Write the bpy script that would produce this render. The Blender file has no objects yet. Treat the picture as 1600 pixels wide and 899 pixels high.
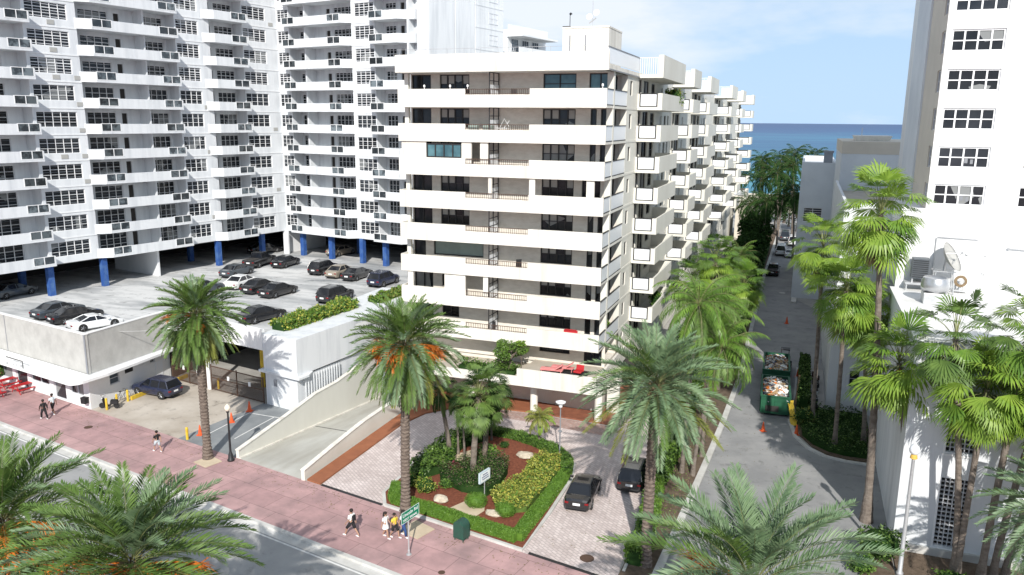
import bpy, bmesh, math, random
from mathutils import Vector, Matrix, noise
R = math.radians
rnd = random.Random(7)
sc = bpy.context.scene
COL = sc.collection

# ------------------------------------------------------------------ camera
IW, IH = 1600.0, 899.0
F, CX, CY = 1230.0, 800.0, 449.5
PITCH, ROLL, YAW, HC = math.atan2(261, F), 0.0095, R(20.3), 25.0
fw = Vector((-math.sin(YAW), math.cos(YAW), 0)); rt = Vector((math.cos(YAW), math.sin(YAW), 0)); UP = Vector((0, 0, 1))
look = fw*math.cos(PITCH) - UP*math.sin(PITCH); u0 = UP*math.cos(PITCH) + fw*math.sin(PITCH)
cr = rt*math.cos(ROLL) + u0*math.sin(ROLL); cu = u0*math.cos(ROLL) - rt*math.sin(ROLL)
cam = bpy.data.cameras.new('camera'); camo = bpy.data.objects.new('camera', cam); COL.objects.link(camo)
mw = Matrix((( cr.x, cu.x, -look.x, 0), (cr.y, cu.y, -look.y, 0), (cr.z, cu.z, -look.z, HC), (0, 0, 0, 1)))
camo.matrix_world = mw
cam.sensor_width = 36.0; cam.lens = F/IW*36.0; cam.clip_start = 0.5; cam.clip_end = 60000
sc.camera = camo

def G(x, y, z=0.0):
    """survey helper: the ground point (height z) seen at a photo pixel"""
    d = look + cr*((x-CX)/F) - cu*((y-CY)/F)
    t = (z-HC)/d.z
    return Vector((d.x*t, d.y*t, z))

# ------------------------------------------------------------------ world and sun
SUN_AZ, SUN_EL = R(20.0), R(34.5)          # shadows run 20 deg left of +Y
w = bpy.data.worlds.new('World'); sc.world = w; w.use_nodes = True
nt = w.node_tree; nt.nodes.clear()
def N(nt, t, **k):
    n = nt.nodes.new(t)
    for a, v in k.items():
        setattr(n, a, v)
    return n
L = lambda nt, a, b: nt.links.new(a, b)
out = N(nt, 'ShaderNodeOutputWorld'); bg = N(nt, 'ShaderNodeBackground'); sky = N(nt, 'ShaderNodeTexSky')
sky.sky_type = 'NISHITA'; sky.sun_disc = False; sky.sun_elevation = SUN_EL
sky.sun_rotation = R(180) - SUN_AZ; sky.air_density = 1.0; sky.dust_density = 0.25; sky.ozone_density = 3.5
tc = N(nt, 'ShaderNodeTexCoord'); mp = N(nt, 'ShaderNodeMapping'); mp.inputs['Scale'].default_value = (1.0, 1.0, 3.2)
nz = N(nt, 'ShaderNodeTexNoise'); nz.inputs['Scale'].default_value = 2.1; nz.inputs['Detail'].default_value = 7; nz.inputs['Roughness'].default_value = .55
cl = N(nt, 'ShaderNodeValToRGB'); cl.color_ramp.elements[0].position = .44; cl.color_ramp.elements[1].position = .60
cl.color_ramp.elements[0].color = (0, 0, 0, 1); cl.color_ramp.elements[1].color = (.85, .85, .85, 1)
mx = N(nt, 'ShaderNodeMixRGB'); mx.inputs['Color2'].default_value = (11.8, 12.3, 13.0, 1)
L(nt, tc.outputs['Generated'], mp.inputs['Vector']); L(nt, mp.outputs['Vector'], nz.inputs['Vector'])
spz = N(nt, 'ShaderNodeSeparateXYZ'); L(nt, tc.outputs['Generated'], spz.inputs[0])
hz_ = N(nt, 'ShaderNodeValToRGB'); hz_.color_ramp.elements[0].position = .0; hz_.color_ramp.elements[0].color = (.96, .96, .96, 1); hz_.color_ramp.elements[1].position = .6; hz_.color_ramp.elements[1].color = (.25, .25, .25, 1)
L(nt, spz.outputs['Z'], hz_.inputs['Fac'])
mh = N(nt, 'ShaderNodeMixRGB'); mh.inputs['Color2'].default_value = (6.9, 9.7, 13.2, 1); L(nt, hz_.outputs['Color'], mh.inputs['Fac']); L(nt, sky.outputs['Color'], mh.inputs['Color1'])
L(nt, nz.outputs['Fac'], cl.inputs['Fac']); L(nt, cl.outputs['Color'], mx.inputs['Fac']); L(nt, mh.outputs['Color'], mx.inputs['Color1'])
L(nt, mx.outputs['Color'], bg.inputs['Color']); L(nt, bg.outputs['Background'], out.inputs['Surface'])
bg.inputs['Strength'].default_value = 0.075
sd = bpy.data.lights.new('sun', 'SUN'); so = bpy.data.objects.new('sun', sd); COL.objects.link(so)
sd.energy = 4.9; sd.angle = R(.55); sd.color = (1.0, .955, .89)
to_sun = Vector((math.sin(SUN_AZ)*math.cos(SUN_EL), -math.cos(SUN_AZ)*math.cos(SUN_EL), math.sin(SUN_EL)))
so.rotation_euler = to_sun.to_track_quat('Z', 'Y').to_euler(); so.location = (20, -40, 80)
vs = sc.view_settings; vs.view_transform = 'Standard'; vs.look = 'None'; vs.gamma = 1.0; vs.use_curve_mapping = False; vs.exposure = 0.10
sc.cycles.max_bounces = 6; sc.cycles.diffuse_bounces = 3; sc.cycles.transparent_max_bounces = 6
sc.cycles.caustics_reflective = False; sc.cycles.caustics_refractive = False

# ------------------------------------------------------------------ materials
MATS = {}
def mat(name, rgb, rough=.8, rgb2=None, scale=.6, detail=4, bump=0, bscale=None, metal=0, spec=.4, coord='world',
        stretch=(1, 1, 1), lo=.35, hi=.65, rand=0, transl=0, coat=0, curt=0, spots=0, sscale=1.5):
    m = bpy.data.materials.new(name); m.use_nodes = True; nt = m.node_tree; b = nt.nodes['Principled BSDF']
    b.inputs['Roughness'].default_value = rough; b.inputs['Metallic'].default_value = metal
    b.inputs['Specular IOR Level'].default_value = spec
    if coat: b.inputs['Coat Weight'].default_value = coat; b.inputs['Coat Roughness'].default_value = .08
    base = None
    if rgb2 or bump:
        if coord == 'world': g = N(nt, 'ShaderNodeNewGeometry').outputs['Position']
        else: g = N(nt, 'ShaderNodeTexCoord').outputs['Object']
        mp = N(nt, 'ShaderNodeMapping'); mp.inputs['Scale'].default_value = stretch; L(nt, g, mp.inputs['Vector'])
    if rgb2:
        n = N(nt, 'ShaderNodeTexNoise'); n.inputs['Scale'].default_value = scale; n.inputs['Detail'].default_value = detail; n.inputs['Roughness'].default_value = .62
        L(nt, mp.outputs['Vector'], n.inputs['Vector'])
        r = N(nt, 'ShaderNodeValToRGB'); r.color_ramp.elements[0].position = lo; r.color_ramp.elements[1].position = hi
        r.color_ramp.elements[0].color = (*rgb, 1); r.color_ramp.elements[1].color = (*rgb2, 1)
        L(nt, n.outputs['Fac'], r.inputs['Fac']); base = r.outputs['Color']
    if rand:
        oi = N(nt, 'ShaderNodeObjectInfo'); mr = N(nt, 'ShaderNodeMapRange'); mr.inputs[3].default_value = 1-rand; mr.inputs[4].default_value = 1+rand
        L(nt, oi.outputs['Random'], mr.inputs[0])
        mm = N(nt, 'ShaderNodeMixRGB', blend_type='MULTIPLY'); mm.inputs['Fac'].default_value = 1
        if base: L(nt, base, mm.inputs['Color1'])
        else: mm.inputs['Color1'].default_value = (*rgb, 1)
        L(nt, mr.outputs[0], mm.inputs['Color2']); base = mm.outputs['Color']
    if curt:
        oi = N(nt, 'ShaderNodeObjectInfo'); g2 = N(nt, 'ShaderNodeNewGeometry'); wn = N(nt, 'ShaderNodeTexVoronoi'); wn.inputs['Scale'].default_value = .55; L(nt, g2.outputs['Position'], wn.inputs['Vector'])
        s2 = N(nt, 'ShaderNodeSeparateColor'); L(nt, wn.outputs['Color'], s2.inputs[0]); gt = N(nt, 'ShaderNodeMath', operation='GREATER_THAN'); gt.inputs[1].default_value = 1-curt; L(nt, s2.outputs[0], gt.inputs[0])
        mm = N(nt, 'ShaderNodeMixRGB'); mm.inputs['Color2'].default_value = (.23, .24, .24, 1); L(nt, gt.outputs[0], mm.inputs['Fac'])
        if base: L(nt, base, mm.inputs['Color1'])
        else: mm.inputs['Color1'].default_value = (*rgb, 1)
        base = mm.outputs['Color']
    if spots:
        n3 = N(nt, 'ShaderNodeTexNoise'); n3.inputs['Scale'].default_value = sscale; n3.inputs['Detail'].default_value = 6; n3.inputs['Roughness'].default_value = .7; L(nt, N(nt, 'ShaderNodeNewGeometry').outputs['Position'], n3.inputs['Vector'])
        r3 = N(nt, 'ShaderNodeValToRGB'); r3.color_ramp.elements[0].position = .56; r3.color_ramp.elements[0].color = (1, 1, 1, 1); r3.color_ramp.elements[1].position = .70; k_ = 1-spots; r3.color_ramp.elements[1].color = (k_, k_, k_, 1)
        L(nt, n3.outputs['Fac'], r3.inputs['Fac']); mm = N(nt, 'ShaderNodeMixRGB', blend_type='MULTIPLY'); mm.inputs['Fac'].default_value = 1
        if base: L(nt, base, mm.inputs['Color1'])
        else: mm.inputs['Color1'].default_value = (*rgb, 1)
        L(nt, r3.outputs['Color'], mm.inputs['Color2']); base = mm.outputs['Color']
    if base: L(nt, base, b.inputs['Base Color'])
    else: b.inputs['Base Color'].default_value = (*rgb, 1)
    if bump:
        n2 = N(nt, 'ShaderNodeTexNoise'); n2.inputs['Scale'].default_value = bscale or scale*6; n2.inputs['Detail'].default_value = 5
        L(nt, mp.outputs['Vector'], n2.inputs['Vector'])
        bp = N(nt, 'ShaderNodeBump'); bp.inputs['Strength'].default_value = bump; bp.inputs['Distance'].default_value = .05
        L(nt, n2.outputs['Fac'], bp.inputs['Height']); L(nt, bp.outputs['Normal'], b.inputs['Normal'])
    if transl:
        o = nt.nodes['Material Output']; t = N(nt, 'ShaderNodeBsdfTranslucent'); ms = N(nt, 'ShaderNodeMixShader'); ms.inputs[0].default_value = transl
        if base: L(nt, base, t.inputs['Color'])
        else: t.inputs['Color'].default_value = (*rgb, 1)
        L(nt, b.outputs[0], ms.inputs[1]); L(nt, t.outputs[0], ms.inputs[2]); L(nt, ms.outputs[0], o.inputs['Surface'])
    MATS[name] = m
    return m

mat('white_paint', (.80, .81, .81), .75, (.70, .72, .735), .35, 6, .15, 8, stretch=(1, 1, .35))
mat('white_stain', (.72, .745, .765), .7, (.50, .53, .56), .5, 8, .1, 10, stretch=(2.2, 2.2, .22), lo=.45, hi=.85)
mat('cream_paint', (.79, .765, .70), .75, (.56, .535, .475), .9, 8, .12, 8, stretch=(1.3, 1.3, .12), lo=.45, hi=.76)
mat('side_cream', (.74, .73, .665), .8, (.66, .645, .58), .3, 6, .15, 8, stretch=(1, 1, .4), lo=.4, hi=.75)
mat('block_wall', (.76, .72, .65), .9, (.65, .61, .54), 1.2, 6, .3, 6, stretch=(1, 1, 2.5))
mat('pure_white', (.84, .845, .84), .55, (.78, .79, .79), .8, 4)
mat('white_frame', (.82, .83, .84), .45)
mat('grey_frame', (.60, .62, .65), .5)
mat('dark_frame', (.028, .027, .028), .45)
mat('glass_dark', (.012, .015, .02), .15, (.03, .034, .04), .45, 3, spec=.35, rand=.5, curt=.16)
mat('glass_grey', (.10, .125, .145), .2, (.045, .055, .07), .35, 3, spec=.6, rand=.55)
mat('glass_blue', (.035, .10, .125), .08, (.10, .22, .25), .5, 3, spec=.7)
mat('glass_rail', (.12, .145, .16), .12, (.03, .038, .045), .9, 3, spec=.6, rand=.6, lo=.42, hi=.55)
mat('panel_pale', (.80, .83, .86), .35, spec=.5)
mat('panel_grey', (.27, .28, .30), .5, (.21, .22, .24), .6)
mat('shutter_green', (.30, .37, .335), .6, (.25, .31, .28), .9)
mat('curtain', (.42, .42, .40), .8)
mat('concrete', (.46, .45, .425), .9, (.34, .33, .31), .45, 9, .25, 8)
mat('concrete_light', (.60, .595, .575), .88, (.44, .44, .425), .5, 9, .25, 8)
mat('deck_concrete', (.62, .625, .62), .9, (.27, .285, .295), .26, 12, .2, 8, stretch=(.45, 1.7, 1), lo=.40, hi=.66, spots=.5, sscale=.8)
mat('yard_concrete', (.54, .49, .425), .9, (.36, .31, .25), .25, 10, .2, 6, lo=.36, hi=.7, spots=.5, sscale=.7)
mat('lot_asphalt', (.185, .20, .21), .9, (.27, .285, .29), .4, 8, .25, 14)
mat('ramp_concrete', (.53, .53, .49), .9, (.40, .385, .34), .35, 9, .2, 10, stretch=(1.6, .35, 1))
mat('kerb', (.62, .615, .59), .85, (.48, .47, .44), .8, 7, .2, 8)
mat('asphalt', (.245, .248, .252), .9, (.33, .33, .328), .35, 10, .3, 22, spots=.35, sscale=.9)
mat('street_asphalt', (.29, .293, .293), .9, (.38, .38, .37), .3, 10, .25, 22, spots=.35, sscale=.7)
mat('road_paint', (.72, .72, .70), .7, (.50, .50, .49), 3, 6, lo=.45, hi=.8)
mat('terracotta', (.33, .125, .06), .8, (.27, .10, .05), 1.2, 6, .1, 12)
mat('terracotta_tile', (.30, .115, .065), .75, (.20, .075, .045), 2.0, 6)
mat('mulch', (.26, .085, .045), 1, (.15, .045, .025), 6, 8, .9, 30)
mat('soil', (.10, .072, .05), 1, (.17, .125, .09), 3, 8, .8, 20)
mat('sand', (.62, .52, .38), 1, (.52, .43, .31), 1.0, 6, .3, 10)
mat('rock', (.62, .56, .45), .9, (.42, .36, .28), 2.2, 8, .6, 8)
mat('beach_sand', (.66, .60, .48), 1, (.58, .52, .41), .2, 5)
mat('pillar_blue', (.025, .085, .30), .7, (.09, .18, .36), 1.4, 6, .1, 10, lo=.45, hi=.75)
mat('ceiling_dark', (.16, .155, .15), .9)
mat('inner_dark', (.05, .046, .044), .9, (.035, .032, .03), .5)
mat('steel', (.55, .56, .57), .35, metal=.8)
mat('galv', (.62, .63, .64), .45, (.52, .53, .54), 3, metal=.5)
mat('black_metal', (.022, .022, .024), .5)
mat('iron_brown', (.095, .055, .038), .6)
mat('yellow_paint', (.72, .50, .045), .6, (.55, .37, .04), 3)
mat('orange_plastic', (.80, .13, .035), .5, (.68, .10, .03), 4)
mat('red_plastic', (.50, .025, .03), .5, (.40, .02, .025), 4)
mat('pink_cushion', (.72, .30, .28), .8, (.66, .22, .22), 4)
mat('green_dumpster', (.018, .115, .055), .6, (.012, .075, .04), 1.6, 7, .2, 10)
mat('green_box', (.022, .085, .06), .55, (.03, .07, .055), 4)
mat('sign_green', (.0, .22, .115), .4)
mat('sign_white', (.82, .84, .84), .4)
mat('sign_bluegrey', (.55, .64, .68), .5)
mat('trunk_grey', (.235, .20, .17), .95, (.13, .105, .085), 2.4, 8, .5, 9, coord='obj', stretch=(1, 1, 2.2))
mat('trunk_dark', (.085, .066, .055), .95, (.24, .19, .155), 4.5, 8, .7, 8, coord='obj', stretch=(1, 1, 3))
mat('leaf_green', (.080, .150, .034), .45, (.155, .25, .055), 1.4, 4, coord='obj', transl=.22, spec=.35)
mat('leaf_blue', (.12, .20, .10), .45, (.22, .315, .165), 1.4, 4, coord='obj', transl=.18, spec=.4)
mat('leaf_yellow', (.19, .22, .035), .5, (.28, .30, .07), 1.4, 4, coord='obj', transl=.25)
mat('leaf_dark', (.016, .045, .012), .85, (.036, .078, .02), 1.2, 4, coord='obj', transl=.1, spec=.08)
mat('leaf_bright', (.105, .215, .03), .42, (.19, .325, .05), 1.4, 4, coord='obj', transl=.28)
mat('leaf_lime', (.165, .29, .035), .4, (.30, .43, .065), 1.3, 4, coord='obj', transl=.3)
mat('leaf_variegated', (.50, .46, .09), .5, (.30, .36, .06), 5, 3, coord='obj', transl=.2, lo=.4, hi=.6)
mat('leaf_dead', (.20, .135, .075), .9, (.32, .24, .15), 2, 4, coord='obj', transl=.1)
mat('leaf_red', (.20, .03, .05), .6, (.10, .02, .03), 3, 4, coord='obj', transl=.15)
mat('grass_hedge', (.075, .17, .018), .6, (.13, .25, .03), 2.5, 5, coord='obj', transl=.15)
mat('frond_rib', (.20, .22, .09), .5)
mat('fruit_orange', (.72, .20, .022), .5, (.55, .16, .03), 6, coord='obj')
mat('rubber', (.02, .02, .02), .8)
mat('rim', (.45, .46, .48), .3, metal=.8)
mat('car_black', (.010, .010, .012), .25, spec=.55, coat=.8)
mat('car_navy', (.012, .018, .05), .25, spec=.55, coat=.8)
mat('car_white', (.80, .81, .81), .25, spec=.5, coat=.6)
mat('car_tan', (.40, .35, .28), .3, metal=.4, coat=.7)
mat('car_grey', (.07, .085, .10), .3, metal=.3, coat=.7)
mat('car_maroon', (.045, .012, .014), .25, coat=.7)
mat('car_glass', (.012, .014, .018), .06, spec=.7)
mat('tail_red', (.22, .008, .01), .25)
mat('lamp_clear', (.75, .77, .78), .2)
mat('plate_white', (.78, .80, .80), .5)
mat('skin', (.42, .25, .17), .6); mat('skin_dark', (.17, .09, .06), .6)
mat('hair_dark', (.02, .015, .012), .7); mat('cloth_white', (.80, .80, .80), .9); mat('cloth_black', (.02, .02, .022), .9)
mat('cloth_yellow', (.75, .55, .06), .9); mat('cloth_blue', (.03, .07, .20), .9); mat('cloth_grey', (.45, .50, .53), .9); mat('cloth_olive', (.16, .12, .07), .9)
mat('cloth_pale', (.62, .70, .74), .9)
mat('globe', (.80, .72, .60), .35); mat('amber', (.72, .45, .10), .4)
mat('trash_mix', (.55, .49, .40), .9, (.16, .12, .10), 5, 6, coord='obj', lo=.4, hi=.6)
mat('cardboard', (.42, .28, .15), .9); mat('plaster', (.72, .69, .62), .9); mat('plastic_blue', (.05, .08, .17), .6)
mat('roof_white', (.80, .80, .79), .7, (.68, .68, .66), .5, 7)
mat('roof_tan', (.55, .50, .42), .9, (.42, .38, .32), .5, 7)
mat('grey_render', (.72, .755, .785), .85, (.62, .655, .69), .22, 7, .1, 8)
mat('beige_render', (.68, .62, .53), .85, (.60, .55, .47), .25, 7)
mat('tower_white', (.78, .785, .785), .75, (.66, .67, .67), .8, 8, .1, 8, stretch=(1.2, 1.2, .15), lo=.45, hi=.8)

mat('deck_wall', (.50, .495, .47), .9, (.40, .395, .375), .9, 8, .3, 6, stretch=(1, 1, .8))
mat('unit_grey', (.085, .10, .115), .5, (.12, .135, .15), 2)
mat('dish_grey', (.40, .40, .38), .5)
mat('litter', (.16, .12, .05), .9, (.22, .18, .08), 3)

def brick_mat(name, c1, c2, mortar, bw, bh, ms, rot, rough=.85, blot=None, fac=.5):
    m = bpy.data.materials.new(name); m.use_nodes = True; nt = m.node_tree; b = nt.nodes['Principled BSDF']
    g = N(nt, 'ShaderNodeNewGeometry'); mp = N(nt, 'ShaderNodeMapping'); mp.inputs['Rotation'].default_value = (0, 0, rot)
    L(nt, g.outputs['Position'], mp.inputs['Vector'])
    br = N(nt, 'ShaderNodeTexBrick'); br.inputs['Color1'].default_value = (*c1, 1); br.inputs['Color2'].default_value = (*c2, 1); br.inputs['Mortar'].default_value = (*mortar, 1)
    br.inputs['Scale'].default_value = 1; br.inputs['Brick Width'].default_value = bw; br.inputs['Row Height'].default_value = bh; br.inputs['Mortar Size'].default_value = ms; br.inputs['Bias'].default_value = 0
    L(nt, mp.outputs['Vector'], br.inputs['Vector'])
    n = N(nt, 'ShaderNodeTexNoise'); n.inputs['Scale'].default_value = .45; n.inputs['Detail'].default_value = 9; n.inputs['Roughness'].default_value = .65; L(nt, g.outputs['Position'], n.inputs['Vector'])
    r = N(nt, 'ShaderNodeValToRGB'); r.color_ramp.elements[0].position = .32; r.color_ramp.elements[1].position = .68
    r.color_ramp.elements[0].color = (*(blot or (.72, .70, .68)), 1); r.color_ramp.elements[1].color = (1.08, 1.06, 1.05, 1)
    L(nt, n.outputs['Fac'], r.inputs['Fac'])
    mm = N(nt, 'ShaderNodeMixRGB', blend_type='MULTIPLY'); mm.inputs['Fac'].default_value = .9
    L(nt, br.outputs['Color'], mm.inputs['Color1']); L(nt, r.outputs['Color'], mm.inputs['Color2']); L(nt, mm.outputs['Color'], b.inputs['Base Color'])
    b.inputs['Roughness'].default_value = rough; MATS[name] = m
AL = R(-10.8)
brick_mat('pavers', (.70, .63, .61), (.56, .49, .475), (.45, .40, .385), .42, .22, .025, R(38), blot=(.80, .76, .74))
brick_mat('pavers_red', (.42, .27, .23), (.52, .40, .36), (.33, .26, .24), .42, .22, .025, R(38))
brick_mat('pink_walk', (.53, .34, .335), (.465, .29, .29), (.29, .185, .185), 2.4, 1.9, .022, -AL, blot=(.56, .60, .60))

def leafmats(a): return a

# ------------------------------------------------------------------ mesh builder
class MB:
    def __init__(s, T=None): s.v = []; s.f = []; s.m = []; s.T = T
    def add(s, vs, fs, mi=0):
        o = len(s.v)
        s.v.extend(vs if s.T is None else [tuple(s.T @ Vector(p)) for p in vs])
        for f in fs: s.f.append(tuple(i+o for i in f)); s.m.append(mi)
    def box(s, x0, x1, y0, y1, z0, z1, mi=0):
        if x0 > x1: x0, x1 = x1, x0
        if y0 > y1: y0, y1 = y1, y0
        s.add([(x0,y0,z0),(x1,y0,z0),(x1,y1,z0),(x0,y1,z0),(x0,y0,z1),(x1,y0,z1),(x1,y1,z1),(x0,y1,z1)],
              [(0,3,2,1),(4,5,6,7),(0,1,5,4),(1,2,6,5),(2,3,7,6),(3,0,4,7)], mi)
    def quad(s, a, b, c, d, mi=0): s.add([a, b, c, d], [(0,1,2,3)], mi)
    def prism(s, poly, z0, z1, mi=0, mt=None):
        n = len(poly); area = sum(poly[i][0]*poly[(i+1)%n][1]-poly[(i+1)%n][0]*poly[i][1] for i in range(n))
        if area < 0: poly = poly[::-1]
        f0 = z0 if callable(z0) else (lambda x, y: z0); f1 = z1 if callable(z1) else (lambda x, y: z1)
        vs = [(p[0], p[1], f0(p[0], p[1])) for p in poly] + [(p[0], p[1], f1(p[0], p[1])) for p in poly]
        s.add(vs, [tuple(range(n-1, -1, -1))] + [(i, (i+1)%n, n+(i+1)%n, n+i) for i in range(n)], mi)
        s.add(vs[n:], [tuple(range(n))], mi if mt is None else mt)
    def sheet(s, poly, z, mi=0):
        n = len(poly); area = sum(poly[i][0]*poly[(i+1)%n][1]-poly[(i+1)%n][0]*poly[i][1] for i in range(n))
        if area < 0: poly = poly[::-1]
        s.add([(p[0], p[1], z) for p in poly], [tuple(range(n))], mi)
    def tube(s, pts, rad, n=8, mi=0, cap=True):
        pts = [Vector(p) for p in pts]; k = len(pts)
        if not hasattr(rad, '__len__'): rad = [rad]*k
        vs = []; ref = None
        for i, p in enumerate(pts):
            d = (pts[min(i+1, k-1)] - pts[max(i-1, 0)]).normalized()
            if ref is None: ref = Vector((1, 0, 0)) if abs(d.x) < .8 else Vector((0, 1, 0))
            a = (ref - d*ref.dot(d)).normalized(); b = d.cross(a); ref = a
            for j in range(n):
                t = 2*math.pi*j/n; q = p + (a*math.cos(t) + b*math.sin(t))*rad[i]; vs.append((q.x, q.y, q.z))
        fs = [(i*n+j, i*n+(j+1)%n, (i+1)*n+(j+1)%n, (i+1)*n+j) for i in range(k-1) for j in range(n)]
        if cap: fs += [tuple(range(n-1, -1, -1)), tuple(range((k-1)*n, k*n))]
        s.add(vs, fs, mi)
    def lathe(s, c, prof, n=16, mi=0):
        vs = []; c = Vector(c)
        for r, z in prof:
            for j in range(n):
                t = 2*math.pi*j/n; vs.append((c.x+r*math.cos(t), c.y+r*math.sin(t), c.z+z))
        k = len(prof)
        fs = [(i*n+j, i*n+(j+1)%n, (i+1)*n+(j+1)%n, (i+1)*n+j) for i in range(k-1) for j in range(n)] + [tuple(range(n-1, -1, -1)), tuple(range((k-1)*n, k*n))]
        s.add(vs, fs, mi)
    def mesh(s, name, mats, smooth=False):
        me = bpy.data.meshes.new(name); me.from_pydata(s.v, [], s.f)
        for m in mats: me.materials.append(MATS[m])
        if len(mats) > 1: me.polygons.foreach_set('material_index', s.m)
        if smooth: me.polygons.foreach_set('use_smooth', [True]*len(s.f))
        me.update(); return me
    def build(s, name, mats, parent=None, smooth=False, bevel=0):
        if isinstance(mats, str): mats = [mats]
        o = bpy.data.objects.new(name, s.mesh(name, mats, smooth)); COL.objects.link(o)
        if parent: o.parent = parent
        if bevel:
            b = o.modifiers.new('bevel', 'BEVEL'); b.width = bevel; b.segments = 2; b.limit_method = 'ANGLE'; b.angle_limit = R(40)
        return o
def tag(o, label=None, cat=None, group=None, kind=None):
    if label: o['label'] = label
    if cat: o['category'] = cat
    if group: o['group'] = group
    if kind: o['kind'] = kind
    return o
def empty(name, loc=(0, 0, 0), rz=0, label=None, cat=None, group=None):
    o = bpy.data.objects.new(name, None); COL.objects.link(o); o.location = loc; o.rotation_euler = (0, 0, rz); o.empty_display_size = .3
    return tag(o, label, cat, group)
def link(name, me, parent, loc=(0, 0, 0), rz=0):
    o = bpy.data.objects.new(name, me); COL.objects.link(o); o.parent = parent; o.location = loc; o.rotation_euler = (0, 0, rz); return o
CH = {}
def reg(o): return o
def copy_tree(o, parent=None):
    c = o.copy(); COL.objects.link(c); c.parent = parent
    for ch in list(o.children): copy_tree(ch, c)
    return c
def put(proto, first, loc, rz, label, cat=None, group=None, scale=None):
    o = proto if first else copy_tree(proto)
    o.location = loc; o.rotation_euler = (0, 0, rz)
    if scale: o.scale = scale
    return tag(o, label, cat, group)

def facade(mb, u0, u1, z0, z1, holes, depth, P, mi=0):
    """front wall sheet with real openings: holes = (ua, ub, za, zb); P(u, v, z) maps to 3-D, v inward"""
    us = sorted(set([u0, u1] + [h[i] for h in holes for i in (0, 1)])); us = [u for u in us if u0 <= u <= u1]
    zs = sorted(set([z0, z1] + [h[i] for h in holes for i in (2, 3)])); zs = [z for z in zs if z0 <= z <= z1]
    for k in range(len(zs)-1):
        za, zb = zs[k], zs[k+1]; zm = (za+zb)/2; run = None
        for i in range(len(us)-1):
            ua, ub = us[i], us[i+1]; um = (ua+ub)/2
            solid = not any(h[0] < um < h[1] and h[2] < zm < h[3] for h in holes)
            if solid: run = [run[0], ub] if run else [ua, ub]
            if (not solid or i == len(us)-2) and run:
                mb.quad(P(run[0], 0, za), P(run[1], 0, za), P(run[1], 0, zb), P(run[0], 0, zb), mi); run = None
    for a, b, c, d in holes:
        mb.quad(P(a, 0, c), P(b, 0, c), P(b, depth, c), P(a, depth, c), mi); mb.quad(P(a, 0, d), P(a, depth, d), P(b, depth, d), P(b, 0, d), mi)
        mb.quad(P(a, 0, c), P(a, depth, c), P(a, depth, d), P(a, 0, d), mi); mb.quad(P(b, 0, c), P(b, 0, d), P(b, depth, d), P(b, depth, c), mi)

WM = {}
def win_mesh(w, h, cols, rows, fr='white_frame', gl='glass_dark', t=.06, blinds=False, slats=0):
    key = (round(w, 2), round(h, 2), cols, rows, fr, gl, blinds, slats)
    if key in WM: return WM[key]
    mb = MB(); e = .004
    mb.quad((e, .1, e), (w-e, .1, e), (w-e, .1, h-e), (e, .1, h-e), 1)
    mb.box(e, w-e, .03, .098, e, t); mb.box(e, w-e, .03, .098, h-t, h-e)
    for i in range(cols+1):
        x = min(max(w*i/cols - t/2, e), w-t-e); mb.box(x, x+t, .025, .096, t, h-t)
    for j in range(1, rows):
        z = h*j/rows; mb.box(t, w-t, .04, .094, z-t*.35, z+t*.35)
    for j in range(slats):
        z = t + (h-2*t)*(j+.5)/slats; mb.quad((t, .06, z-.02), (w-t, .06, z-.02), (w-t, .093, z+.03), (t, .093, z+.03), 2)
    if blinds:
        for i in range(cols):
            if (i*7+cols) % 3: mb.quad((w*i/cols+t, .09, h*.5), (w*(i+1)/cols-t, .09, h*.5), (w*(i+1)/cols-t, .09, h-t), (w*i/cols+t, .09, h-t), 2)
    WM[key] = mb.mesh('window', [fr, gl, 'unit_grey' if slats else 'curtain'])
    return WM[key]

def crush(name, mb, m, kind='structure', parent=None, **k):
    o = mb.build(name, m, parent, **k)
    if kind: o['kind'] = kind
    return o

# ================================================================== SETTING
sv = Vector((math.cos(AL), math.sin(AL), 0)); nv = Vector((-math.sin(AL), math.cos(AL), 0)); P0 = Vector((-31.14, 37.53, 0))
def S(a, b, z=0.0):
    p = P0 + sv*a + nv*b; return (p.x, p.y, z)
def S2(a, b): return S(a, b)[:2]
def yl(x, b):      # Y on the street-parallel line b at given X
    return P0.y + (b - (x-P0.x)*nv.x)/nv.y
# ground: one sheet with the ramp opening left out, reaching to the beach
mb = MB(); X0, X1 = -38.45, -31.45
for a, b in ((-3000, X0), (X1, 3000)):
    mb.sheet([(a, yl(a, 0)), (b, yl(b, 0)), (b, 236), (a, 236)], 0)
mb.sheet([(X0, yl(X0, 0)), (X1, yl(X1, 0)), (X1, yl(X1, 5.6)), (X0, yl(X0, 5.6))], 0)
mb.sheet([(X0, 70), (X1, 70), (X1, 236), (X0, 236)], 0)
crush('ground', mb, 'concrete')
mb = MB(); mb.sheet([S2(-3000, -14), S2(3000, -14), S2(3000, 0), S2(-3000, 0)], -.13); crush('street', mb, 'street_asphalt')
mb = MB(); mb.sheet([S2(-3000, -600), S2(3000, -600), S2(3000, -14.2), S2(-3000, -14.2)], .0); crush('far_pavement', mb, 'pink_walk')
mb = MB(); mb.prism([S2(-120, -.28), S2(120, -.28), S2(120, 0), S2(-120, 0)], -.13, .012, 0)
mb.prism([S2(-120, -14.2), S2(120, -14.2), S2(120, -14), S2(-120, -14)], -.13, .012, 0)
mb.sheet([S2(-120, -.85), S2(120, -.85), S2(120, -.28), S2(-120, -.28)], -.124)
crush('street_kerb', mb, 'kerb')
mb = MB(); mb.sheet([S2(-120, -1.08), S2(120, -1.08), S2(120, -.95), S2(-120, -.95)], -.122)
mb.sheet([S2(-120, -7.6), S2(120, -7.6), S2(120, -7.48), S2(-120, -7.48)], -.122)
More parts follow.
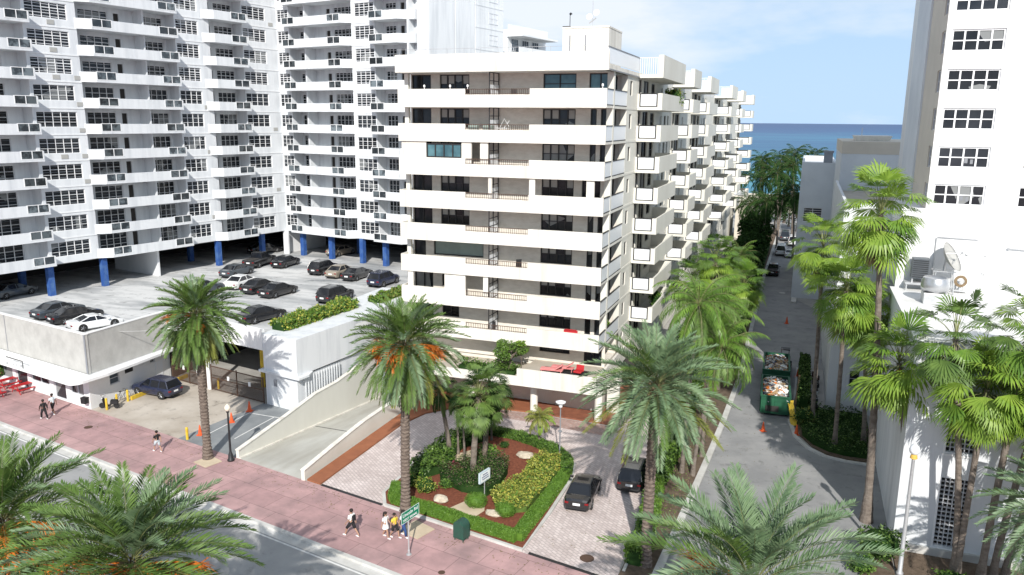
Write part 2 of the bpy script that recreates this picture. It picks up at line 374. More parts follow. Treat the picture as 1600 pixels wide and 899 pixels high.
crush('street_marking', mb, 'road_paint')
mb = MB(); mb.sheet([S2(-120, 0), S2(60, 0), S2(60, 5.6), S2(-120, 5.6)], .004); crush('pavement', mb, 'pink_walk')
mb = MB(); mb.box(-56.8, -44.2, 46.5, 57.2, -.01, .006)
mb = MB(); mb.sheet([(-56.75, yl(-56.75, 5.6)), (-45.2, yl(-45.2, 5.6)), (-44.0, 55.0), (-56.75, 57.4)], .005); crush('yard_paving', mb, 'yard_concrete')
mb = MB(); mb.sheet([(-45.2, yl(-45.2, 5.6)), (-38.45, yl(-38.45, 5.6)), (-38.45, 54.6), (-44.0, 55.0)], .0055); crush('lot_paving', mb, 'lot_asphalt')
mb = MB()
for x in (-43.6, -41.0):
    mb.box(x-.05, x+.05, 47.5, 52.5, .0085, .0105)
mb.box(-43.6, -38.6, 52.5, 52.6, .0085, .0105)
crush('lot_marking', mb, 'road_paint')
# ramp going down under the building
def ramp_z(y): return -0.02 - max(0, y-44.6)*.105
mb = MB(); ys = [44.3, 46, 50, 55, 60, 66, 72]
mb.quad((X0, yl(X0, 5.6), 0), (X1, yl(X1, 5.6), 0), (X1, 44.3, -.02), (X0, 44.9, -.02), 0)
for a, b in zip(ys[:-1], ys[1:]):
    mb.quad((X0, a+(.6 if a < 45 else 0), ramp_z(a)), (X1, a, ramp_z(a)), (X1, b, ramp_z(b)), (X0, b, ramp_z(b)), 0)
mb.quad((X0, 54.2, ramp_z(54.2)+.012), (X1, 54.2, ramp_z(54.2)+.012), (X1, 54.32, ramp_z(54.32)+.012), (X0, 54.32, ramp_z(54.32)+.012), 1)
crush('garage_ramp', mb, ['ramp_concrete', 'black_metal'])
# driveway
mb = MB(); drive = [(-30.0, yl(-30, 5.6)), (-8.1, yl(-8.1, 5.6)), (-8.8, 51), (-8.6, 58.4), (-8.9, 66), (-13.8, 66), (-13.8, 61.2), (-21, 61.5), (-25, 61.2), (-27.5, 60), (-29.3, 58), (-30, 55)]
mb.sheet(drive, .008); crush('driveway', mb, 'pavers')
mb = MB(); mb.sheet([(-25.5, 61.15), (-21, 61.45), (-13.9, 61.15), (-12.5, 60.2), (-14, 59.0), (-21, 59.6), (-24.5, 59.6)], .012); crush('driveway_border', mb, 'pavers_red')
mb = MB()
mb.prism([(-30.0, yl(-30, 5.6)), (-24.6, yl(-24.6, 5.6)), (-24.6, yl(-24.6, 5.85)), (-30.0, yl(-30, 5.85))], .0, .016)
mb.prism([(-13.6, yl(-13.6, 5.6)), (-8.3, yl(-8.3, 5.6)), (-8.3, yl(-8.3, 5.85)), (-13.6, yl(-13.6, 5.85))], .0, .016)
crush('drain_grating', mb, 'black_metal')
mb = MB(); mb.prism([(-31.3, yl(-31.3, 5.65)), (-30.05, yl(-30.05, 5.65)), (-30.05, 55), (-29.35, 58), (-27.6, 60.1), (-25, 61.35), (-21, 61.6), (-21, 66), (-31.3, 66)], 0, .12)
crush('brick_walkway', mb, 'terracotta')
mb = MB(); mb.prism([(-21, 61.6), (-13.6, 61.35), (-13.6, 72), (-33, 80), (-33, 66), (-21, 66)], 0, .125); crush('porch_floor', mb, 'terracotta_tile')
# alley
AL_L = [(-6.0, 38.5), (-5.75, 43.4), (-5.4, 50.5), (-5.05, 58), (-4.75, 66), (-4.45, 78), (-4.75, 104), (-5.1, 136), (-4.9, 200), (-4.9, 232)]
AL_R = [(9, 36), (6.6, 44), (6.6, 60.9), (4.6, 60.9), (3.1, 61.3), (1.9, 62.5), (.95, 64.6), (.45, 68.2), (.6, 84), (3.2, 84.5), (3.2, 100), (3.3, 112), (-.4, 119.5), (-.4, 232)]
mb = MB(); mb.sheet(AL_L + AL_R[::-1], .010); crush('alley', mb, 'asphalt')
def strip(pts, w, side=1):
    o = []
    for i, p in enumerate(pts):
        a = Vector(pts[max(i-1, 0)]); b = Vector(pts[min(i+1, len(pts)-1)]); d = (b-a).normalized(); o.append((p[0]-d.y*w*side, p[1]+d.x*w*side))
    return o
mb = MB()
def kerbline(mb, pts, w, side, z1):
    q = strip(pts, w, side)
    for i in range(len(pts)-1): mb.prism([pts[i], pts[i+1], q[i+1], q[i]], 0, z1)
kerbline(mb, AL_L, .45, 1, .14); kerbline(mb, AL_R[2:8], .3, 1, .14); kerbline(mb, [(.45, 68.2), (.6, 84)], .2, -1, .14)
crush('alley_kerb', mb, 'kerb')
mb = MB(); mb.box(-4.5, -.9, 86.1, 86.28, .012, .016); crush('alley_marking', mb, 'road_paint')
# planted ground
GP = [(-24.3, 42.15), (-14.05, 40.2), (-14.0, 45), (-14.05, 50.2), (-14.5, 52.6), (-16.3, 54.6), (-18.4, 55.6), (-20.7, 56.2), (-23.0, 56.2), (-24.5, 55.2), (-25.3, 53), (-25.6, 49.8), (-25.3, 46.8), (-25.2, 43.6)]
mb = MB(); mb.prism(GP, 0, .13); crush('garden_bed', mb, 'mulch')
mb = MB(); kerbline(mb, GP + [GP[0]], .22, -1, .15); crush('garden_kerb', mb, 'kerb')
mb = MB(); mb.prism([(-8.1, 39.5)] + [(-8.0, 42.5), (-8.75, 51), (-8.55, 58.4), (-8.9, 66), (-8.9, 70), (-12.3, 73), (-12.6, 200), (-5.3, 200)] + [(x-.45, y) for x, y in AL_L[::-1][2:]], 0, .1); crush('planting_strip', mb, 'soil')
mb = MB(); kerbline(mb, [(-8.0, 40.0), (-8.0, 42.5), (-8.75, 51), (-8.55, 58.4)], .18, -1, .14); crush('strip_kerb', mb, 'kerb')
mb = MB(); mb.prism([(.75, 68.2), (1.2, 64.8), (2.1, 62.8), (3.2, 61.65), (4.6, 61.25), (6.55, 61.25), (6.55, 71.9), (.8, 71.9)], 0, .1); mb.prism([(.82, 68.5), (1.9, 68.5), (1.9, 84), (.82, 84)], 0, .102)
mb.prism([(4.6, 43.5), (6.5, 43.5), (6.5, 49), (5.0, 49)], 0, .1); mb.prism([(6.6, 44.2), (30, 40), (30, 48.3), (6.6, 48.3)], 0, .09)
crush('shrub_bed', mb, 'soil')
mb = MB(); pth = [(-20.4, 42.6), (-18.3, 42.1), (-17.9, 43.6), (-18.5, 45.2), (-19.1, 46.6), (-19.7, 46.4), (-19.3, 45.0), (-19.8, 43.9)]
mb.prism(pth, .12, .145); crush('sand_patch', mb, 'sand')
mb = MB(); mb.prism([(-24.4, 48.3), (-23.0, 49.1), (-21.9, 51.4), (-22.4, 52.3), (-23.3, 51.0), (-24.6, 49.6)], .12, .145); crush('sand_patch', mb, 'sand')
# beach and sea
mb = MB(); mb.sheet([(-3000, 236), (3000, 236), (3000, 300), (-3000, 300)], -.05); crush('beach', mb, 'beach_sand')
m = bpy.data.materials.new('sea_water'); m.use_nodes = True; nt = m.node_tree; b = nt.nodes['Principled BSDF']; MATS['sea'] = m
g = N(nt, 'ShaderNodeNewGeometry'); sp = N(nt, 'ShaderNodeSeparateXYZ'); L(nt, g.outputs['Position'], sp.inputs[0])
n1 = N(nt, 'ShaderNodeTexNoise'); n1.inputs['Scale'].default_value = .012; n1.inputs['Detail'].default_value = 6
mpw = N(nt, 'ShaderNodeMapping'); mpw.inputs['Scale'].default_value = (.28, 1.0, 1); L(nt, g.outputs['Position'], mpw.inputs['Vector']); L(nt, mpw.outputs[0], n1.inputs['Vector'])
lg = N(nt, 'ShaderNodeMath', operation='LOGARITHM'); lg.inputs[1].default_value = 10; L(nt, sp.outputs['Y'], lg.inputs[0])
ad = N(nt, 'ShaderNodeMath', operation='MULTIPLY_ADD'); ad.inputs[1].default_value = .9; L(nt, n1.outputs['Fac'], ad.inputs[0]); L(nt, lg.outputs[0], ad.inputs[2])
mr = N(nt, 'ShaderNodeMapRange'); mr.inputs[1].default_value = 2.8; mr.inputs[2].default_value = 4.3; L(nt, ad.outputs[0], mr.inputs[0])
r = N(nt, 'ShaderNodeValToRGB'); e = r.color_ramp.elements; e[0].position = 0; e[0].color = (.06, .30, .36, 1); e[1].position = 1; e[1].color = (.008, .055, .18, 1)
for p, c in ((.22, (.022, .17, .28)), (.45, (.010, .10, .23)), (.55, (.03, .17, .30)), (.7, (.010, .075, .21))):
    q = e.new(p); q.color = (*c, 1)
L(nt, mr.outputs[0], r.inputs['Fac']); L(nt, r.outputs['Color'], b.inputs['Base Color']); b.inputs['Roughness'].default_value = .35; b.inputs['Specular IOR Level'].default_value = .08
n2 = N(nt, 'ShaderNodeTexNoise'); n2.inputs['Scale'].default_value = .35; n2.inputs['Detail'].default_value = 8; L(nt, mpw.outputs[0], n2.inputs['Vector'])
bp = N(nt, 'ShaderNodeBump'); bp.inputs['Strength'].default_value = .5; bp.inputs['Distance'].default_value = .8; L(nt, n2.outputs['Fac'], bp.inputs['Height']); L(nt, bp.outputs[0], b.inputs['Normal'])
mb = MB(); mb.sheet([(-50000, 292), (50000, 292), (50000, 55000), (-50000, 55000)], -.3); crush('sea', mb, 'sea')

# ================================================================== LEFT APARTMENT TOWER (white, balconies, blue columns)
LT = empty('apartment_tower', (-70.7, 81.8, 0), AL, 'white L-shaped apartment tower with staggered balconies standing on blue columns over the parking deck', 'building')
ZB, ST = 9.44, 2.74; NF = 13; ZT = ZB + NF*ST
YC = 11.34                                        # inner corner
P1 = lambda u, v, z: (-v, u, z)
P2 = lambda u, v, z: (u, YC+v, z)
RB = 1.75
flush1 = [(-21.95, -16.4, [(-21.6, -17.3, 5)]), (-4.49, .4, [(-4.3, -1.2, 4)]), (5.5, YC, [(5.62, 9.41, 4)])]
rec1 = [(-44, -21.95, [(-43, -39, 4), (-36, -31.5, 5), (-28.2, -23.5, 5)], []), (-16.4, -4.49, [(-15.1, -11.71, 4), (-8.35, -4.85, 5)], [(-11.0, -10.35)]), (.4, 5.5, [(2.62, 5.42, 4)], [(1.25, 1.93)])]
flush2 = [(0, 2.3, [(.1, 2.15, 3)]), (13.35, 17.2, [(13.9, 17.05, 4)])]
rec2 = [(2.3, 13.35, [(2.5, 5.0, 4), (8.75, 12.0, 5)], [(7.45, 8.1)]), (17.2, 22.3, [(17.5, 19.2, 3)], [(19.95, 20.55)])]
body = MB(); wins = []
for (P, fl, rc, rz) in ((P1, flush1, rec1, R(90)), (P2, flush2, rec2, 0)):
    for a, b, ws in fl:
        holes = []
        for k in range(NF):
            z = ZB + ST*k
            for wa, wb, c in ws:
                holes.append((wa, wb, z+.72, z+2.32)); wins.append((P(wa, .05, z+.72), rz, wb-wa, 1.6, c, 3, k))
        facade(body, a, b, ZB, ZT, holes, .16, P)
        for e in (a, b):
            if (P is P1 and e < YC) or (P is P2 and e > 0): body.quad(P(e, 0, ZB), P(e, 0, ZT), P(e, RB, ZT), P(e, RB, ZB), 0)
        p, q = P(a, 0, ZB-.002), P(b, RB, ZB-.002)
        body.quad((p[0], p[1], ZB), (q[0], p[1], ZB), (q[0], q[1], ZB), (p[0], q[1], ZB), 0)
    for a, b, ws, ds in rc:
        holes = []
        for k in range(NF):
            z = ZB + ST*k
            for wa, wb, c in ws:
                holes.append((wa, wb, z+.38, z+2.34)); wins.append((P(wa, RB+.05, z+.38), rz, wb-wa, 1.96, c, 3, k))
            for da, db in ds:
                holes.append((da, db, z+.2, z+2.25))
        facade(body, a, b, ZB, ZT, holes, .16, lambda u, v, z: P(u, v+RB, z))
        for k in range(NF):
            z = ZB + ST*k
            for da, db in ds: body.quad(P(da, RB+.158, z+.2), P(db, RB+.158, z+.2), P(db, RB+.158, z+2.25), P(da, RB+.158, z+2.25), 1)
# dividing fins between balconies
for P, u in ((P1, -8.56), (P2, 5.18)):
    p, q = P(u-.09, -.02, 0), P(u+.09, RB-.002, 0)
    for k in range(NF):
        body.box(p[0], q[0], p[1], q[1], ZB+ST*k+.2, ZB+ST*(k+1)-.002)
# mass behind, underside, end walls
D = 13
body.box(-D, -RB-.17, -44, YC+RB+.17, ZB+.002, ZT-.01); body.box(-D, 22.25, YC+RB+.17, YC+D, ZB+.002, ZT-.01)
body.box(-D-.01, -.01, -44.3, -44.0, ZB, ZT)
body.box(22.25, 22.45, YC+.02, YC+D, ZB, ZT)
# blind end block beyond the balconies
body.box(22.46, 23.4, YC+1.3, YC+D-.03, 6.1, ZT); body.box(23.4, 24.3, YC+.55, YC+D-.03, 6.1, ZT-.1); body.box(24.3, 25.36, YC, YC+16.7, 6.1, ZT-.2)
body.box(24.4, 25.0, YC+5.0, YC+5.25, 6.1, ZT)
for a, b, v in ((YC+.01, YC+5.2, 0), (YC+5.5, YC+9.7, 0), (YC+9.95, YC+16.7, 0)): body.box(25.361, 25.62, a, b, 6.1, ZT-.3)
for k in range(0, NF, 1): body.box(25.3, 25.66, YC+9.9, YC+16.72, ZB+ST*k-.1, ZB+ST*k+.06)
for k in range(NF):
    body.box(22.46, 23.3, YC+.2, YC+1.28, ZB+ST*k, ZB+ST*k+1.15)
body.build('wall', ['white_stain', 'inner_dark'], LT)
# small paired windows of the end block
wn = 0; wins.sort(key=lambda t: t[6]); extra = MB()
def px_of(p):
    return 0
for (p, rz, wd, h, c, rws, k) in wins:
    me = win_mesh(wd, h, c, rws, 'white_frame', 'glass_dark', .055, slats=5)
    if wn < 94: link('window', me, LT, p, rz); wn += 1
    else:
        M = Matrix.Translation(p) @ Matrix.Rotation(rz, 4, 'Z'); vs = [tuple(M @ v.co) for v in me.vertices]
        o = len(extra.v); extra.v.extend(vs)
        for pl in me.polygons: extra.f.append(tuple(i+o for i in pl.vertices)); extra.m.append(pl.material_index)
for k in range(7, NF):
    if True:
        me = win_mesh(2.2, 1.4, 2, 2, 'grey_frame', 'car_glass', .07)
        link('window', me, LT, (25.62+.07, 24.4, ZB+ST*k+.6), R(90))
tag(extra.build('window', ['white_frame', 'glass_dark', 'grey_frame'], LT), kind='stuff')
# slab edge lines, window air conditioners
for a, b, _ in flush1:
    mb = MB(); mb.box(-.01, .05, a, b-.06, -.12, 0); me = mb.mesh('slab_edge', ['white_paint'])
    for k in range(1, NF): link('slab_edge', me, LT, (0, 0, ZB+ST*k))
for a, b, _ in flush2:
    mb = MB(); mb.box(a+.06, b, YC-.05, YC+.01, -.12, 0); me = mb.mesh('slab_edge', ['white_paint'])
    for k in range(1, NF): link('slab_edge', me, LT, (0, 0, ZB+ST*k))
rv = random.Random(5); acm = MB(); acm.box(-.02, .05, 0, .75, 0, .45); acm.quad((.052, .03, .03), (.052, .72, .03), (.052, .72, .42), (.052, .03, .42), 0); acme = acm.mesh('air_conditioner', ['dish_grey', 'glass_grey'])
for k in range(NF):
    for y in (-19.5, -17.2, -1.0, 9.9):
        if rv.random() < .3: link('air_conditioner', acme, LT, (0, y, ZB+ST*k+.16))
# balconies: (wing, outline in u, glass spans) ; slanted ends
BD = 1.0
def balcony(P, u0, u1, o0, o1, glass):
    """floor, solid parapet and glass panels; u0..u1 at the wall, o0..o1 at the outer edge"""
    mb = MB(); zp = 1.08
    def pr(pts, z0, z1, mi=0):
        mb.prism([P(u, v, 0)[:2] for u, v in pts], z0, z1, mi)
    pr([(u0, 0), (o0, -BD), (o1, -BD), (u1, 0)], 0, .19)
    pr([(u0+.02, .001), (u0+.02, RB-.02), (u1-.02, RB-.02), (u1-.02, .001)], .002, .188)
    cuts = [o0] + [e for g in glass for e in g] + [o1]
    for i in range(0, len(cuts), 2):
        a, b = cuts[i], cuts[i+1]
        if b-a > .02: pr([(a, -BD), (b, -BD), (b, -BD+.13), (a, -BD+.13)], .19, zp)
    for g in glass: pr([(g[0], -BD), (g[1], -BD), (g[1], -BD+.12), (g[0], -BD+.12)], .19, .24)
    if abs(o0-u0) > .3 or not glass or glass[0][0]-o0 > .3: pr([(u0, 0), (o0, -BD+.13), (o0+.13, -BD+.13), (u0+.13, 0)], .19, zp)
    else: pr([(u0+.02, 0), (o0+.02, -BD+.13), (o0+.09, -BD+.13), (u0+.09, 0)], .19, zp)
    if abs(o1-u1) > .3 or not glass or o1-glass[-1][1] > .3: pr([(u1, 0), (o1, -BD+.13), (o1-.13, -BD+.13), (u1-.13, 0)], .19, zp)
    else: pr([(u1-.02, 0), (o1-.02, -BD+.13), (o1-.09, -BD+.13), (u1-.09, 0)], .19, zp)
    return mb
def gpanel(P, a, b):
    mb = MB()
    def pr(u0, u1, v0, v1, z0, z1, mi=0): mb.prism([P(u, v, 0)[:2] for u, v in ((u0, v0), (u1, v0), (u1, v1), (u0, v1))], z0, z1, mi)
    o = -BD-.02; t = .075
    pr(a, b, o, o+.08, .245, .31); pr(a, b, o, o+.08, 1.07, 1.13)
    for u in (a, (a+b)/2-t/2, b-t): pr(u, u+t, o, o+.08, .31, 1.07)
    pr(a+t, b-t, o+.03, o+.045, .312, 1.068, 1)
    return mb
specs = [(P1, -44, -21.9, -44, -21.75, [(-34, -31.6), (-24.1, -21.85)]), (P1, -16.6, -4.5, -15.35, -4.75, [(-15.3, -13.0), (-7.25, -4.85)]), (P1, -.7, 5.5, .42, 5.5, [(3.0, 5.4)]),
         (P2, 1.9, 13.6, 2.0, 12.5, [(2.05, 4.28), (10.1, 12.3)]), (P2, 17.0, 22.3, 17.0, 21.5, [(17.05, 19.3)])]
for sp_ in specs:
    P, gl = sp_[0], sp_[5]
    bm_ = balcony(*sp_).mesh('balcony', ['white_stain']); gms = [gpanel(P, a, b).mesh('glass_panel', ['white_frame', 'glass_rail']) for a, b in gl]
    for k in range(NF):
        b = link('balcony', bm_, LT, (0, 0, ZB+ST*k))
        for gm in gms: link('glass_panel', gm, b)
# junk on balconies
for P, u in ((P1, -3.9), (P2, 4.9)):
    pass
# columns
cm = MB(); cm.box(-.3, .3, -.3, .3, 6.1, ZB)
cme = cm.mesh('column', ['pillar_blue'])
for x, y in ((-.3, -21.9), (-.4, -15.8), (-.3, -.2), (-1.6, 8.2), (2.9, YC+.3), (8.3, YC+.3), (13.9, YC+.3), (17.9, YC+.3), (-6, -21.9), (-6, -8), (-6, -.2), (8.3, YC+6), (17.9, YC+6), (-.3, -30)):
    link('column', cme, LT, (x, y, 0))
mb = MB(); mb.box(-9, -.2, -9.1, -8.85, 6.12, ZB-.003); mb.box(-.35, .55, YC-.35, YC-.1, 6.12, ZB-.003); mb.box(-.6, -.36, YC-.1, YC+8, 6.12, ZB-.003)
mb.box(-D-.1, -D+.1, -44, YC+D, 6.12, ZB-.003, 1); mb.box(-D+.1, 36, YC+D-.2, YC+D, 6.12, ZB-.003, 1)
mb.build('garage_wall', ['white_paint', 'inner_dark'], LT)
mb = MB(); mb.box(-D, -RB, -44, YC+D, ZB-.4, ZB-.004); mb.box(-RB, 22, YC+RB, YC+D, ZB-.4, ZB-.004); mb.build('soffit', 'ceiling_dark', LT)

# corner of a farther white block seen over the roof
FB = empty('apartment_block', (-53.3, 119.0, 0), AL, 'far white block corner with balconies seen just above the cream roof edge', 'building')
mb = MB(); mb.box(0, 9, 0, 12, 0, 38.6)
mb.box(9.0, 9.35, 0, 12, 37.8, 39.3); mb.build('wall', 'white_paint', FB)
mb = MB(); mb.box(9.01, 11.0, .3, 11, 34.8, 35.1); mb.box(10.8, 11.0, .3, 11, 35.1, 36.0); mb.box(9.01, 11.8, -.2, 11, 37.5, 37.79); mb.build('balcony', 'white_paint', FB)
me = win_mesh(2.0, 1.8, 3, 2, 'grey_frame', 'glass_grey')
for y in (1.0, 4.2, 7.4): link('window', me, FB, (9.02+.1, y, 35.5), R(90))

# ================================================================== MAIN CREAM BUILDING
MBG = empty('apartment_building', (-24.3, 61.8, 0), 0, 'cream apartment building with long white balcony bands, a rooftop box and stepped side balconies', 'building')
ox, oy = -24.3, 61.8
def tr(mb): mb.T = Matrix.Translation((-ox, -oy, 0)); return mb
XL, XR, YF, YR = -33.5, -15.12, 61.8, 64.2
bz = [28.9-2.857*(k+1) for k in range(8)]         # undersides of the balcony bands
ZR = 28.9; YEND = 188
# floor bands
bandsm = []
for k in range(8):
    mb = tr(MB()); z = bz[k]; xr = XR
    mb.box(XL, -27.2, YF, YF+.16, z, z+1.5); mb.box(-27.2, -21.5, YF, YF+.16, z, z+1.03); mb.box(-21.5, xr, YF, YF+.16, z, z+1.5)
    mb.box(XL+.002, xr-.002, YF+.161, YR+.3, z, z+.2)
    mb.box(XL, XL+.15, YF+.162, YR, z+.2, z+1.5)
    if k == 7: pass
    b = mb.build('balcony_band', 'cream_paint', MBG)
    r_ = tr(MB()); r_.box(-27.2, -21.5, YF+.03, YF+.07, z+1.44, z+1.49); r_.box(-27.2, -21.5, YF+.03, YF+.07, z+1.08, z+1.11)
    x = -27.15
    while x < -21.5:
        r_.box(x, x+.03, YF+.035, YF+.065, z+1.03, z+1.44); x += .17
    r_.build('railing', 'iron_brown', b)
    # pale side panels of the wrap-round balcony
    s_ = tr(MB()); s_.box(xr-.08, xr-.02, YF+.2, 64.05, z+.28, z+1.42); s_.box(xr-.07, xr-.01, 64.62, 69.1, z+.28, z+1.42)
    s_.build('side_panel', 'panel_pale', b)
    t_ = tr(MB())
    for (ya, yb) in ((YF+.17, 64.08), (64.6, 69.13)):
        t_.box(xr-.09, xr+.02, ya, yb, z+1.42, z+1.5); t_.box(xr-.09, xr+.01, ya, yb, z+.2, z+.28)
    t_.build('side_rail', 'dark_frame', b)
# roof slab + parapet band
mb = tr(MB()); mb.box(XL-.15, XR+.12, YF-.12, YF+.1, ZR, ZR+1.45); mb.box(XL-.15, XL+.1, YF+.1, YEND, ZR, ZR+1.45)
mb.box(XL, XR, YF+.101, YEND, ZR, ZR+.35, 1); mb.box(XR-.25, XR+.12, YF+.101, 74.2, ZR, ZR+.42)
mb.box(XR-.25, XR, 74.2, YEND, ZR+.351, ZR+.5)
mb.build('roof', ['cream_paint', 'roof_white'], MBG)
mb = tr(MB()); zr = ZR+1.45
for x in [XL+.2+i*1.5 for i in range(13)]: mb.tube([(x, YF+.05, zr), (x, YF+.05, zr+.42)], .014, 5)
mb.tube([(XL, YF+.05, zr+.42), (XR, YF+.05, zr+.42)], .018, 6)
mb.build('roof_rail', 'galv', MBG)
mb = tr(MB()); y = YF+.3
while y < 74.1:
    mb.box(XR-.02, XR+.02, y, y+.32, ZR+.62, ZR+1.74); y += .36
mb.box(XR-.03, XR+.03, YF+.1, 74.2, ZR+.55, ZR+.62); mb.build('roof_side_panels', 'panel_pale', MBG)
mb = tr(MB()); mb.box(XR-.05, XR+.05, YF+.1, 74.2, ZR+1.74, ZR+1.82); mb.box(XR+.121, XR+.16, YF, 74.2, ZR+.02, ZR+.12); mb.build('roof_side_rail', 'panel_grey', MBG)
# main recessed front wall, side wall and body
body = tr(MB()); side = tr(MB()); rng = random.Random(11)
PF = lambda u, v, z: (u, YR+v, z); PS = lambda u, v, z: (XR-v, u, z); PL_ = lambda u, v, z: (XL+v, -u, z)
levels = [(bz[k]+.2, (ZR if k == 0 else bz[k-1])) for k in range(8)] + [(4.1, bz[7])]
holes = []; frontw = []
for k, (za, zb_) in enumerate(levels):
    t = zb_-.06
    frontw_k = [(-33.38, -31.5, za+.05, t, 2, 1, 'glass_dark'), (-30.65, -27.85, za+1.0, t, 4, 2, 'glass_dark'), (-21.15, -18.3, za+.95, t-.02, 4, 2, 'glass_dark'), (-17.02, -16.5, za+.05, t, 1, 1, 'glass_dark'), (-16.15, -15.3, za+.05, t, 1, 1, 'glass_dark')]
    if k == 0: frontw_k[2] = (-21.15, -18.3, za+.95, t-.02, 2, 2, 'glass_blue'); frontw_k[3:] = [(-17.2, -15.35, za+.6, t-.02, 2, 1, 'glass_blue')]
    if k == 3: frontw_k[3:] = [(-17.6, -16.0, za+.05, t, 1, 1, 'glass_dark')]
    if k == 5: frontw_k[1] = (-31.4, -26.5, za+1.0, t-.1, 1, 1, 'shutter_green'); frontw_k[0] = (-33.38, -32.2, za+.05, t, 1, 1, 'glass_dark')
    if k == 6: frontw_k[1] = (-30.6, -29.4, za+1.0, t-.1, 1, 2, 'glass_dark')
    if k == 7: frontw_k[1] = (-30.6, -28.9, za+1.0, t-.1, 2, 1, 'glass_dark')
    if k == 8: frontw_k = [(-21.1, -18.3, za+.8, t, 4, 1, 'glass_dark'), (-17.0, -15.4, za+.05, t, 2, 1, 'glass_dark')]
    for f in frontw_k:
        holes.append((f[0], f[1], f[2], f[3])); frontw.append(f)
zs0 = 4.0
for k, (za, zb_) in enumerate(levels):
    facade(body, XL, XR-.001, za if k < 8 else zs0, zb_, [h for h in holes if za-.01 <= h[2] and h[3] <= zb_+.01], .2, PF)
for a, b, c, d, cols, rows, gl in frontw:
    me = win_mesh(b-a, d-c, cols, rows, 'dark_frame', gl, .09, blinds=(cols == 4))
    link('window', me, MBG, (a-ox, YR+.08-oy, c), 0)
body.box(XL, XR-3.2, YR+.21, YEND, 0.1, ZR-.002)       # mass
body.box(XR-3.2, XR-.21, 69.2, YEND, .1, ZR-.003)
body.box(XR-3.2, XR-.21, 64.45, 69.2, .1, 4.0)
for k in range(8):
    body.box(XR-3.15, XR-.02, YR+.22, 69.2, bz[k]+.002, bz[k]+.198)
body.build('wall', 'block_wall', MBG)
# side wall (faces the alley)
BAL = [  # y0, y1, x_outer, panel x0
    (73.6, 84.0, -12.85, -14.9), (93.4, 99.5, -12.75, -14.6), (108.8, 118.5, -12.7, -14.3), (135.4, 145.5, -12.35, -14.3), (156.8, 164, -12.3, -14.0), (182.3, 187, -12.1, -14.0)]
sw = []; holes = []
for k, (za, zb_) in enumerate(levels):
    t = zb_-.1
    sw.append((70.3, 71.3, za+1.0, t-.3, 1, 2, 'glass_dark'))
    for i, (y0, y1, xo, px) in enumerate(BAL):
        sw.append((y0+.5, y0+1.7, za+.05, t, 1, 1, 'glass_dark')); sw.append((y0+2.6, y0+5.4, za+.05, t, 2, 1, 'glass_dark' if (i+k) % 3 else 'panel_grey'))
        if y1-y0 > 7: sw.append((y0+6.6, y0+8.6, za+.9, t-.1, 2, 2, 'glass_dark'))
        sw.append((y1+1.5, y1+2.7, za+.9, t-.3, 2, 2, 'glass_grey')); 
        if i in (0, 2, 3): sw.append((y1+4.2, y1+5.4, za+.9, t-.3, 2, 2, 'glass_dark')); sw.append((y1+6.4, y1+7.2, za+.9, t-.3, 1, 2, 'glass_dark'))
for k, (za, zb_) in enumerate(levels):
    hk = [(h[0], h[1], h[2], h[3]) for h in sw if za-.01 <= h[2] and h[3] <= zb_+.01]
    facade(side, 69.2, YEND, (za if k < 8 else .1), zb_+(.2 if k > 0 else 0), hk, .2, PS)
side.box(XL, XR-.02, YEND, YEND+.2, 0, ZR)
# columns of the wrap balconies
for k, (za, zb_) in enumerate(levels[:8]):
    for y in (64.1, 69.15): side.box(XR-.55, XR-.003, y, y+.48, za, zb_)
    side.box(XR-.02, XR+.03, 64.1, 74.2, bz[k]-.02, bz[k]+.18)
    side.box(XL+.02, XL+.4, 63.0, 63.35, za, zb_)
side.build('side_wall', 'side_cream', MBG)
far_n = MB(); n_side = 0
sw.sort(key=lambda t: t[0])
for a, b, c, d, cols, rows, gl in sw:
    me = win_mesh(round(b-a, 1), d-c, cols, rows, 'dark_frame' if gl != 'glass_grey' else 'white_frame', gl, .09)
    if n_side < 52: link('window', me, MBG, (XR-.08-ox, a-oy, c), R(90)); n_side += 1
    else:
        M = Matrix.Translation((XR-.08-ox, a-oy, c)) @ Matrix.Rotation(R(90), 4, 'Z'); o = len(far_n.v); far_n.v.extend([tuple(M @ v.co) for v in me.vertices])
        mi = {'dark_frame': 0, 'white_frame': 1, 'glass_dark': 2, 'glass_grey': 3, 'panel_grey': 4, 'curtain': 2}
        for pl in me.polygons: far_n.f.append(tuple(i+o for i in pl.vertices)); far_n.m.append(mi[me.materials[pl.material_index].name])
tag(far_n.build('window', ['dark_frame', 'white_frame', 'glass_dark', 'glass_grey', 'panel_grey'], MBG), kind='stuff')
# loggia back wall in the first side bay
for k, (za, zb_) in enumerate(levels[:8]):
    me = win_mesh(3.4, zb_-za-.1, 3, 1, 'dark_frame', 'glass_dark' if k else 'glass_blue', .08)
    link('loggia_door', me, MBG, (XR-.75-ox, 65.2-oy, za+.03), R(90))
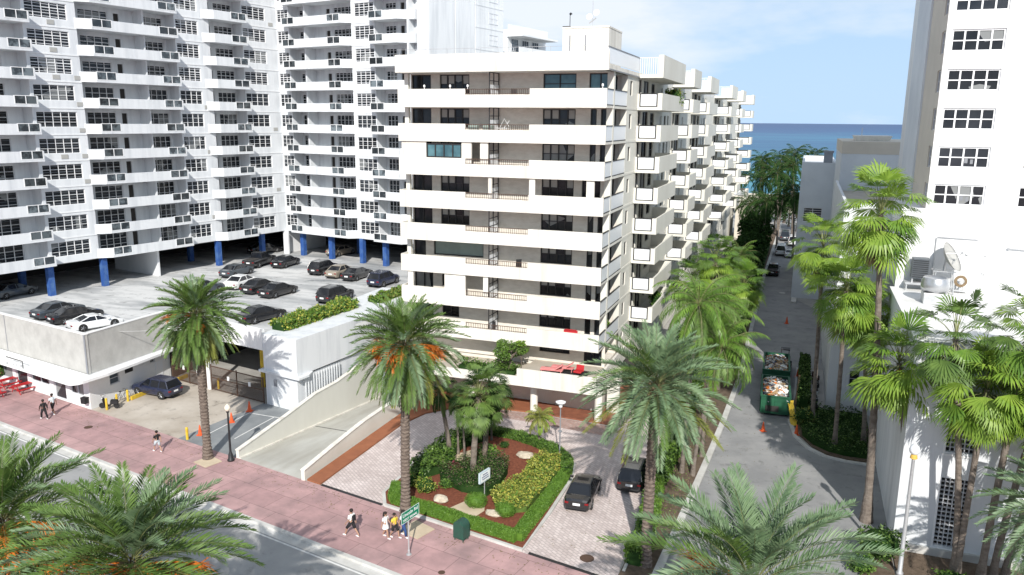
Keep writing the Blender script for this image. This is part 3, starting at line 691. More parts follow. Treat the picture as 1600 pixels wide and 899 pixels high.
# side balconies
for i, (y0, y1, xo, px) in enumerate(BAL):
    for k in range(9):
        if k == 8 and i > 0: continue
        z = bz[k-1] if k else ZR; roof = (k == 0)
        yy1 = y1+3.0 if (k <= 1 and i == 0) else y1
        mb = tr(MB()); mb.box(XR+.002, xo, y0, yy1, z, z+.2); hp = 2.0 if roof else 1.5
        mb.box(xo-.16, xo, y0, yy1, z+.2, z+hp); mb.box(xo-.45, xo-.161, y0, y0+.15, z+.2, z+hp)
        mb.box(XR+.002, xo-.161, yy1-.15, yy1, z+.2, z+hp); mb.box(XR+.002, xo-.46, y0, y0+.15, z+.2, z+.3)
        if not roof: mb.box(XR+.002, XR+.25, y0+.001, y0+.149, z+.3, z+hp-.05)
        b = mb.build('side_balcony', 'side_cream', MBG)
        if roof:
            r_ = tr(MB()); x = XR+.1
            while x < xo-.5: r_.box(x, x+.04, y0+.05, y0+.09, z+.3, z+1.75); x += .2
            r_.box(XR, xo-.46, y0+.04, y0+.1, z+1.75, z+1.8); r_.build('railing', 'white_frame', b)
        else:
            r_ = tr(MB()); r_.box(XR+.3, xo-.5, y0+.0, y0+.06, z+.36, z+1.44); r_.build('front_panel', 'panel_pale', b)
            t_ = tr(MB())
            for q in ((XR+.2, XR+.3, z+.3, z+1.5), (xo-.52, xo-.42, z+.3, z+1.5)): t_.box(q[0], q[1], y0-.03, y0+.07, q[2], q[3])
            t_.box(XR+.3, xo-.52, y0-.03, y0+.07, z+1.42, z+1.5); t_.box(XR+.3, xo-.52, y0-.03, y0+.07, z+.3, z+.37); t_.build('panel_frame', 'dark_frame', b)
# privacy screens on the front balconies
for k, (za, zb_) in enumerate(levels[:8]):
    mb = tr(MB()); x = -25.1; H_ = zb_-za
    for y in (YF+.2, YF+1.15, YR-.1): mb.box(x-.03, x+.05, y, y+.06, za, zb_-.004)
    for j in range(5): mb.box(x-.025, x+.045, YF+.26, YR-.1, za+H_*j/4.0-(.06 if j else 0), za+H_*j/4.0+(.002 if j else .06) - (.004 if j == 4 else 0))
    mb.box(x-.005, x+.02, YF+.27, YR-.11, za+.1, za+H_*.62, 1)
    mb.build('privacy_screen', ['dark_frame', 'panel_pale'], MBG)
# enclosed balcony pieces
for k, xs in ((2, [(-33.3, -30.95), (-27.6, -26.7), (-25.9, -25.2)]), (3, [(-25.15, -24.85), (-21.5, -21.0), (-16.6, -15.95)]), (6, [(-32.9, -32.4), (-29.3, -27.3), (-25.6, -25.15)])):
    za, zb_ = levels[k]
    za = bz[k]+1.0
    for a, b in xs: mb = tr(MB()); mb.box(a, b, YF+.165, YF+.34, za, zb_-.002); mb.build('infill_pier', 'cream_paint', MBG)
me = win_mesh(3.3, 1.2, 4, 1, 'dark_frame', 'glass_blue', .1); link('enclosed_glazing', me, MBG, (-30.93-ox, YF+.2-oy, bz[2]+1.5), 0)
# rooftop box
mb = tr(MB()); mb.box(-20.7, -16.63, 68, 72.85, ZR+.36, 32.75); mb.box(-20.75, -16.6, 67.95, 72.9, 32.76, 32.9)
mb.build('rooftop_box', 'cream_paint', MBG); mb = tr(MB()); mb.box(-19.0, -16.2, 112, 117, ZR+.36, 31.4); mb.build('rooftop_box', 'cream_paint', MBG)
mb = tr(MB()); mb.box(-20.1, -20.0, 67.93, 67.99, 30.8, 32.2, 0); mb.box(-18.7, -18.6, 67.93, 67.99, 30.8, 32.2, 0); mb.build('downpipe', 'panel_grey', MBG)
mb = tr(MB()); mb.tube([(-20.2, 68.4, 32.9), (-20.2, 68.4, 34.0)], .03, 6); mb.box(-20.8, -20.15, 68.2, 68.6, 32.9, 33.0); mb.lathe((-20.15, 68.4, 34.0), [(.0, -.1), (.16, 0), (.05, .12)], 8); mb.build('camera_mast', 'black_metal', MBG)
mb = tr(MB()); mb.tube([(-18.2, 68.4, 32.9), (-18.2, 68.4, 35.0)], .025, 6); mb.tube([(-18.5, 68.4, 33.2), (-17.9, 68.4, 33.6)], .06, 6)
for dx, dz in ((-.25, 33.7), (.35, 34.0)):
    M = Matrix.Translation((-18.2+dx-ox, 68.3-oy, dz)) @ Matrix.Rotation(R(70), 4, 'X'); q = MB(M); q.lathe((0, 0, 0), [(.27, .08), (.2, .02), (.02, 0)], 12); q.build('dish', 'pure_white', MBG)
mb.build('antenna_mast', 'galv', MBG)
# podium: white fascia, terrace slab, ground-floor columns
mb = tr(MB()); xf = -14.75
mb.box(-21.66, xf, 59.9, 60.1, 2.98, 4.47); mb.box(-34, -21.66, 59.9, 60.1, 2.98, 3.78)
mb.box(xf-.2, xf, 60.1, 74, 2.98, 4.3)
mb.build('terrace_fascia', 'cream_paint', MBG)
mb = tr(MB()); mb.box(-21.5, xf-.2, 60.1, 64.4, 3.0, 4.08); mb.box(-34, -21.501, 60.1, 64.4, 3.0, 3.6); mb.build('terrace_slab', 'roof_tan', MBG)
cm = MB(); cm.lathe((0, 0, 0), [(.33, .1), (.33, 2.97)], 20); me = cm.mesh('ground_column', ['cream_paint'])
for x, y in ((-20.75, 61.9), (-14.95, 61.75), (-26.6, 61.9), (-32.5, 61.9), (-14.9, 68.5)): link('ground_column', me, MBG, (x-ox, y-oy, 0))
mb = tr(MB()); pts = [(-24.2, 66.5), (-23.4, 65.2), (-21.5, 64.3), (-18, 63.9), (-15.3, 63.9), (-15.3, 64.15), (-18, 64.15), (-21.4, 64.55), (-23.1, 65.4), (-23.9, 66.6)]
mb.prism(pts, .12, 2.99); mb.box(-14.75, -13.7, 64.0, 64.3, .1, 2.7); mb.build('lobby_wall', 'side_cream', MBG)
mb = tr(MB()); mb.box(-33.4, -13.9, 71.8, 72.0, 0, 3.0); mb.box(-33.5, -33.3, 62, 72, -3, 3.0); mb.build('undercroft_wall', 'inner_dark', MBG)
# low beige annex at the far end
AX = empty('annex_building', (-10.8, 176, 0), 0, 'small beige annex at the seaward foot of the cream building, beside the trees', 'building')
mb = MB(); mb.box(-3.0, 1.7, 0, 12, 0, 6.6); mb.box(-3.0, 1.7, 0, .2, 6.6, 7.6); mb.box(1.5, 1.7, .2, 12, 6.6, 7.6); mb.build('wall', 'beige_render', AX)
me = win_mesh(1.2, 1.4, 2, 1, 'dark_frame', 'glass_dark'); link('window', me, AX, (-.4, -.11, 3.6), 0)

# ================================================================== PARKING DECK WITH SHOPS
DZ = 6.1
PD = empty('parking_deck', (-56.8, 48.2, 0), 0, 'low white building with a car park on its roof, corner shop and gated garage below', 'building')
dx_, dy_ = -56.8, 48.2
def td(mb): mb.T = Matrix.Translation((-dx_, -dy_, 0)); return mb
FW = lambda x: yl(x, 5.7)
deckp = [(-120, FW(-120)), (-56.8, FW(-56.8)), (-56.8, 57.4), (-43.6, 54.85), (-39.6, 54.2), (-38.5, 64), (-38.5, 76), (-34, 76), (-34, 125), (-120, 140)]
mb = td(MB()); mb.prism(deckp, 5.6, DZ, 0, 1); mb.build('roof_slab', ['white_paint', 'deck_concrete'], PD)
for (x0, y0, n_, dx, dy, ln) in ((-66.5, 79.5, 9, 2.75, -.35, 5.0), (-62.0, 67.5, 7, 2.75, -.35, 5.0), (-70, 52.5, 5, 2.75, -.45, 5.0)):
    for i in range(n_):
        mb = td(MB()); a = Vector((x0+dx*i, y0+dy*i, 0)); d = Vector((math.cos(R(28)), math.sin(R(28)), 0)); n_v = Vector((-d.y, d.x, 0))*.05; b = a+d*ln
        mb.sheet([(a.x-n_v.x, a.y-n_v.y), (b.x-n_v.x, b.y-n_v.y), (b.x+n_v.x, b.y+n_v.y), (a.x+n_v.x, a.y+n_v.y)], DZ+.005); mb.build('bay_line', 'road_paint', PD)
def wallseg(mb, a, b, th, z0, z1, mi=0):
    a = Vector((*a, 0)); b = Vector((*b, 0)); d = (b-a).normalized(); n = Vector((-d.y, d.x, 0))*th
    mb.prism([(a.x, a.y), (b.x, b.y), (b.x+n.x, b.y+n.y), (a.x+n.x, a.y+n.y)], z0, z1, mi)
mb = td(MB())
wallseg(mb, (-120, FW(-120)-.02), (-56.78, FW(-56.78)-.02), .25, 3.2, 6.72); wallseg(mb, (-56.78, FW(-56.78)+.24), (-56.78, 57.3), .25, 3.2, 6.72, 1)
mb.build('parapet_wall', ['deck_wall', 'deck_wall'], PD)
mb = td(MB())   # dividing joint and coping
wallseg(mb, (-120, FW(-120)-.06), (-56.74, FW(-56.74)-.06), .33, 6.721, 6.8); wallseg(mb, (-56.74, FW(-56.74)+.3), (-56.74, 57.3), .33, 6.721, 6.8)
wallseg(mb, (-56.79, 57.35), (-43.62, 54.83), .3, 5.0, 6.9); mb.build('coping', 'pure_white', PD)
mb = td(MB()); wallseg(mb, (-69.6, FW(-69.6)-.05), (-69.52, FW(-69.52)-.05), .03, 3.25, 6.7); mb.build('wall_joint', 'panel_grey', PD); mb = td(MB()); wallseg(mb, (-56.97, FW(-56.97)-.055), (-56.75, FW(-56.75)-.055), .03, 3.25, 6.7)
mb.build('wall_joint', 'panel_grey', PD)
# ground floor of the shop
mb = td(MB()); fr = yl(-56.8, 5.62)
PSH = lambda u, v, z: (P0.x+sv.x*u+nv.x*(5.62+v)-0, P0.y+sv.y*u+nv.y*(5.62+v), z)
a1 = (Vector((-56.8, fr, 0))-P0).dot(sv); a0 = a1-60
hs = [(a1-3.0, a1-.9, .95, 2.6), (a1-5.6, a1-3.7, .05, 2.5), (a1-9.4, a1-6.3, .95, 2.6), (a1-12.0, a1-10.0, .05, 2.5), (a1-17, a1-12.6, .4, 2.6), (a1-24, a1-18, .4, 2.6)]
facade(mb, a0, a1, 0, 3.2, hs, .25, PSH)
sh = [(FW(-56.8)+.6, FW(-56.8)+1.9, .9, 2.6)]
facade(mb, fr, 57.3, 0, 3.2, [(fr+2.2, fr+3.3, 1.5, 2.6), (fr+6.9, fr+7.5, 2.2, 2.6)], .2, lambda u, v, z: (-56.8-v, u, z))
mb.box(-58, -56.9, 57.1, 57.35, 0, 5.0); mb.box(-57.2, -56.8, 57.36, 57.7, 0, 5)
mb.build('shop_wall', 'pure_white', PD)
for h in hs:
    p = PSH(h[0], .08, h[2]); me = win_mesh(h[1]-h[0], h[3]-h[2], 2 if h[3]-h[2] < 2.3 else 1, 1, 'grey_frame', 'glass_dark', .09)
    link('shop_window' if h[2] > .1 else 'shop_door', me, PD, (p[0]-dx_, p[1]-dy_, p[2]), AL)
for (ya, yb, za, zb_) in ((fr+2.2, fr+3.3, 1.5, 2.6), (fr+6.9, fr+7.5, 2.2, 2.6)):
    link('vent_window', win_mesh(yb-ya, zb_-za, 1, 2, 'grey_frame', 'glass_grey'), PD, (-56.87-dx_, ya-dy_, za), R(90))
mb = td(MB()); mb.box(-56.795, -56.76, fr+3.9, fr+4.8, 2.1, 2.55); mb.build('plaque', 'black_metal', PD)
mb = td(MB()); mb.box(-56.795, -56.77, 55.6, 56.5, .02, 2.15); mb.build('service_door', 'panel_pale', PD)
# flat white canopy with rounded corner
mb = td(MB()); c0 = Vector(PSH(a1+.95, -2.1, 0)); cpts = [PSH(a0, -2.1, 0)[:2]]
for i in range(7):
    t = i/6*math.pi/2; q = PSH(a1+.35+.9*math.sin(t)*1.0, -1.2-.9*math.cos(t), 0); cpts.append(q[:2])
cpts += [(-55.55, fr+1.0), (-56.0, 57.6), (-56.75, 57.6), (-56.75, fr-.02), PSH(a0, .0, 0)[:2]]
mb.prism(cpts, 2.92, 3.14); mb.build('canopy', 'pure_white', PD)
mb = td(MB())   # sign frame on the canopy edge with small script letters
p = PSH(a1-6.6, -2.0, 3.14); 
mb.T = Matrix.Translation((-dx_, -dy_, 0)) @ Matrix.Translation(p) @ Matrix.Rotation(AL, 4, 'Z')
mb.box(-2.6, .1, 0, .05, .62, .68, 0); mb.box(.05, .1, 0, .05, 0, .62, 0); mb.box(-2.6, -2.55, 0, .05, 0, .1, 0)
for i, (x, wd, h) in enumerate(((-2.3, .22, .42), (-1.95, .2, .26), (-1.65, .24, .26), (-1.3, .08, .3), (-1.1, .2, .26), (-.8, .22, .26), (-.48, .22, .45))):
    mb.box(x, x+.05, .0, .05, .06, .06+h, 1); mb.box(x+.05, x+wd, .0, .05, .06+.21, .06+.26, 1)
    if i % 2: mb.box(x+wd, x+wd+.05, .0, .05, .06, .31, 1)
mb.build('shop_sign', ['black_metal', 'pure_white'], PD)
# white corner block with ledge, beside the gates, and its sloping side
mb = td(MB()); mb.prism([(-43.6, 54.85), (-39.6, 54.15), (-38.7, 62), (-38.6, 76), (-43.6, 76)], 3.3, 6.55)
mb.prism([(-43.55, 54.95), (-39.75, 54.3), (-38.95, 62), (-38.75, 76), (-43.4, 76)], 0, 3.1)
mb.prism([(-44.0, 54.6), (-39.2, 53.75), (-39.0, 55), (-39.3, 56), (-43.9, 56)], 3.1, 3.29)
for i in range(14): mb.box(-39.45+.115*(i*.32), -39.38+.115*(i*.32), 55.0+i*.35, 55.1+i*.35, .1, 3.08)
mb.build('corner_block', 'white_stain', PD)
mb = td(MB()); mb.box(-42.5, -42.2, 54.66, 54.72, 1.9, 2.5); mb.build('meter_box', 'panel_grey', PD)
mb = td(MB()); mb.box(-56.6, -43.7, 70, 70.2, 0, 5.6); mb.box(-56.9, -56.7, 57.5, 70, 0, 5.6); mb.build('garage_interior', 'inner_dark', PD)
mb = td(MB()); mb.box(-46.9, -46.5, 58.5, 58.9, 0, 5.6); mb.build('garage_column', 'yellow_paint', PD)
gl_ = lambda x: 57.3 + (x+56.7)*(54.9-57.3)/(56.7-43.7)
mb = td(MB()); mb.box(-51.2, -50.85, gl_(-51)-.1, gl_(-51)+.2, 0, 5.0); mb.build('gate_pier', 'pure_white', PD)
# gates
def gate(x0, x1, lab):
    g = empty('metal_gate', ((x0+x1)/2, gl_((x0+x1)/2), 0), math.atan2(54.9-57.3, 13.0), lab, 'gate', 'brown metal garage gates')
    wd = (x1-x0)/2; f = MB()
    for z in (.1, 1.2, 2.3): f.box(-wd, wd, -.03, .03, z, z+.07)
    for x in (-wd, -.04, wd-.08): f.box(x, x+.08, -.04, .04, .02, 2.5)
    f.build('frame', 'iron_brown', g); b = MB(); x = -wd+.1
    while x < wd: b.box(x, x+.03, -.015, .015, .12, 2.4); x += .13
    b.build('bars', 'iron_brown', g)
    for x in (-wd*.35, wd*.45):
        p = MB(); p.box(x, x+.3, -.06, -.04, 1.3, 1.72); p.build('notice', 'pure_white', g)
gate(-56.4, -51.3, 'brown metal garage gate left of the white pier, half behind the big palm')
gate(-50.8, -43.75, 'wide brown metal garage gate between the white pier and the white corner block')

# ramp side walls
W = empty('ramp_wall', (-38.3, 44.8, 0), 0, 'tall beige wall rising along the left side of the garage ramp', 'wall')
mb = MB(Matrix.Translation((38.3, -44.8, 0)))
prof = [(44.6, .62), (50.8, 1.25), (54.8, 1.75), (58, 1.75), (66, 2.6)]
for (ya, za), (yb, zb_) in zip(prof[:-1], prof[1:]):
    mb.add([(-38.45, ya, -3), (-38.2, ya, -3), (-38.2, yb, -3), (-38.45, yb, -3), (-38.45, ya, za), (-38.2, ya, za), (-38.2, yb, zb_), (-38.45, yb, zb_)], [(0,3,2,1),(4,5,6,7),(0,1,5,4),(1,2,6,5),(2,3,7,6),(3,0,4,7)])
mb.build('wall_body', 'side_cream', W)
mb = MB(Matrix.Translation((38.3, -44.8, 0)))
for (ya, za), (yb, zb_) in zip(prof[:-1], prof[1:]):
    mb.add([(-38.5, ya-.03, za+.002), (-38.15, ya-.03, za+.002), (-38.15, yb, zb_+.002), (-38.5, yb, zb_+.002), (-38.5, ya-.03, za+.07), (-38.15, ya-.03, za+.07), (-38.15, yb, zb_+.07), (-38.5, yb, zb_+.07)], [(0,3,2,1),(4,5,6,7),(0,1,5,4),(1,2,6,5),(2,3,7,6),(3,0,4,7)])
for (ya, za), (yb, zb_) in zip(prof[:-1], prof[1:]):
    mb.add([(-38.2, ya, ramp_z(ya)), (-38.05, ya, ramp_z(ya)), (-38.05, yb, ramp_z(yb)), (-38.2, yb, ramp_z(yb)), (-38.2, ya, ramp_z(ya)+.12), (-38.05, ya, ramp_z(ya)+.12), (-38.05, yb, ramp_z(yb)+.12), (-38.2, yb, ramp_z(yb)+.12)], [(0,3,2,1),(4,5,6,7),(0,1,5,4),(1,2,6,5),(2,3,7,6),(3,0,4,7)])
mb.build('coping', 'cream_paint', W)
W = empty('ramp_wall', (-31.5, 43.3, 0), 0, 'low beige wall between the garage ramp and the terracotta walkway', 'wall')
mb = MB(Matrix.Translation((31.5, -43.3, 0))); prof = [(43.25, .75), (47.1, 1.1), (51.4, 1.42), (58, 1.45), (64, 1.45)]
for (ya, za), (yb, zb_) in zip(prof[:-1], prof[1:]):
    mb.add([(-31.72, ya, -3), (-31.45, ya, -3), (-31.45, yb, -3), (-31.72, yb, -3), (-31.72, ya, za), (-31.45, ya, za), (-31.45, yb, zb_), (-31.72, yb, zb_)], [(0,3,2,1),(4,5,6,7),(0,1,5,4),(1,2,6,5),(2,3,7,6),(3,0,4,7)])
mb.build('wall_body', 'side_cream', W)
mb = MB(Matrix.Translation((31.5, -43.3, 0)))
for (ya, za), (yb, zb_) in zip(prof[:-1], prof[1:]):
    mb.add([(-31.78, ya-.02, za+.002), (-31.4, ya-.02, za+.002), (-31.4, yb, zb_+.002), (-31.78, yb, zb_+.002), (-31.78, ya-.02, za+.06), (-31.4, ya-.02, za+.06), (-31.4, yb, zb_+.06), (-31.78, yb, zb_+.06)], [(0,3,2,1),(4,5,6,7),(0,1,5,4),(1,2,6,5),(2,3,7,6),(3,0,4,7)])
mb.build('coping', 'cream_paint', W)

# ================================================================== RIGHT SIDE BUILDINGS
RT = empty('hotel_tower', (8.35, 64.56, 0), 0, 'tall white tower at the right edge with rows of four-pane windows', 'building')
tx, ty = 8.35, 64.56
def tt(mb): mb.T = Matrix.Translation((-tx, -ty, 0)); return mb
mb = tt(MB()); holes = []; ws = []
for k in range(-1, 12):
    z = 19.28+2.68*k
    if k < 0: continue
    for xa in (8.72, 14.05, 19.4): holes.append((xa, xa+3.3, z, z+1.5)); ws.append((xa, z, 3.3, 0))
facade(mb, 8.35, 30, 13.0, 52, holes, .2, lambda u, v, z: (u, 64.56+v, z))
sh_ = []
for k in range(0, 12):
    z = 19.28+2.68*k; sh_.append((65.0, 66.6, z-.05, z+1.5)); ws.append((65.0, z-.05, 1.6, 1))
facade(mb, 64.56, 72.5, 13.0, 52, sh_, .2, lambda u, v, z: (8.35+v, 64.56+72.5-u, z)) if False else None
for k in range(0, 12): pass
mb.box(8.65, 30, 64.9, 90, 13, 51.9)
mb.build('wall', 'tower_white', RT)
mb = tt(MB())
PW = lambda u, v, z: (8.35+v, u, z)
facade(mb, 64.56, 73.4, 17.3, 52, sh_, .2, PW)
mb.box(8.2, 8.64, 73.4, 82, 12.8, 52, 1)
for z in (27.2, 37.4): mb.box(8.19, 8.2, 73.4, 82, z, z+.08, 1)
mb.build('side_wall', ['beige_render', 'grey_render'], RT)
for (u, z, wd, s_) in ws:
    if s_ == 0:
        o = link('window', win_mesh(3.3, 1.5, 4, 2, 'white_frame', 'glass_dark', .11), RT, (u-tx, .07, z))
        if int(u*3+z) % 3 == 0:
            q = MB(); x0 = .95+.8*(int(z) % 2); q.box(x0, x0+.22, .085, .095, .35, .7); q.box(x0+.38, x0+.56, .085, .095, .3, .62); q.build('notice', 'panel_grey', o)
    else: link('side_window', win_mesh(1.6, 1.55, 2, 2, 'grey_frame', 'glass_dark', .1), RT, (.07, u+1.6-ty, z), R(-90))
mb = tt(MB()); mb.box(8.25, 30, 64.45, 64.56, 18.85, 19.05); 
# low block in front of the tower, flat white roof
LB = empty('low_building', (6.6, 48.45, 0), 0, 'low white block with a flat roof and tall dark louvred openings behind the fan palms', 'building')
def tl(mb): mb.T = Matrix.Translation((-6.6, -48.45, 0)); return mb
mb = tl(MB()); hl = [(8.75, 10.2, .7, 5.0), (8.75, 10.2, 6.6, 9.9), (13.0, 14.4, .7, 5.0), (13.0, 14.4, 6.6, 9.9)]
facade(mb, 6.6, 30, 0, 13, hl, .35, lambda u, v, z: (u, 48.45+v, z))
facade(mb, 48.45, 64.4, 0, 13, [], .2, lambda u, v, z: (6.6+v, 48.45+64.4-u, z)) if False else mb.box(6.6, 6.9, 48.46, 64.55, 0, 12.95)
mb.box(6.9, 30, 48.82, 64.5, 0, 12.93); mb.box(6.55, 30, 48.4, 48.449, 12.75, 13.05)
mb.box(6.4, 6.599, 48.3, 48.449, 0, .9); mb.box(6.599, 30, 48.25, 48.449, 0, .55, 1)
mb.build('wall', ['white_stain', 'kerb'], LB)
mb = tl(MB()); mb.box(6.55, 30, 48.45, 64.555, 12.951, 13.02); mb.build('roof', 'roof_white', LB)
for (a, b, c, d) in hl:
    g_ = MB(); wd, h = b-a, d-c
    g_.quad((0, .2, 0), (wd, .2, 0), (wd, .2, h), (0, .2, h), 1); nx = 6; nzz = int(h/.26)
    for i in range(nx+1): g_.box(wd*i/nx-.02, wd*i/nx+.02, 0, .18, 0, h)
    for j in range(nzz+1): g_.box(0, wd, .01, .17, h*j/nzz-.02, h*j/nzz+.02)
    g_.box(-.12, 0, -.1, .1, -.1, h+.1, 2); g_.box(wd, wd+.12, -.1, .1, -.1, h+.1, 2); g_.box(-.16, wd+.16, -.14, .0, -.22, -.1, 2)
    link('louvre_window', g_.mesh('louvre_window', ['grey_frame', 'inner_dark', 'white_frame']), LB, (a-6.6, .08, c))
# base wall between roof and tower windows, with door
mb = tt(MB()); mb.box(6.9, 8.34, 64.56, 72, 13.03, 18.9); mb.box(6.8, 8.36, 64.5, 64.559, 18.8, 19.0)
mb.build('base_wall', 'tower_white', RT)
mb = tt(MB()); mb.box(11.4, 13.7, 64.5, 64.555, 13.1, 15.75); mb.box(11.3, 13.8, 64.4, 64.55, 15.76, 15.86); mb.box(12.53, 12.57, 64.48, 64.499, 13.1, 15.75, 1); mb.box(12.62, 12.67, 64.44, 64.499, 14.3, 14.5, 1); mb.box(12.43, 12.48, 64.44, 64.499, 14.3, 14.5, 1)
mb.build('roof_door', ['pure_white', 'steel'], RT)
mb = tt(MB()); mb.tube([(9.3, 64.5, 13.3), (9.3, 64.45, 16.9), (9.45, 64.45, 16.95), (12.0, 64.45, 16.9)], .035, 6)
mb.build('conduit', 'galv', RT); mb = tt(MB()); mb.tube([(15.5, 64.45, 13.4), (15.5, 64.4, 15.9), (15.35, 64.4, 16.25), (15.1, 64.4, 16.35), (14.0, 64.4, 16.4)], .05, 6); mb.lathe((13.95, 64.4, 16.3), [(.02, 0), (.1, .05), (.1, .16), (.02, .2)], 8)
mb.build('conduit', 'galv', RT)
# block behind with parapet
BB = empty('rear_block', (3.2, 72, 0), 0, 'white annex block between the alley and the tower, with a small dark window low down', 'building')
def tb(mb): mb.T = Matrix.Translation((-3.2, -72, 0)); return mb
mb = tb(MB()); facade(mb, 3.2, 8.3, 0, 18.5, [(4.9, 5.75, 2.4, 3.9)], .25, lambda u, v, z: (u, 72+v, z))
mb.box(3.2, 3.45, 72.26, 100, 0, 18.5); mb.box(3.45, 8.2, 72.3, 100, 0, 17.3); mb.box(3.46, 8.2, 72.01, 72.25, 17.31, 18.49)
mb.build('wall', 'white_stain', BB); mb = tb(MB()); mb.box(3.46, 12, 72.3, 99.9, 17.302, 17.36); mb.build('roof', 'roof_tan', BB)
link('window', win_mesh(.85, 1.5, 1, 2, 'grey_frame', 'glass_dark'), BB, (1.7, .1, 2.4))
mb = tb(MB()); mb.box(4.7, 5.95, 71.85, 71.998, 2.2, 2.36); mb.build('sill', 'white_paint', BB)
GB = empty('grey_building', (3.6, 100, 0), 0, 'blank bluish-grey rendered block with a beige top band, left of the tower', 'building')
mb = MB(); mb.box(0, 26, 0, 20, 0, 21.6); mb.build('wall', 'grey_render', GB)
mb = MB(); mb.box(-.04, 26, -.04, 20, 21.601, 23.0); mb.build('top_band', 'beige_render', GB)
mb = MB(); mb.add([(1.6, 4, 23.0), (5.2, 4, 23.0), (5.2, 10, 23.0), (1.6, 10, 23.0), (1.4, 3.8, 23.6), (5.5, 3.8, 23.6), (5.5, 10.2, 23.6), (1.4, 10.2, 23.6)], [(0,3,2,1),(4,5,6,7),(0,1,5,4),(1,2,6,5),(2,3,7,6),(3,0,4,7)]); mb.tube([(2.2, 5, 23.6), (2.2, 5, 24.5)], .04, 5); mb.build('roof_hatch', 'cream_paint', GB)
CBd = empty('grey_building', (-.75, 120, 0), 0, 'pale grey block ending the alley, with a bright roof and one louvred window', 'building')
mb = MB(); facade(mb, 0, 4.6, 0, 19.6, [(.7, 3.2, 11.2, 13.2)], .3, lambda u, v, z: (u, v, z))
mb.box(0, .3, .31, 26, 0, 19.6); mb.box(.31, 12, .35, 26, 0, 19.0); mb.box(4.61, 12, .0, .35, 0, 17.5); mb.box(4.3, 4.6, .31, 26, 19.0, 19.6); mb.box(.31, 4.29, 25.7, 26, 19.01, 19.59)
mb.build('wall', 'grey_render', CBd); mb = MB(); mb.box(.31, 4.29, .36, 25.6, 19.003, 19.06); mb.build('roof', 'roof_white', CBd)
mb = MB(); mb.box(2.9, 4.1, 5, 6.4, 19.07, 20.8); mb.box(2.8, 4.2, 4.9, 6.5, 20.81, 21.1); mb.build('roof_vent', 'panel_grey', CBd)
link('window', win_mesh(2.5, 2.0, 2, 6, 'white_frame', 'glass_dark', .08), CBd, (.7, .1, 11.2))

# roof equipment
def roofthing(name, loc, label, cat): return empty(name, loc, 0, label, cat)
a = roofthing('condenser_unit', (8.35, 63.9, 13.02), 'grey box condenser on a bracket, leftmost of the equipment on the white roof', 'air conditioner')
mb = MB(); mb.box(-.55, .55, -.4, .4, .9, 2.4); mb.build('casing', 'unit_grey', a, bevel=.03)
mb = MB()
for j in range(9): mb.box(-.5, .5, -.43, -.41, 1.0+j*.15, 1.06+j*.15)
mb.build('grille', 'black_metal', a)
mb = MB(); mb.box(-.9, .8, -.5, .5, .45, .6)
for x in (-.8, .7):
    for y in (-.4, .4): mb.box(x-.04, x+.04, y-.04, y+.04, 0, .45)
mb.box(-.5, -.4, -.3, .3, .6, .9); mb.box(.4, .5, -.3, .3, .6, .9); mb.build('stand', 'galv', a)
a = roofthing('satellite_dish', (9.85, 63.4, 13.02), 'big white satellite dish on a steel frame on the flat white roof', 'satellite dish')
M = Matrix.Translation((.1, 0, 2.5)) @ Matrix.Rotation(R(58), 4, 'Y') @ Matrix.Rotation(R(20), 4, 'X')
mb = MB(M); pr = [(.02, 0)]+[(1.15*i/6, .42*(i/6)**2) for i in range(1, 7)]; mb.lathe((0, 0, 0), pr + [(1.12*(6-i)/6+.001, .42*((6-i)/6)**2-.03) for i in range(0, 6)], 24); mb.build('reflector', 'dish_grey', a, smooth=True)
mb = MB(M); mb.tube([(.5, 0, .15), (0, 0, 1.05)], .025, 5); mb.tube([(-.5, .3, .15), (0, 0, 1.05)], .025, 5); mb.tube([(-.5, -.3, .15), (0, 0, 1.05)], .025, 5); mb.lathe((0, 0, .98), [(.04, 0), (.09, .05), (.09, .2), (.03, .25)], 10); mb.build('feed_arm', 'galv', a)
mb = MB()
for x, y in ((-.7, -.5), (.7, -.5), (-.7, .5), (.7, .5)): mb.tube([(x, y, 0), (x*.8, y*.8, 1.6)], .05, 6)
for z in (.5, 1.6): mb.box(-.75, .75, -.5, -.42, z, z+.08); mb.box(-.75, .75, .42, .5, z, z+.08)
mb.tube([(0, 0, 1.6), (.05, 0, 2.5)], .08, 8); mb.build('frame', 'steel', a)
a = roofthing('exhaust_fan', (8.85, 59.6, 13.02), 'round steel exhaust fan on a square curb, in front of the satellite dish', 'roof fan')
mb = MB(); mb.box(-.72, .72, -.72, .72, 0, .75); mb.build('curb', 'galv', a, bevel=.03)
mb = MB(); mb.lathe((0, 0, .76), [(.7, 0), (.72, .1), (.86, .15), (.9, .45), (.86, .75), (.8, .9), (.78, 1.0), (.72, 1.02), (.7, .85)], 28); mb.build('drum', 'steel', a, smooth=True)
a = roofthing('hose_reel', (11.1, 63.9, 13.02), 'coiled pinkish hose leaning beside the dish frame on the white roof', 'hose')
mb = MB()
for r_ in (.28, .34, .4): mb.tube([(r_*math.cos(t*R(20)), 0, .85+r_*math.sin(t*R(20))) for t in range(19)], .04, 6)
mb.build('coil', 'leaf_dead', a); mb = MB(); mb.box(-.5, .5, -.15, .25, .12, .2); mb.box(-.05, .05, .08, .2, 0, .9); mb.build('stand', 'galv', a)

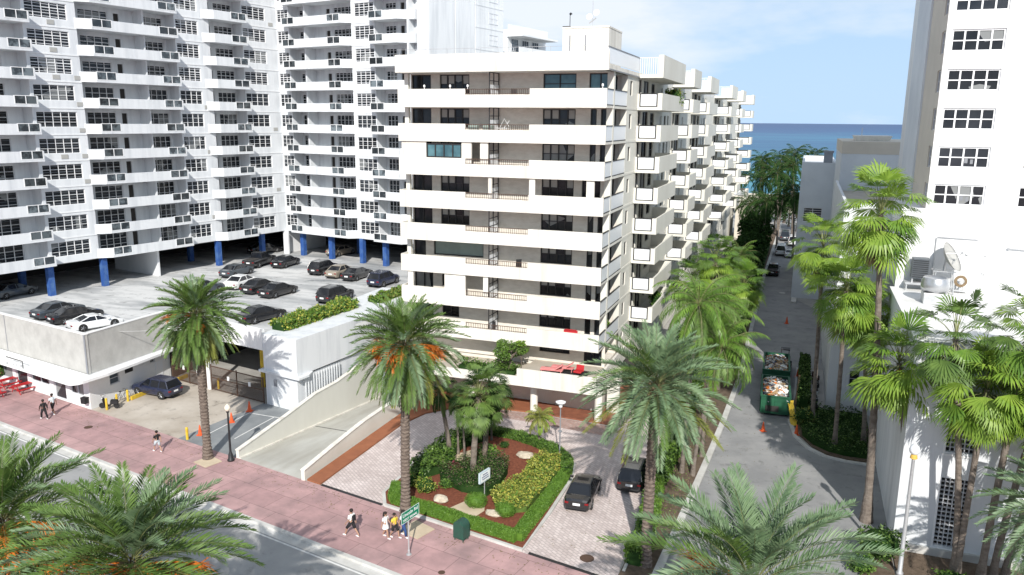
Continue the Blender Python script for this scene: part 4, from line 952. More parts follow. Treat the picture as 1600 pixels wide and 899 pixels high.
# ================================================================== VEGETATION
def palm_frond(mb, base, az, el, Ln, droop, npair, ll, lw, mi, rv, vee=.5, twist=0, hang=0, back=.5, rib=None, ribw=.03, taper=.35):
    """one feather frond: curved rib with folded leaflets on both sides"""
    ca, sa = math.cos(az), math.sin(az); side = Vector((-sa, ca, 0))
    p = Vector(base); n = 10; pts = [p.copy()]; dirs = []
    for i in range(n):
        t = (i+.5)/n; e = el - droop*t**1.4
        d = Vector((ca*math.cos(e), sa*math.cos(e), math.sin(e))); dirs.append(d); p = p + d*(Ln/n); pts.append(p.copy())
    dirs.append(dirs[-1])
    if rib is not None:
        for i in range(n):
            a, b = pts[i], pts[i+1]; w0 = ribw*(1-.8*i/n); w1 = ribw*(1-.8*(i+1)/n)
            mb.add([tuple(a-side*w0), tuple(a+side*w0), tuple(b+side*w1), tuple(b-side*w1)], [(0, 1, 2, 3)], rib)
            u_ = side.cross(dirs[i]); mb.add([tuple(a-u_*w0), tuple(a+u_*w0), tuple(b+u_*w1), tuple(b-u_*w1)], [(0, 1, 2, 3)], rib)
    for k in range(npair):
        t = .13 + .87*(k+.5)/npair; f = t*n; i = min(int(f), n-1); q = pts[i].lerp(pts[i+1], f-i); d = dirs[i]
        up = side.cross(d); up = up if up.z > 0 or abs(up.z) < .01 else up
        if up.z < 0: up = -up
        env = min(1, (t-.08)*6) * (1 - max(0, t-.55)*(1-taper)/.45)
        l = ll*env*rv.uniform(.88, 1.1)
        fwd = back + .55*t
        for s_ in (-1, 1):
            v = side*s_*math.cos(vee) + up*math.sin(vee)*rv.uniform(.4, 1.6) + d*fwd*rv.uniform(.8, 1.2) + Vector((0, 0, -hang)); v.normalize()
            w_ = d.cross(v).cross(v); w_ = (d - v*d.dot(v)).normalized()*lw*.5
            m_ = q + v*l*.45; e_ = q + v*l + Vector((0, 0, -l*(.1+hang*.45)))
            mb.add([tuple(q), tuple(m_+w_), tuple(e_), tuple(m_-w_)], [(0, 1, 2, 3)], mi)

def palm_trunk(h, r0, r1, lean=(0, 0), rings=60, flare=.5, rough=.12, rv=rnd, n=14):
    mb = MB(); pts = []; k = rings
    vs = []; 
    for i in range(k+1):
        t = i/k; r = r0+(r1-r0)*t + (flare*r0*max(0, 1-t*9)); 
        if i % 2: r *= 1+rough
        c = (lean[0]*t**1.5, lean[1]*t**1.5, h*t)
        for j in range(n):
            a = 2*math.pi*j/n + (math.pi/n if (i//2) % 2 else 0); rr = r*rv.uniform(.97, 1.05)
            vs.append((c[0]+rr*math.cos(a), c[1]+rr*math.sin(a), c[2]))
    mb.add(vs, [(i*n+j, i*n+(j+1) % n, (i+1)*n+(j+1) % n, (i+1)*n+j) for i in range(k) for j in range(n)])
    return mb

def date_palm(loc, h, label, seed, Ln=3.5, nf=124, pairs=42, lean=(0, 0), fruit=((0, 1), ), r=.27, group='date palms along the street', mi_bias=0, lw=.062, dead=18, min_el=-74):
    rv = random.Random(seed); o = empty('date_palm', loc, 0, label, 'palm tree', group)
    palm_trunk(h-.2, r, r*.92, lean, int(h*8), .35, .2, rv).build('trunk', 'trunk_dark', o)
    mb = MB(); top = Vector((lean[0], lean[1], h))
    for i in range(nf):
        f = (i+.5)/nf; el = R(84 - (84-min_el)*f**.85) + rv.uniform(-.08, .08); az = i*2.39996 + rv.uniform(-.15, .15)
        L_ = Ln*(.72+.28*min(1, f*3.2))*rv.uniform(.9, 1.08)
        mi = (1 if rv.random() < (.92 if mi_bias else .25) else 0)
        if f > .72 and rv.random() < .3: mi = 2
        b = top + Vector((math.cos(az)*.16, math.sin(az)*.16, .35-.75*f))
        palm_frond(mb, b, az, el, L_, R(rv.uniform(28, 55)) if f < .75 else R(rv.uniform(15, 35)), pairs, .60*Ln/3.5, lw, mi, rv, vee=.5 if f < .6 else .25, rib=3, back=.75, ribw=.02)
    for i in range(dead):
        az = rv.uniform(0, 6.28); palm_frond(mb, top+Vector((math.cos(az)*.2, math.sin(az)*.2, -.45)), az, R(-60-rv.uniform(0, 22)), Ln*rv.uniform(.55, .8), R(12), int(pairs*.6), .3, lw*.8, 4, rv, rib=4)
    mb.build('crown', ['leaf_green', 'leaf_blue', 'leaf_yellow', 'frond_rib', 'leaf_dead'], o)
    # old leaf bases under the crown
    bb = MB()
    for i in range(70):
        az = i*2.39996; z = h-1.3+1.3*(i/70); p = top+Vector((math.cos(az)*r*.9, math.sin(az)*r*.9, z-h)); q = p+Vector((math.cos(az)*.22, math.sin(az)*.22, .28))
        bb.tube([p, q], [.07, .03], 4)
    bb.build('leaf_bases', 'leaf_dead', o)
    for (az, cnt) in fruit:
        fm = MB(); az = R(az)
        for c in range(cnt):
            a = az + rv.uniform(-.3, .3); e = rv.uniform(-.35, .25); p = top+Vector((math.cos(a)*.25, math.sin(a)*.25, -.1)); Lc = Ln*rv.uniform(.40, .54)
            q = p+Vector((math.cos(a)*math.cos(e), math.sin(a)*math.cos(e), math.sin(e)-.05))*Lc; fm.tube([p, (p+q)/2+Vector((0, 0, .1)), q], [.04, .035, .025], 5)
            for s_ in range(34):
                b = p.lerp(q, rv.uniform(.55, 1.0)); d = Vector((math.cos(a)+rv.uniform(-.8, .8), math.sin(a)+rv.uniform(-.8, .8), rv.uniform(-1.1, .1))).normalized(); l = rv.uniform(.35, .7)*Ln/3.5
                m_ = b+d*l*.6; e_ = b+d*l+Vector((0, 0, -.22*l)); w_ = d.cross(Vector((0, 0, 1))).normalized()*.028
                fm.add([tuple(b-w_), tuple(b+w_), tuple(m_+w_*1.3), tuple(m_-w_*1.3)], [(0, 1, 2, 3)]); fm.add([tuple(m_-w_*1.3), tuple(m_+w_*1.3), tuple(e_)], [(0, 1, 2)])
        fm.build('fruit_cluster', 'fruit_orange', o)
    return o

DP = [ # base pixel, crown height
    ((325, 717), 11.1, 'date palm between the blue car and the black street lamp, orange fruit upper left', 3, 3.55, dict(fruit=((175, 5), (205, 6), (330, 1)), lean=(-.15, .1), nf=140)),
    ((634, 800), 11.3, 'date palm behind the green street sign with hanging orange fruit, beside the driveway', 5, 3.9, dict(fruit=((225, 4), (285, 4), (340, 4), (10, 4), (195, 3)), lean=(.05, .3), nf=140)),
    ((1008, 885), 10.9, 'bluish date palm at the corner of the driveway, its trunk crossing the black parked SUV', 8, 4.3, dict(fruit=(), lean=(.1, .1), nf=104, dead=2, min_el=-46, mi_bias=1))]
for (px, h, lab, seed, Ln, kw) in DP:
    g = G(*px); date_palm((g.x, g.y, 0), h, lab, seed, Ln, **kw)
def crown_at(px, z, dz=0): return G(px[0], px[1], z)
g = crown_at((205, 880), 9.0); date_palm((g.x, g.y, 0), 9.0, 'large date palm in the bottom left foreground, its whole fruiting crown in view', 12, 4.5, nf=124, pairs=56, fruit=((20, 5), (200, 5), (330, 4), (250, 3), (290, 3)), group='date palms in the foreground', lw=.058)
g = crown_at((5, 815), 9.0); date_palm((g.x, g.y, 0), 9.0, 'date palm cut by the left photo edge with orange fruit on its right', 21, 4.3, nf=110, pairs=50, fruit=((330, 5), (10, 5), (280, 4)), group='date palms in the foreground', lw=.058)
g = crown_at((1175, 915), 9.0); date_palm((g.x, g.y, 0), 9.0, 'pale date palm at the bottom edge, fronds reaching up left of the silver lamp', 33, 5.2, nf=84, pairs=66, mi_bias=1, fruit=((160, 3), ), group='date palms in the foreground', lw=.06, dead=3)
g = crown_at((1665, 800), 7.0); date_palm((g.x, g.y, 0), 7.0, 'date palm at the right edge, only its left fronds in view before the louvred wall', 41, 3.7, nf=104, pairs=44, mi_bias=1, fruit=(), group='date palms in the foreground', dead=3)

def fan_leaf(mb, base, az, el, pet, rad, rv, mi, rib, droop=.3, seg=22, spread=2.7):
    ca, sa = math.cos(az), math.sin(az); d = Vector((ca*math.cos(el), sa*math.cos(el), math.sin(el))); side = Vector((-sa, ca, 0)); up = side.cross(d)*-1
    if up.z < 0: up = -up
    b = Vector(base); m_ = b + d*pet*.55; d2 = (d+Vector((0, 0, -.28))).normalized(); c = m_ + d2*pet*.45
    for a0, a1, w0, w1 in ((b, m_, .035, .028), (m_, c, .028, .02)):
        mb.add([tuple(a0-side*w0), tuple(a0+side*w0), tuple(a1+side*w1), tuple(a1-side*w1)], [(0, 1, 2, 3)], rib)
    d3 = (d2+Vector((rv.uniform(-.25, .25), rv.uniform(-.25, .25), -rv.uniform(.1, .8)))).normalized(); nrm = side.cross(d3)
    if nrm.z < 0: nrm = -nrm
    for i in range(seg):
        t = (i+.5)/seg; a = (t-.5)*spread*rv.uniform(.97, 1.03); v = d3*math.cos(a)+side*math.sin(a)
        w_ = (side*math.cos(a)-d3*math.sin(a)); r_ = rad*rv.uniform(.85, 1.08)*(1-.25*abs(t-.5)); hw = rad*.64*spread/seg*.5
        fold = nrm*(.03 if i % 2 else -.03)*rad
        p1 = c+v*r_*.58+fold; tip = c+v*r_*.92+Vector((0, 0, -droop*r_*rv.uniform(.3, .75)))
        mb.add([tuple(c), tuple(p1+w_*hw), tuple(p1-w_*hw)], [(0, 1, 2)], mi)
        mb.add([tuple(p1-w_*hw), tuple(p1+w_*hw), tuple(tip)], [(0, 1, 2)], mi)
def fan_palm(loc, h, label, seed, rad=.85, pet=1.15, nl=44, lean=(0, 0), r=(.24, .15), mats=('leaf_bright', 'leaf_lime', 'leaf_green'), group='fan palms by the white building', skirt=8, fruit=False, trunkm='trunk_grey', seg=22, min_el=-58):
    rv = random.Random(seed); o = empty('fan_palm', loc, 0, label, 'palm tree', group)
    palm_trunk(h, r[0], r[1], lean, int(h*3), .7, .05, rv, 12).build('trunk', trunkm, o)
    mb = MB(); top = Vector((lean[0], lean[1], h))
    for i in range(nl):
        f = (i+.5)/nl; el = R(82-(82-min_el)*f)+rv.uniform(-.12, .12); az = i*2.39996+rv.uniform(-.2, .2)
        mi = 0 if f < .35 else (1 if rv.random() < .5 else 0)
        if rv.random() < .18: mi = 2
        fan_leaf(mb, top+Vector((0, 0, .15-.4*f)), az, el, pet*rv.uniform(.7, 1.35), rad*rv.uniform(.75, 1.15), rv, mi, 3, seg=seg)
    for i in range(skirt): fan_leaf(mb, top+Vector((0, 0, -.4)), rv.uniform(0, 6.28), R(-72-rv.uniform(0, 15)), pet*.7, rad*.8, rv, 4, 4, seg=10, spread=1.4, droop=.9)
    mb.build('crown', [mats[0], mats[1], mats[2], 'frond_rib', 'leaf_dead'], o)
    if fruit:
        fm = MB(); 
        for i in range(60):
            p = top+Vector((rv.gauss(0, .14), rv.gauss(0, .14)-.2, -.35-rv.random()*.75)); fm.lathe(p, [(.01, 0), (.06, .05), (.01, .1)], 5)
        fm.build('fruit_cluster', 'fruit_orange', o)
    return o
def to_top(base, cpx, h):
    """lean so that a trunk standing at base reaches the crown seen at cpx"""
    q = G(cpx[0], cpx[1], h); return (q.x-base.x, q.y-base.y)
def hfor(base, cpx):
    d = look + cr*((cpx[0]-CX)/F) - cu*((cpx[1]-CY)/F); t = (base.x*d.x+base.y*d.y)/(d.x*d.x+d.y*d.y); return HC+d.z*t
FP = [((1268, 665), (1286, 388), 'fan palm nearest the green dumpsters, with tan dead fronds under its crown', 1.0, 14, False),
      ((1303, 702), (1322, 455), 'fan palm on the thin trunk in the dark shrub bed, second from the dumpsters', 1.15, 4, False),
      ((1353, 815), (1376, 335), 'tallest fan palm, standing on the thick grey trunk at the kerb curve', 1.15, 12, False),
      ((1348, 697), (1350, 485), 'yellow-green fan palm mid-row in front of the white annex block', 1.35, 5, False),
      ((1410, 840), (1405, 568), 'fan palm beside the silver lamp post with orange fruit under its crown', 1.3, 4, True),
      ((1489, 905), (1493, 530), 'darker fan palm whose trunk forks low before the louvred wall, left of the pair', .95, 3, False),
      ((1493, 908), (1543, 608), 'bright fan palm with big fans before the louvred wall, right of the pair', 1.15, 3, False)]
for i, (bp_, cp, lab, rad, sk, fr_) in enumerate(FP):
    b = G(*bp_); h = hfor(b, cp); ln = to_top(b, cp, h)
    fan_palm((b.x, b.y, 0), h, lab, 60+i, rad*1.42, 1.6, (54, 52, 54, 60, 50, 42, 50)[i], ln, (.25 if i == 2 else .17, .14), skirt=sk, fruit=fr_, mats=('leaf_lime', 'leaf_lime', 'leaf_bright') if i != 5 else ('leaf_green', 'leaf_bright', 'leaf_green'))
for i, (bp_, cp, lab) in enumerate([((1530, 915), (1612, 520), 'fan palm cut by the right edge, its crown against the white roof'), ((1548, 915), (1640, 600), 'leaning grey palm trunk at the right edge, middle of the three bare trunks'), ((1566, 915), (1660, 660), 'leaning grey palm trunk at the right edge, rightmost of the three bare trunks')]):
    b = G(*bp_); h = hfor(b, cp); fan_palm((b.x, b.y, 0), h, lab, 80+i, 1.35, 1.6, 42, to_top(b, cp, h), (.19, .14), mats=('leaf_lime', 'leaf_bright', 'leaf_green'))

def coconut_palm(loc, h, label, seed, Ln=3.6, nf=26, lean=(0, 0), mats=('leaf_bright', 'leaf_green', 'leaf_green'), group='feather palms along the alley', pairs=30, r=.14, ll=.75, lw=.07, name='feather_palm', mk=None):
    rv = random.Random(seed); o = empty(name, loc, 0, label, 'palm tree', group)
    palm_trunk(h, r, r*.7, lean, int(h*2.2)+4, .5, .04, rv, 10).build('trunk', 'trunk_grey', o)
    mb = MB(); top = Vector((lean[0], lean[1], h))
    for i in range(nf):
        f = (i+.5)/nf; el = R(80-115*f)+rv.uniform(-.1, .1); az = i*2.39996+rv.uniform(-.25, .25)
        mi = 0 if rv.random() < .5 else (1 if rv.random() < .7 else 2)
        palm_frond(mb, top+Vector((0, 0, .1)), az, el, Ln*rv.uniform(.85, 1.1), R(rv.uniform(75, 110)), pairs, ll, lw, mi, rv, vee=.05, hang=.45, rib=3, back=.45, ribw=.035)
    mb.build('crown', [*mats, 'frond_rib'], o)
    return o
CP = [((1065, 742), (1092, 478), 4.0, 'feather palm by the driveway end of the strip, half behind the bluish date palm'),
      ((1082, 745), (1128, 545), 3.6, 'lowest feather palm over the alley kerb, fronds hanging towards the alley'),
      ((1096, 715), (1118, 490), 3.8, 'feather palm in the middle of the clump beside the alley')]
for i, (bp_, cp, Ln, lab) in enumerate(CP):
    b = G(*bp_); h = hfor(b, cp); coconut_palm((b.x, b.y, 0), h, lab, 100+i, Ln, 30, to_top(b, cp, h))
for i, (X, Y, cp, lab) in enumerate([(-6.4, 74, (1118, 408), 'bright fan palm rising behind the feather palms, its top against the stacked balconies'), (-6.2, 80, (1162, 445), 'fan palm right behind the clump, nearest the alley kerb'), (-7.8, 78, (1082, 440), 'fan palm on the balcony side of the clump')]):
    b = Vector((X, Y, 0)); h = hfor(b, cp); fan_palm((X, Y, 0), h, lab, 120+i, 1.35, 1.6, 60, to_top(b, cp, h), (.2, .14), group='fan palms by the cream building', skirt=2, min_el=-60)
# garden palms
def gp(bp_, cp): b = G(*bp_); return b, hfor(b, cp)
b, h = gp((703, 716), (686, 618)); coconut_palm((b.x, b.y, .1), h, 'slender dark-trunked palm at the left of the garden bed, under the date palm crown', 140, 2.0, 20, to_top(b, (686, 618), h), ('leaf_dark', 'leaf_green', 'leaf_dark'), 'palms in the garden bed', 24, .19, .4, .05)
b, h = gp((716, 712), (713, 622)); coconut_palm((b.x, b.y, .1), h, 'thin palm just right of the slender dark trunk in the garden bed', 141, 1.7, 18, to_top(b, (713, 622), h), ('leaf_dark', 'leaf_green', 'leaf_dark'), 'palms in the garden bed', 22, .09, .35, .05)
b, h = gp((726, 722), (722, 640)); coconut_palm((b.x, b.y, .1), h, 'thin leaning palm in front of the sabal palms in the garden bed', 142, 1.5, 18, to_top(b, (722, 640), h), ('leaf_dark', 'leaf_green', 'leaf_dark'), 'palms in the garden bed', 20, .09, .3, .05)
b, h = gp((739, 748), (748, 622)); fan_palm((b.x, b.y, .1), h, 'sabal palm with a pale rough trunk and the widest green crown in the garden bed', 143, 1.1, 1.35, 64, to_top(b, (748, 622), h), (.22, .19), ('leaf_green', 'leaf_green', 'leaf_dark'), 'palms in the garden bed', 3)
b, h = gp((757, 728), (765, 612)); fan_palm((b.x, b.y, .1), h, 'dark-trunked sabal palm right behind the pale-trunked one', 144, 1.0, 1.2, 50, to_top(b, (765, 612), h), (.2, .17), ('leaf_green', 'leaf_dark', 'leaf_dark'), 'palms in the garden bed', 3, trunkm='trunk_dark')
b, h = gp((768, 690), (769, 652)); coconut_palm((b.x, b.y, .1), h, 'small olive palm on the far side of the garden bed, right of the sabal palms', 145, 1.3, 22, (0, 0), ('leaf_yellow', 'leaf_green', 'leaf_dead'), 'palms in the garden bed', 20, .09, .3, .05)
b, h = gp((842, 700), (845, 656)); coconut_palm((b.x, b.y, .1), h, 'small yellow-green palm in the garden bed, left of the driveway lamp', 146, 1.5, 26, (0.05, 0), ('leaf_yellow', 'leaf_lime', 'leaf_yellow'), 'palms in the garden bed', 24, .1, .38, .05)

# leafy masses
def leaf_cloud(mb, pts, size, nmat, rv, asp=.55, flat=.3):
    for p in pts:
        n = Vector((rv.gauss(0, 1), rv.gauss(0, 1), rv.gauss(0, 1)+flat*3)).normalized(); a = n.orthogonal().normalized(); a.rotate(Matrix.Rotation(rv.uniform(0, 6.28), 3, n)); b = n.cross(a)
        s_ = size*rv.uniform(.6, 1.3); c = Vector(p)
        mb.add([tuple(c-a*s_), tuple(c+b*s_*asp), tuple(c+a*s_), tuple(c-b*s_*asp)], [(0, 1, 2, 3)], rv.randrange(nmat))
def poly_in(poly, x, y):
    c = False; j = len(poly)-1
    for i in range(len(poly)):
        if (poly[i][1] > y) != (poly[j][1] > y) and x < (poly[j][0]-poly[i][0])*(y-poly[i][1])/(poly[j][1]-poly[i][1])+poly[i][0]: c = not c
        j = i
    return c
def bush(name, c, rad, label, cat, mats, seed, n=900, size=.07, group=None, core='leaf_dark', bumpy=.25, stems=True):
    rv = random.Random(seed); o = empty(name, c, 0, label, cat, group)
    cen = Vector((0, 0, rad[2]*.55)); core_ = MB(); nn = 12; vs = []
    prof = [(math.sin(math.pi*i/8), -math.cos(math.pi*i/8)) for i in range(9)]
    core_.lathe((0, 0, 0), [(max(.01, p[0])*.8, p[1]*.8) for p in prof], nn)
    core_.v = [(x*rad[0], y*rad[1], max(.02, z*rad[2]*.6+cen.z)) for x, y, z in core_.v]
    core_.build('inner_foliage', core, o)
    mb = MB(); pts = []
    for i in range(n):
        d = Vector((rv.gauss(0, 1), rv.gauss(0, 1), rv.gauss(0, 1))).normalized(); k = 1+bumpy*noise.noise(d*2.1+Vector((seed, 0, 0)))*2
        k *= rv.uniform(.72, 1.03); p = Vector((d.x*rad[0]*k, d.y*rad[1]*k, cen.z+d.z*rad[2]*.6*k))
        if p.z > .03: pts.append(p)
    leaf_cloud(mb, pts, size, len(mats), rv); mb.build('foliage', list(mats), o)
    if stems:
        st = MB()
        for i in range(4): a = i*1.57; st.tube([(0, 0, 0), (math.cos(a)*rad[0]*.3, math.sin(a)*rad[1]*.3, rad[2]*.5)], [.03, .015], 5)
        st.build('stem', 'trunk_dark', o)
    return o
def hedge(name, line, wd, h, label, cat, mats, seed, dens=260, size=.06, group=None, z0=0, jit=.06, core='leaf_dark'):
    rv = random.Random(seed); c = Vector((*line[0], z0)); o = empty(name, c, 0, label, cat, group); co = MB(); mb = MB(); pts = []
    for i in range(len(line)-1):
        a = Vector((*line[i], z0))-c; b = Vector((*line[i+1], z0))-c; d = (b-a); ln = d.length; d.normalize(); n = Vector((-d.y, d.x, 0))
        q = [a-n*wd*.44-d*.02*i, b-n*wd*.44, b+n*wd*.44, a+n*wd*.44]; co.prism([(p.x, p.y) for p in q], .0+.002*i, h*.93-.002*i)
        area = ln*(wd+2*h)
        for k in range(int(area*dens)):
            t = rv.random()*ln+rv.uniform(-.05, .05); s_ = rv.random()*(wd+2*h)
            if s_ < h: p = a+d*t-n*wd*.5+Vector((0, 0, s_))
            elif s_ < h+wd: p = a+d*t+n*(s_-h-wd/2)+Vector((0, 0, h))
            else: p = a+d*t+n*wd*.5+Vector((0, 0, s_-h-wd))
            k_ = noise.noise((p+c)*1.3)*jit*2.5
            pts.append(p+Vector((rv.gauss(0, jit*.5), rv.gauss(0, jit*.5), rv.gauss(0, jit*.5)+k_)))
    co.build('inner_foliage', core, o); leaf_cloud(mb, pts, size, len(mats), rv, flat=.1); mb.build('foliage', list(mats), o); return o
def ground_patch(name, poly, h, label, cat, mats, seed, n, size, z0=.13, lump=.35, kind=None, freq=1.2, core='leaf_dark', asp=.55):
    rv = random.Random(seed); xs = [p[0] for p in poly]; ys = [p[1] for p in poly]; c = Vector((sum(xs)/len(xs), sum(ys)/len(ys), z0))
    o = empty(name, c, 0, label, cat); mb = MB(); pts = []; k = 0
    cx_, cy_ = c.x, c.y
    while len(pts) < n and k < n*6:
        k += 1; x = rv.uniform(min(xs), max(xs)); y = rv.uniform(min(ys), max(ys))
        if not poly_in(poly, x, y): continue
        hh = h*(1+lump*2*noise.noise(Vector((x*freq, y*freq, seed)))); pts.append((x-c.x, y-c.y, max(.03, hh*rv.uniform(.55, 1.02))))
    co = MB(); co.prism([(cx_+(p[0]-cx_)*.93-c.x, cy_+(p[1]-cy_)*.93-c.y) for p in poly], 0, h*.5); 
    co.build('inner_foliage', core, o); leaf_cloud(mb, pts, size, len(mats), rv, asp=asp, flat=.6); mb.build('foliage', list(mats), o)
    if kind: o['kind'] = kind
    return o

inner = strip(GP, .45, 1)
rim1 = [(-13.95+(-.45), 50.6), (-14.5, 45.2), (-14.65, 40.9), (-19.5, 41.75), (-24.0, 42.6), (-24.7, 44.4)]
hedge('clipped_hedge', rim1, .75, .55, 'low clipped bright green hedge edging the street and car side of the garden bed', 'hedge', ('grass_hedge', 'grass_hedge', 'leaf_bright'), 1, 620, .045, z0=.13, jit=.04, core='grass_hedge')
hedge('clipped_hedge', [(-14.45, 50.7), (-14.9, 52.5), (-16.5, 54.1), (-18.6, 55.1), (-20.7, 55.7), (-22.6, 55.7)], .8, .6, 'low clipped hedge along the far curved side of the garden bed', 'hedge', ('grass_hedge', 'leaf_green'), 2, 480, .05, z0=.13, jit=.05)
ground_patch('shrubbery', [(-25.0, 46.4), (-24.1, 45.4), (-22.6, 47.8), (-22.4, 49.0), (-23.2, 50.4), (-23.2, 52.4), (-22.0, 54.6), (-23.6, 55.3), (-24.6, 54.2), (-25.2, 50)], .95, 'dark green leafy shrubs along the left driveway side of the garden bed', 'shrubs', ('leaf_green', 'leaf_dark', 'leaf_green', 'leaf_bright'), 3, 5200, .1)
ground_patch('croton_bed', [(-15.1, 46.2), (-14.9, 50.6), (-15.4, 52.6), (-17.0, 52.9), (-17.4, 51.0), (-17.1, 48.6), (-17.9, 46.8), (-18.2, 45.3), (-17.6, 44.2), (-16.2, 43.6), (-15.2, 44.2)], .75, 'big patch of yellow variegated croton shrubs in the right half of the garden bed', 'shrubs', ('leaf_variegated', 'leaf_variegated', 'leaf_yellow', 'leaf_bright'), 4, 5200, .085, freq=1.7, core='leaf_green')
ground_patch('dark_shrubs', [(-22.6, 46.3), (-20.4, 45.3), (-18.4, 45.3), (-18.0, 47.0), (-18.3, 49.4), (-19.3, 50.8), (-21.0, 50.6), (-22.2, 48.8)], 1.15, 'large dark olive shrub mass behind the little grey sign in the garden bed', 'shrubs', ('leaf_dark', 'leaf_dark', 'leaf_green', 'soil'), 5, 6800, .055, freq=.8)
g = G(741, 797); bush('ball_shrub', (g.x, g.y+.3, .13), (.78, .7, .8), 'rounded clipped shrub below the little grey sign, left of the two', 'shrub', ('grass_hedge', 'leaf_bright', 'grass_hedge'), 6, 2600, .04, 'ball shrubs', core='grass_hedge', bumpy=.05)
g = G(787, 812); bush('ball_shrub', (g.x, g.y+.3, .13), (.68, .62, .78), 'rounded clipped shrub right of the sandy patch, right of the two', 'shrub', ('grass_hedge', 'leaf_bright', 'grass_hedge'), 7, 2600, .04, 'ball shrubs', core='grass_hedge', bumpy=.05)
g = G(665, 772); bush('croton_shrub', (g.x, g.y, .13), (.8, .6, .95), 'small yellow variegated shrub near the date palm trunk', 'shrub', ('leaf_variegated', 'leaf_yellow', 'leaf_bright'), 8, 700, .07)
g = G(648, 762); bush('croton_shrub', (g.x-.2, g.y, .13), (.5, .5, .7), 'little yellow-green shrub left of the date palm trunk', 'shrub', ('leaf_variegated', 'leaf_green', 'leaf_bright'), 18, 350, .07)
g = G(712, 745); bush('cordyline_shrub', (g.x, g.y, .13), (.55, .5, .8), 'dark red cordyline in the sandy part of the garden bed', 'shrub', ('leaf_red', 'leaf_red', 'leaf_dark'), 9, 260, .12, core='leaf_red')
g = G(762, 715); bush('cycad_shrub', (g.x, g.y, .13), (.8, .7, .8), 'leafy green plant at the foot of the sabal palms', 'shrub', ('leaf_green', 'leaf_bright'), 10, 420, .12)
g = G(788, 702); bush('small_shrub', (g.x, g.y, .13), (.4, .4, .45), 'lone small dark shrub on the far mulch of the garden bed', 'shrub', ('leaf_dark', 'leaf_green'), 11, 260, .06)
g = G(697, 765); bush('small_shrub', (g.x, g.y, .13), (.5, .4, .55), 'small green plant right of the pale rock', 'shrub', ('leaf_green', 'leaf_bright'), 12, 260, .08)
# rocks
def rock(px, s_, label, seed):
    rv = random.Random(seed); g = G(*px); mb = MB(); mb.lathe((0, 0, 0), [(.5, 0), (.62, .2), (.5, .5), (.25, .68), (.02, .7)], 9)
    mb.v = [(x*s_[0]*rv.uniform(.8, 1.2), y*s_[1]*rv.uniform(.8, 1.2), z*s_[2]*rv.uniform(.9, 1.1)) for x, y, z in mb.v]
    o = mb.build('garden_rock', 'rock', bevel=.02); o.location = (g.x, g.y, .13); tag(o, label, 'rock', 'garden rocks')
rock((689, 786), (1.0, .6, .6), 'pale rock left of the clipped ball shrubs', 1); rock((771, 808), (.9, .55, .5), 'pale rock between the two ball shrubs', 2)
rock((820, 716), (1.1, .9, .5), 'pale flat rock at the top of the yellow croton patch', 3); rock((700, 757), (.5, .4, .5), 'small sandy rock beside the dark red cordyline', 4)
# planting strip beside the driveway
hedge('driveway_hedge', [(-7.5, 40.8), (-7.4, 43.0), (-7.7, 47.0), (-8.1, 51)], .9, .9, 'loose bright green hedge along the right driveway edge, around the date palm foot', 'hedge', ('leaf_bright', 'leaf_green', 'leaf_bright'), 13, 420, .1, z0=.1, jit=.16)
hedge('driveway_hedge', [(-8.0, 51.5), (-7.9, 58), (-8.1, 66), (-8.3, 74)], .9, 1.3, 'shaded green hedge continuing from the parked SUV towards the cream building', 'hedge', ('leaf_green', 'leaf_dark', 'leaf_bright'), 14, 260, .11, z0=.1, jit=.2)
ground_patch('ground_cover', [(-7.0, 42), (-6.2, 43), (-6.0, 50), (-5.9, 60), (-6.0, 70), (-7.2, 70), (-7.2, 58), (-7.2, 50)], .16, 'thin green ground cover on the soil of the alley planting strip', 'ground cover', ('leaf_green', 'leaf_bright', 'leaf_dead'), 15, 1500, .06, z0=.1, kind='stuff', core='soil')
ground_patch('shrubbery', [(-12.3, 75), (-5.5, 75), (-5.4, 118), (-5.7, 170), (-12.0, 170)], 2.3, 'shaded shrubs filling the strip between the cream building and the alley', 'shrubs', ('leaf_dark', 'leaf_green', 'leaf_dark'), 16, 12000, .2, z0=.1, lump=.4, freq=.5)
ground_patch('shrubbery', [(1.2, 64.8), (2.1, 63.0), (3.3, 61.9), (4.6, 61.5), (6.3, 61.5), (6.3, 71.4), (1.0, 71.4)], .75, 'dark low shrubs in the curved bed at the foot of the white annex block', 'shrubs', ('leaf_dark', 'leaf_dark', 'leaf_green'), 17, 4200, .1, z0=.1)
hedge('alley_hedge', [(1.35, 69.5), (1.35, 83.8)], .8, 1.7, 'narrow dark hedge right of the dumpsters, between the alley and the scooters', 'hedge', ('leaf_dark', 'leaf_green'), 19, 170, .1, z0=.1, jit=.12)
bush('leafy_shrub', (1.5, 67.5, .1), (.9, .8, 1.3), 'yellow-green shrub at the near end of the narrow alley hedge', 'shrub', ('leaf_green', 'leaf_yellow', 'leaf_dark'), 20, 600, .11)
g = G(1372, 872); bush('leafy_shrub', (g.x, g.y, .1), (1.3, 1.1, 1.6), 'dark round shrub at the near corner of the louvred building', 'shrub', ('leaf_dark', 'leaf_green'), 22, 1700, .09)
g = G(1345, 893); bush('leafy_shrub', (g.x, g.y, 0), (.8, .8, 1.1), 'brighter green shrub at the bottom edge left of the silver lamp post', 'shrub', ('leaf_bright', 'leaf_green'), 23, 900, .08)
bush('leafy_shrub', (9.6, 45.4, .1), (1.2, .6, .6), 'low green shrub at the foot of the forked palm pair', 'shrub', ('leaf_green', 'leaf_bright'), 24, 500, .08)
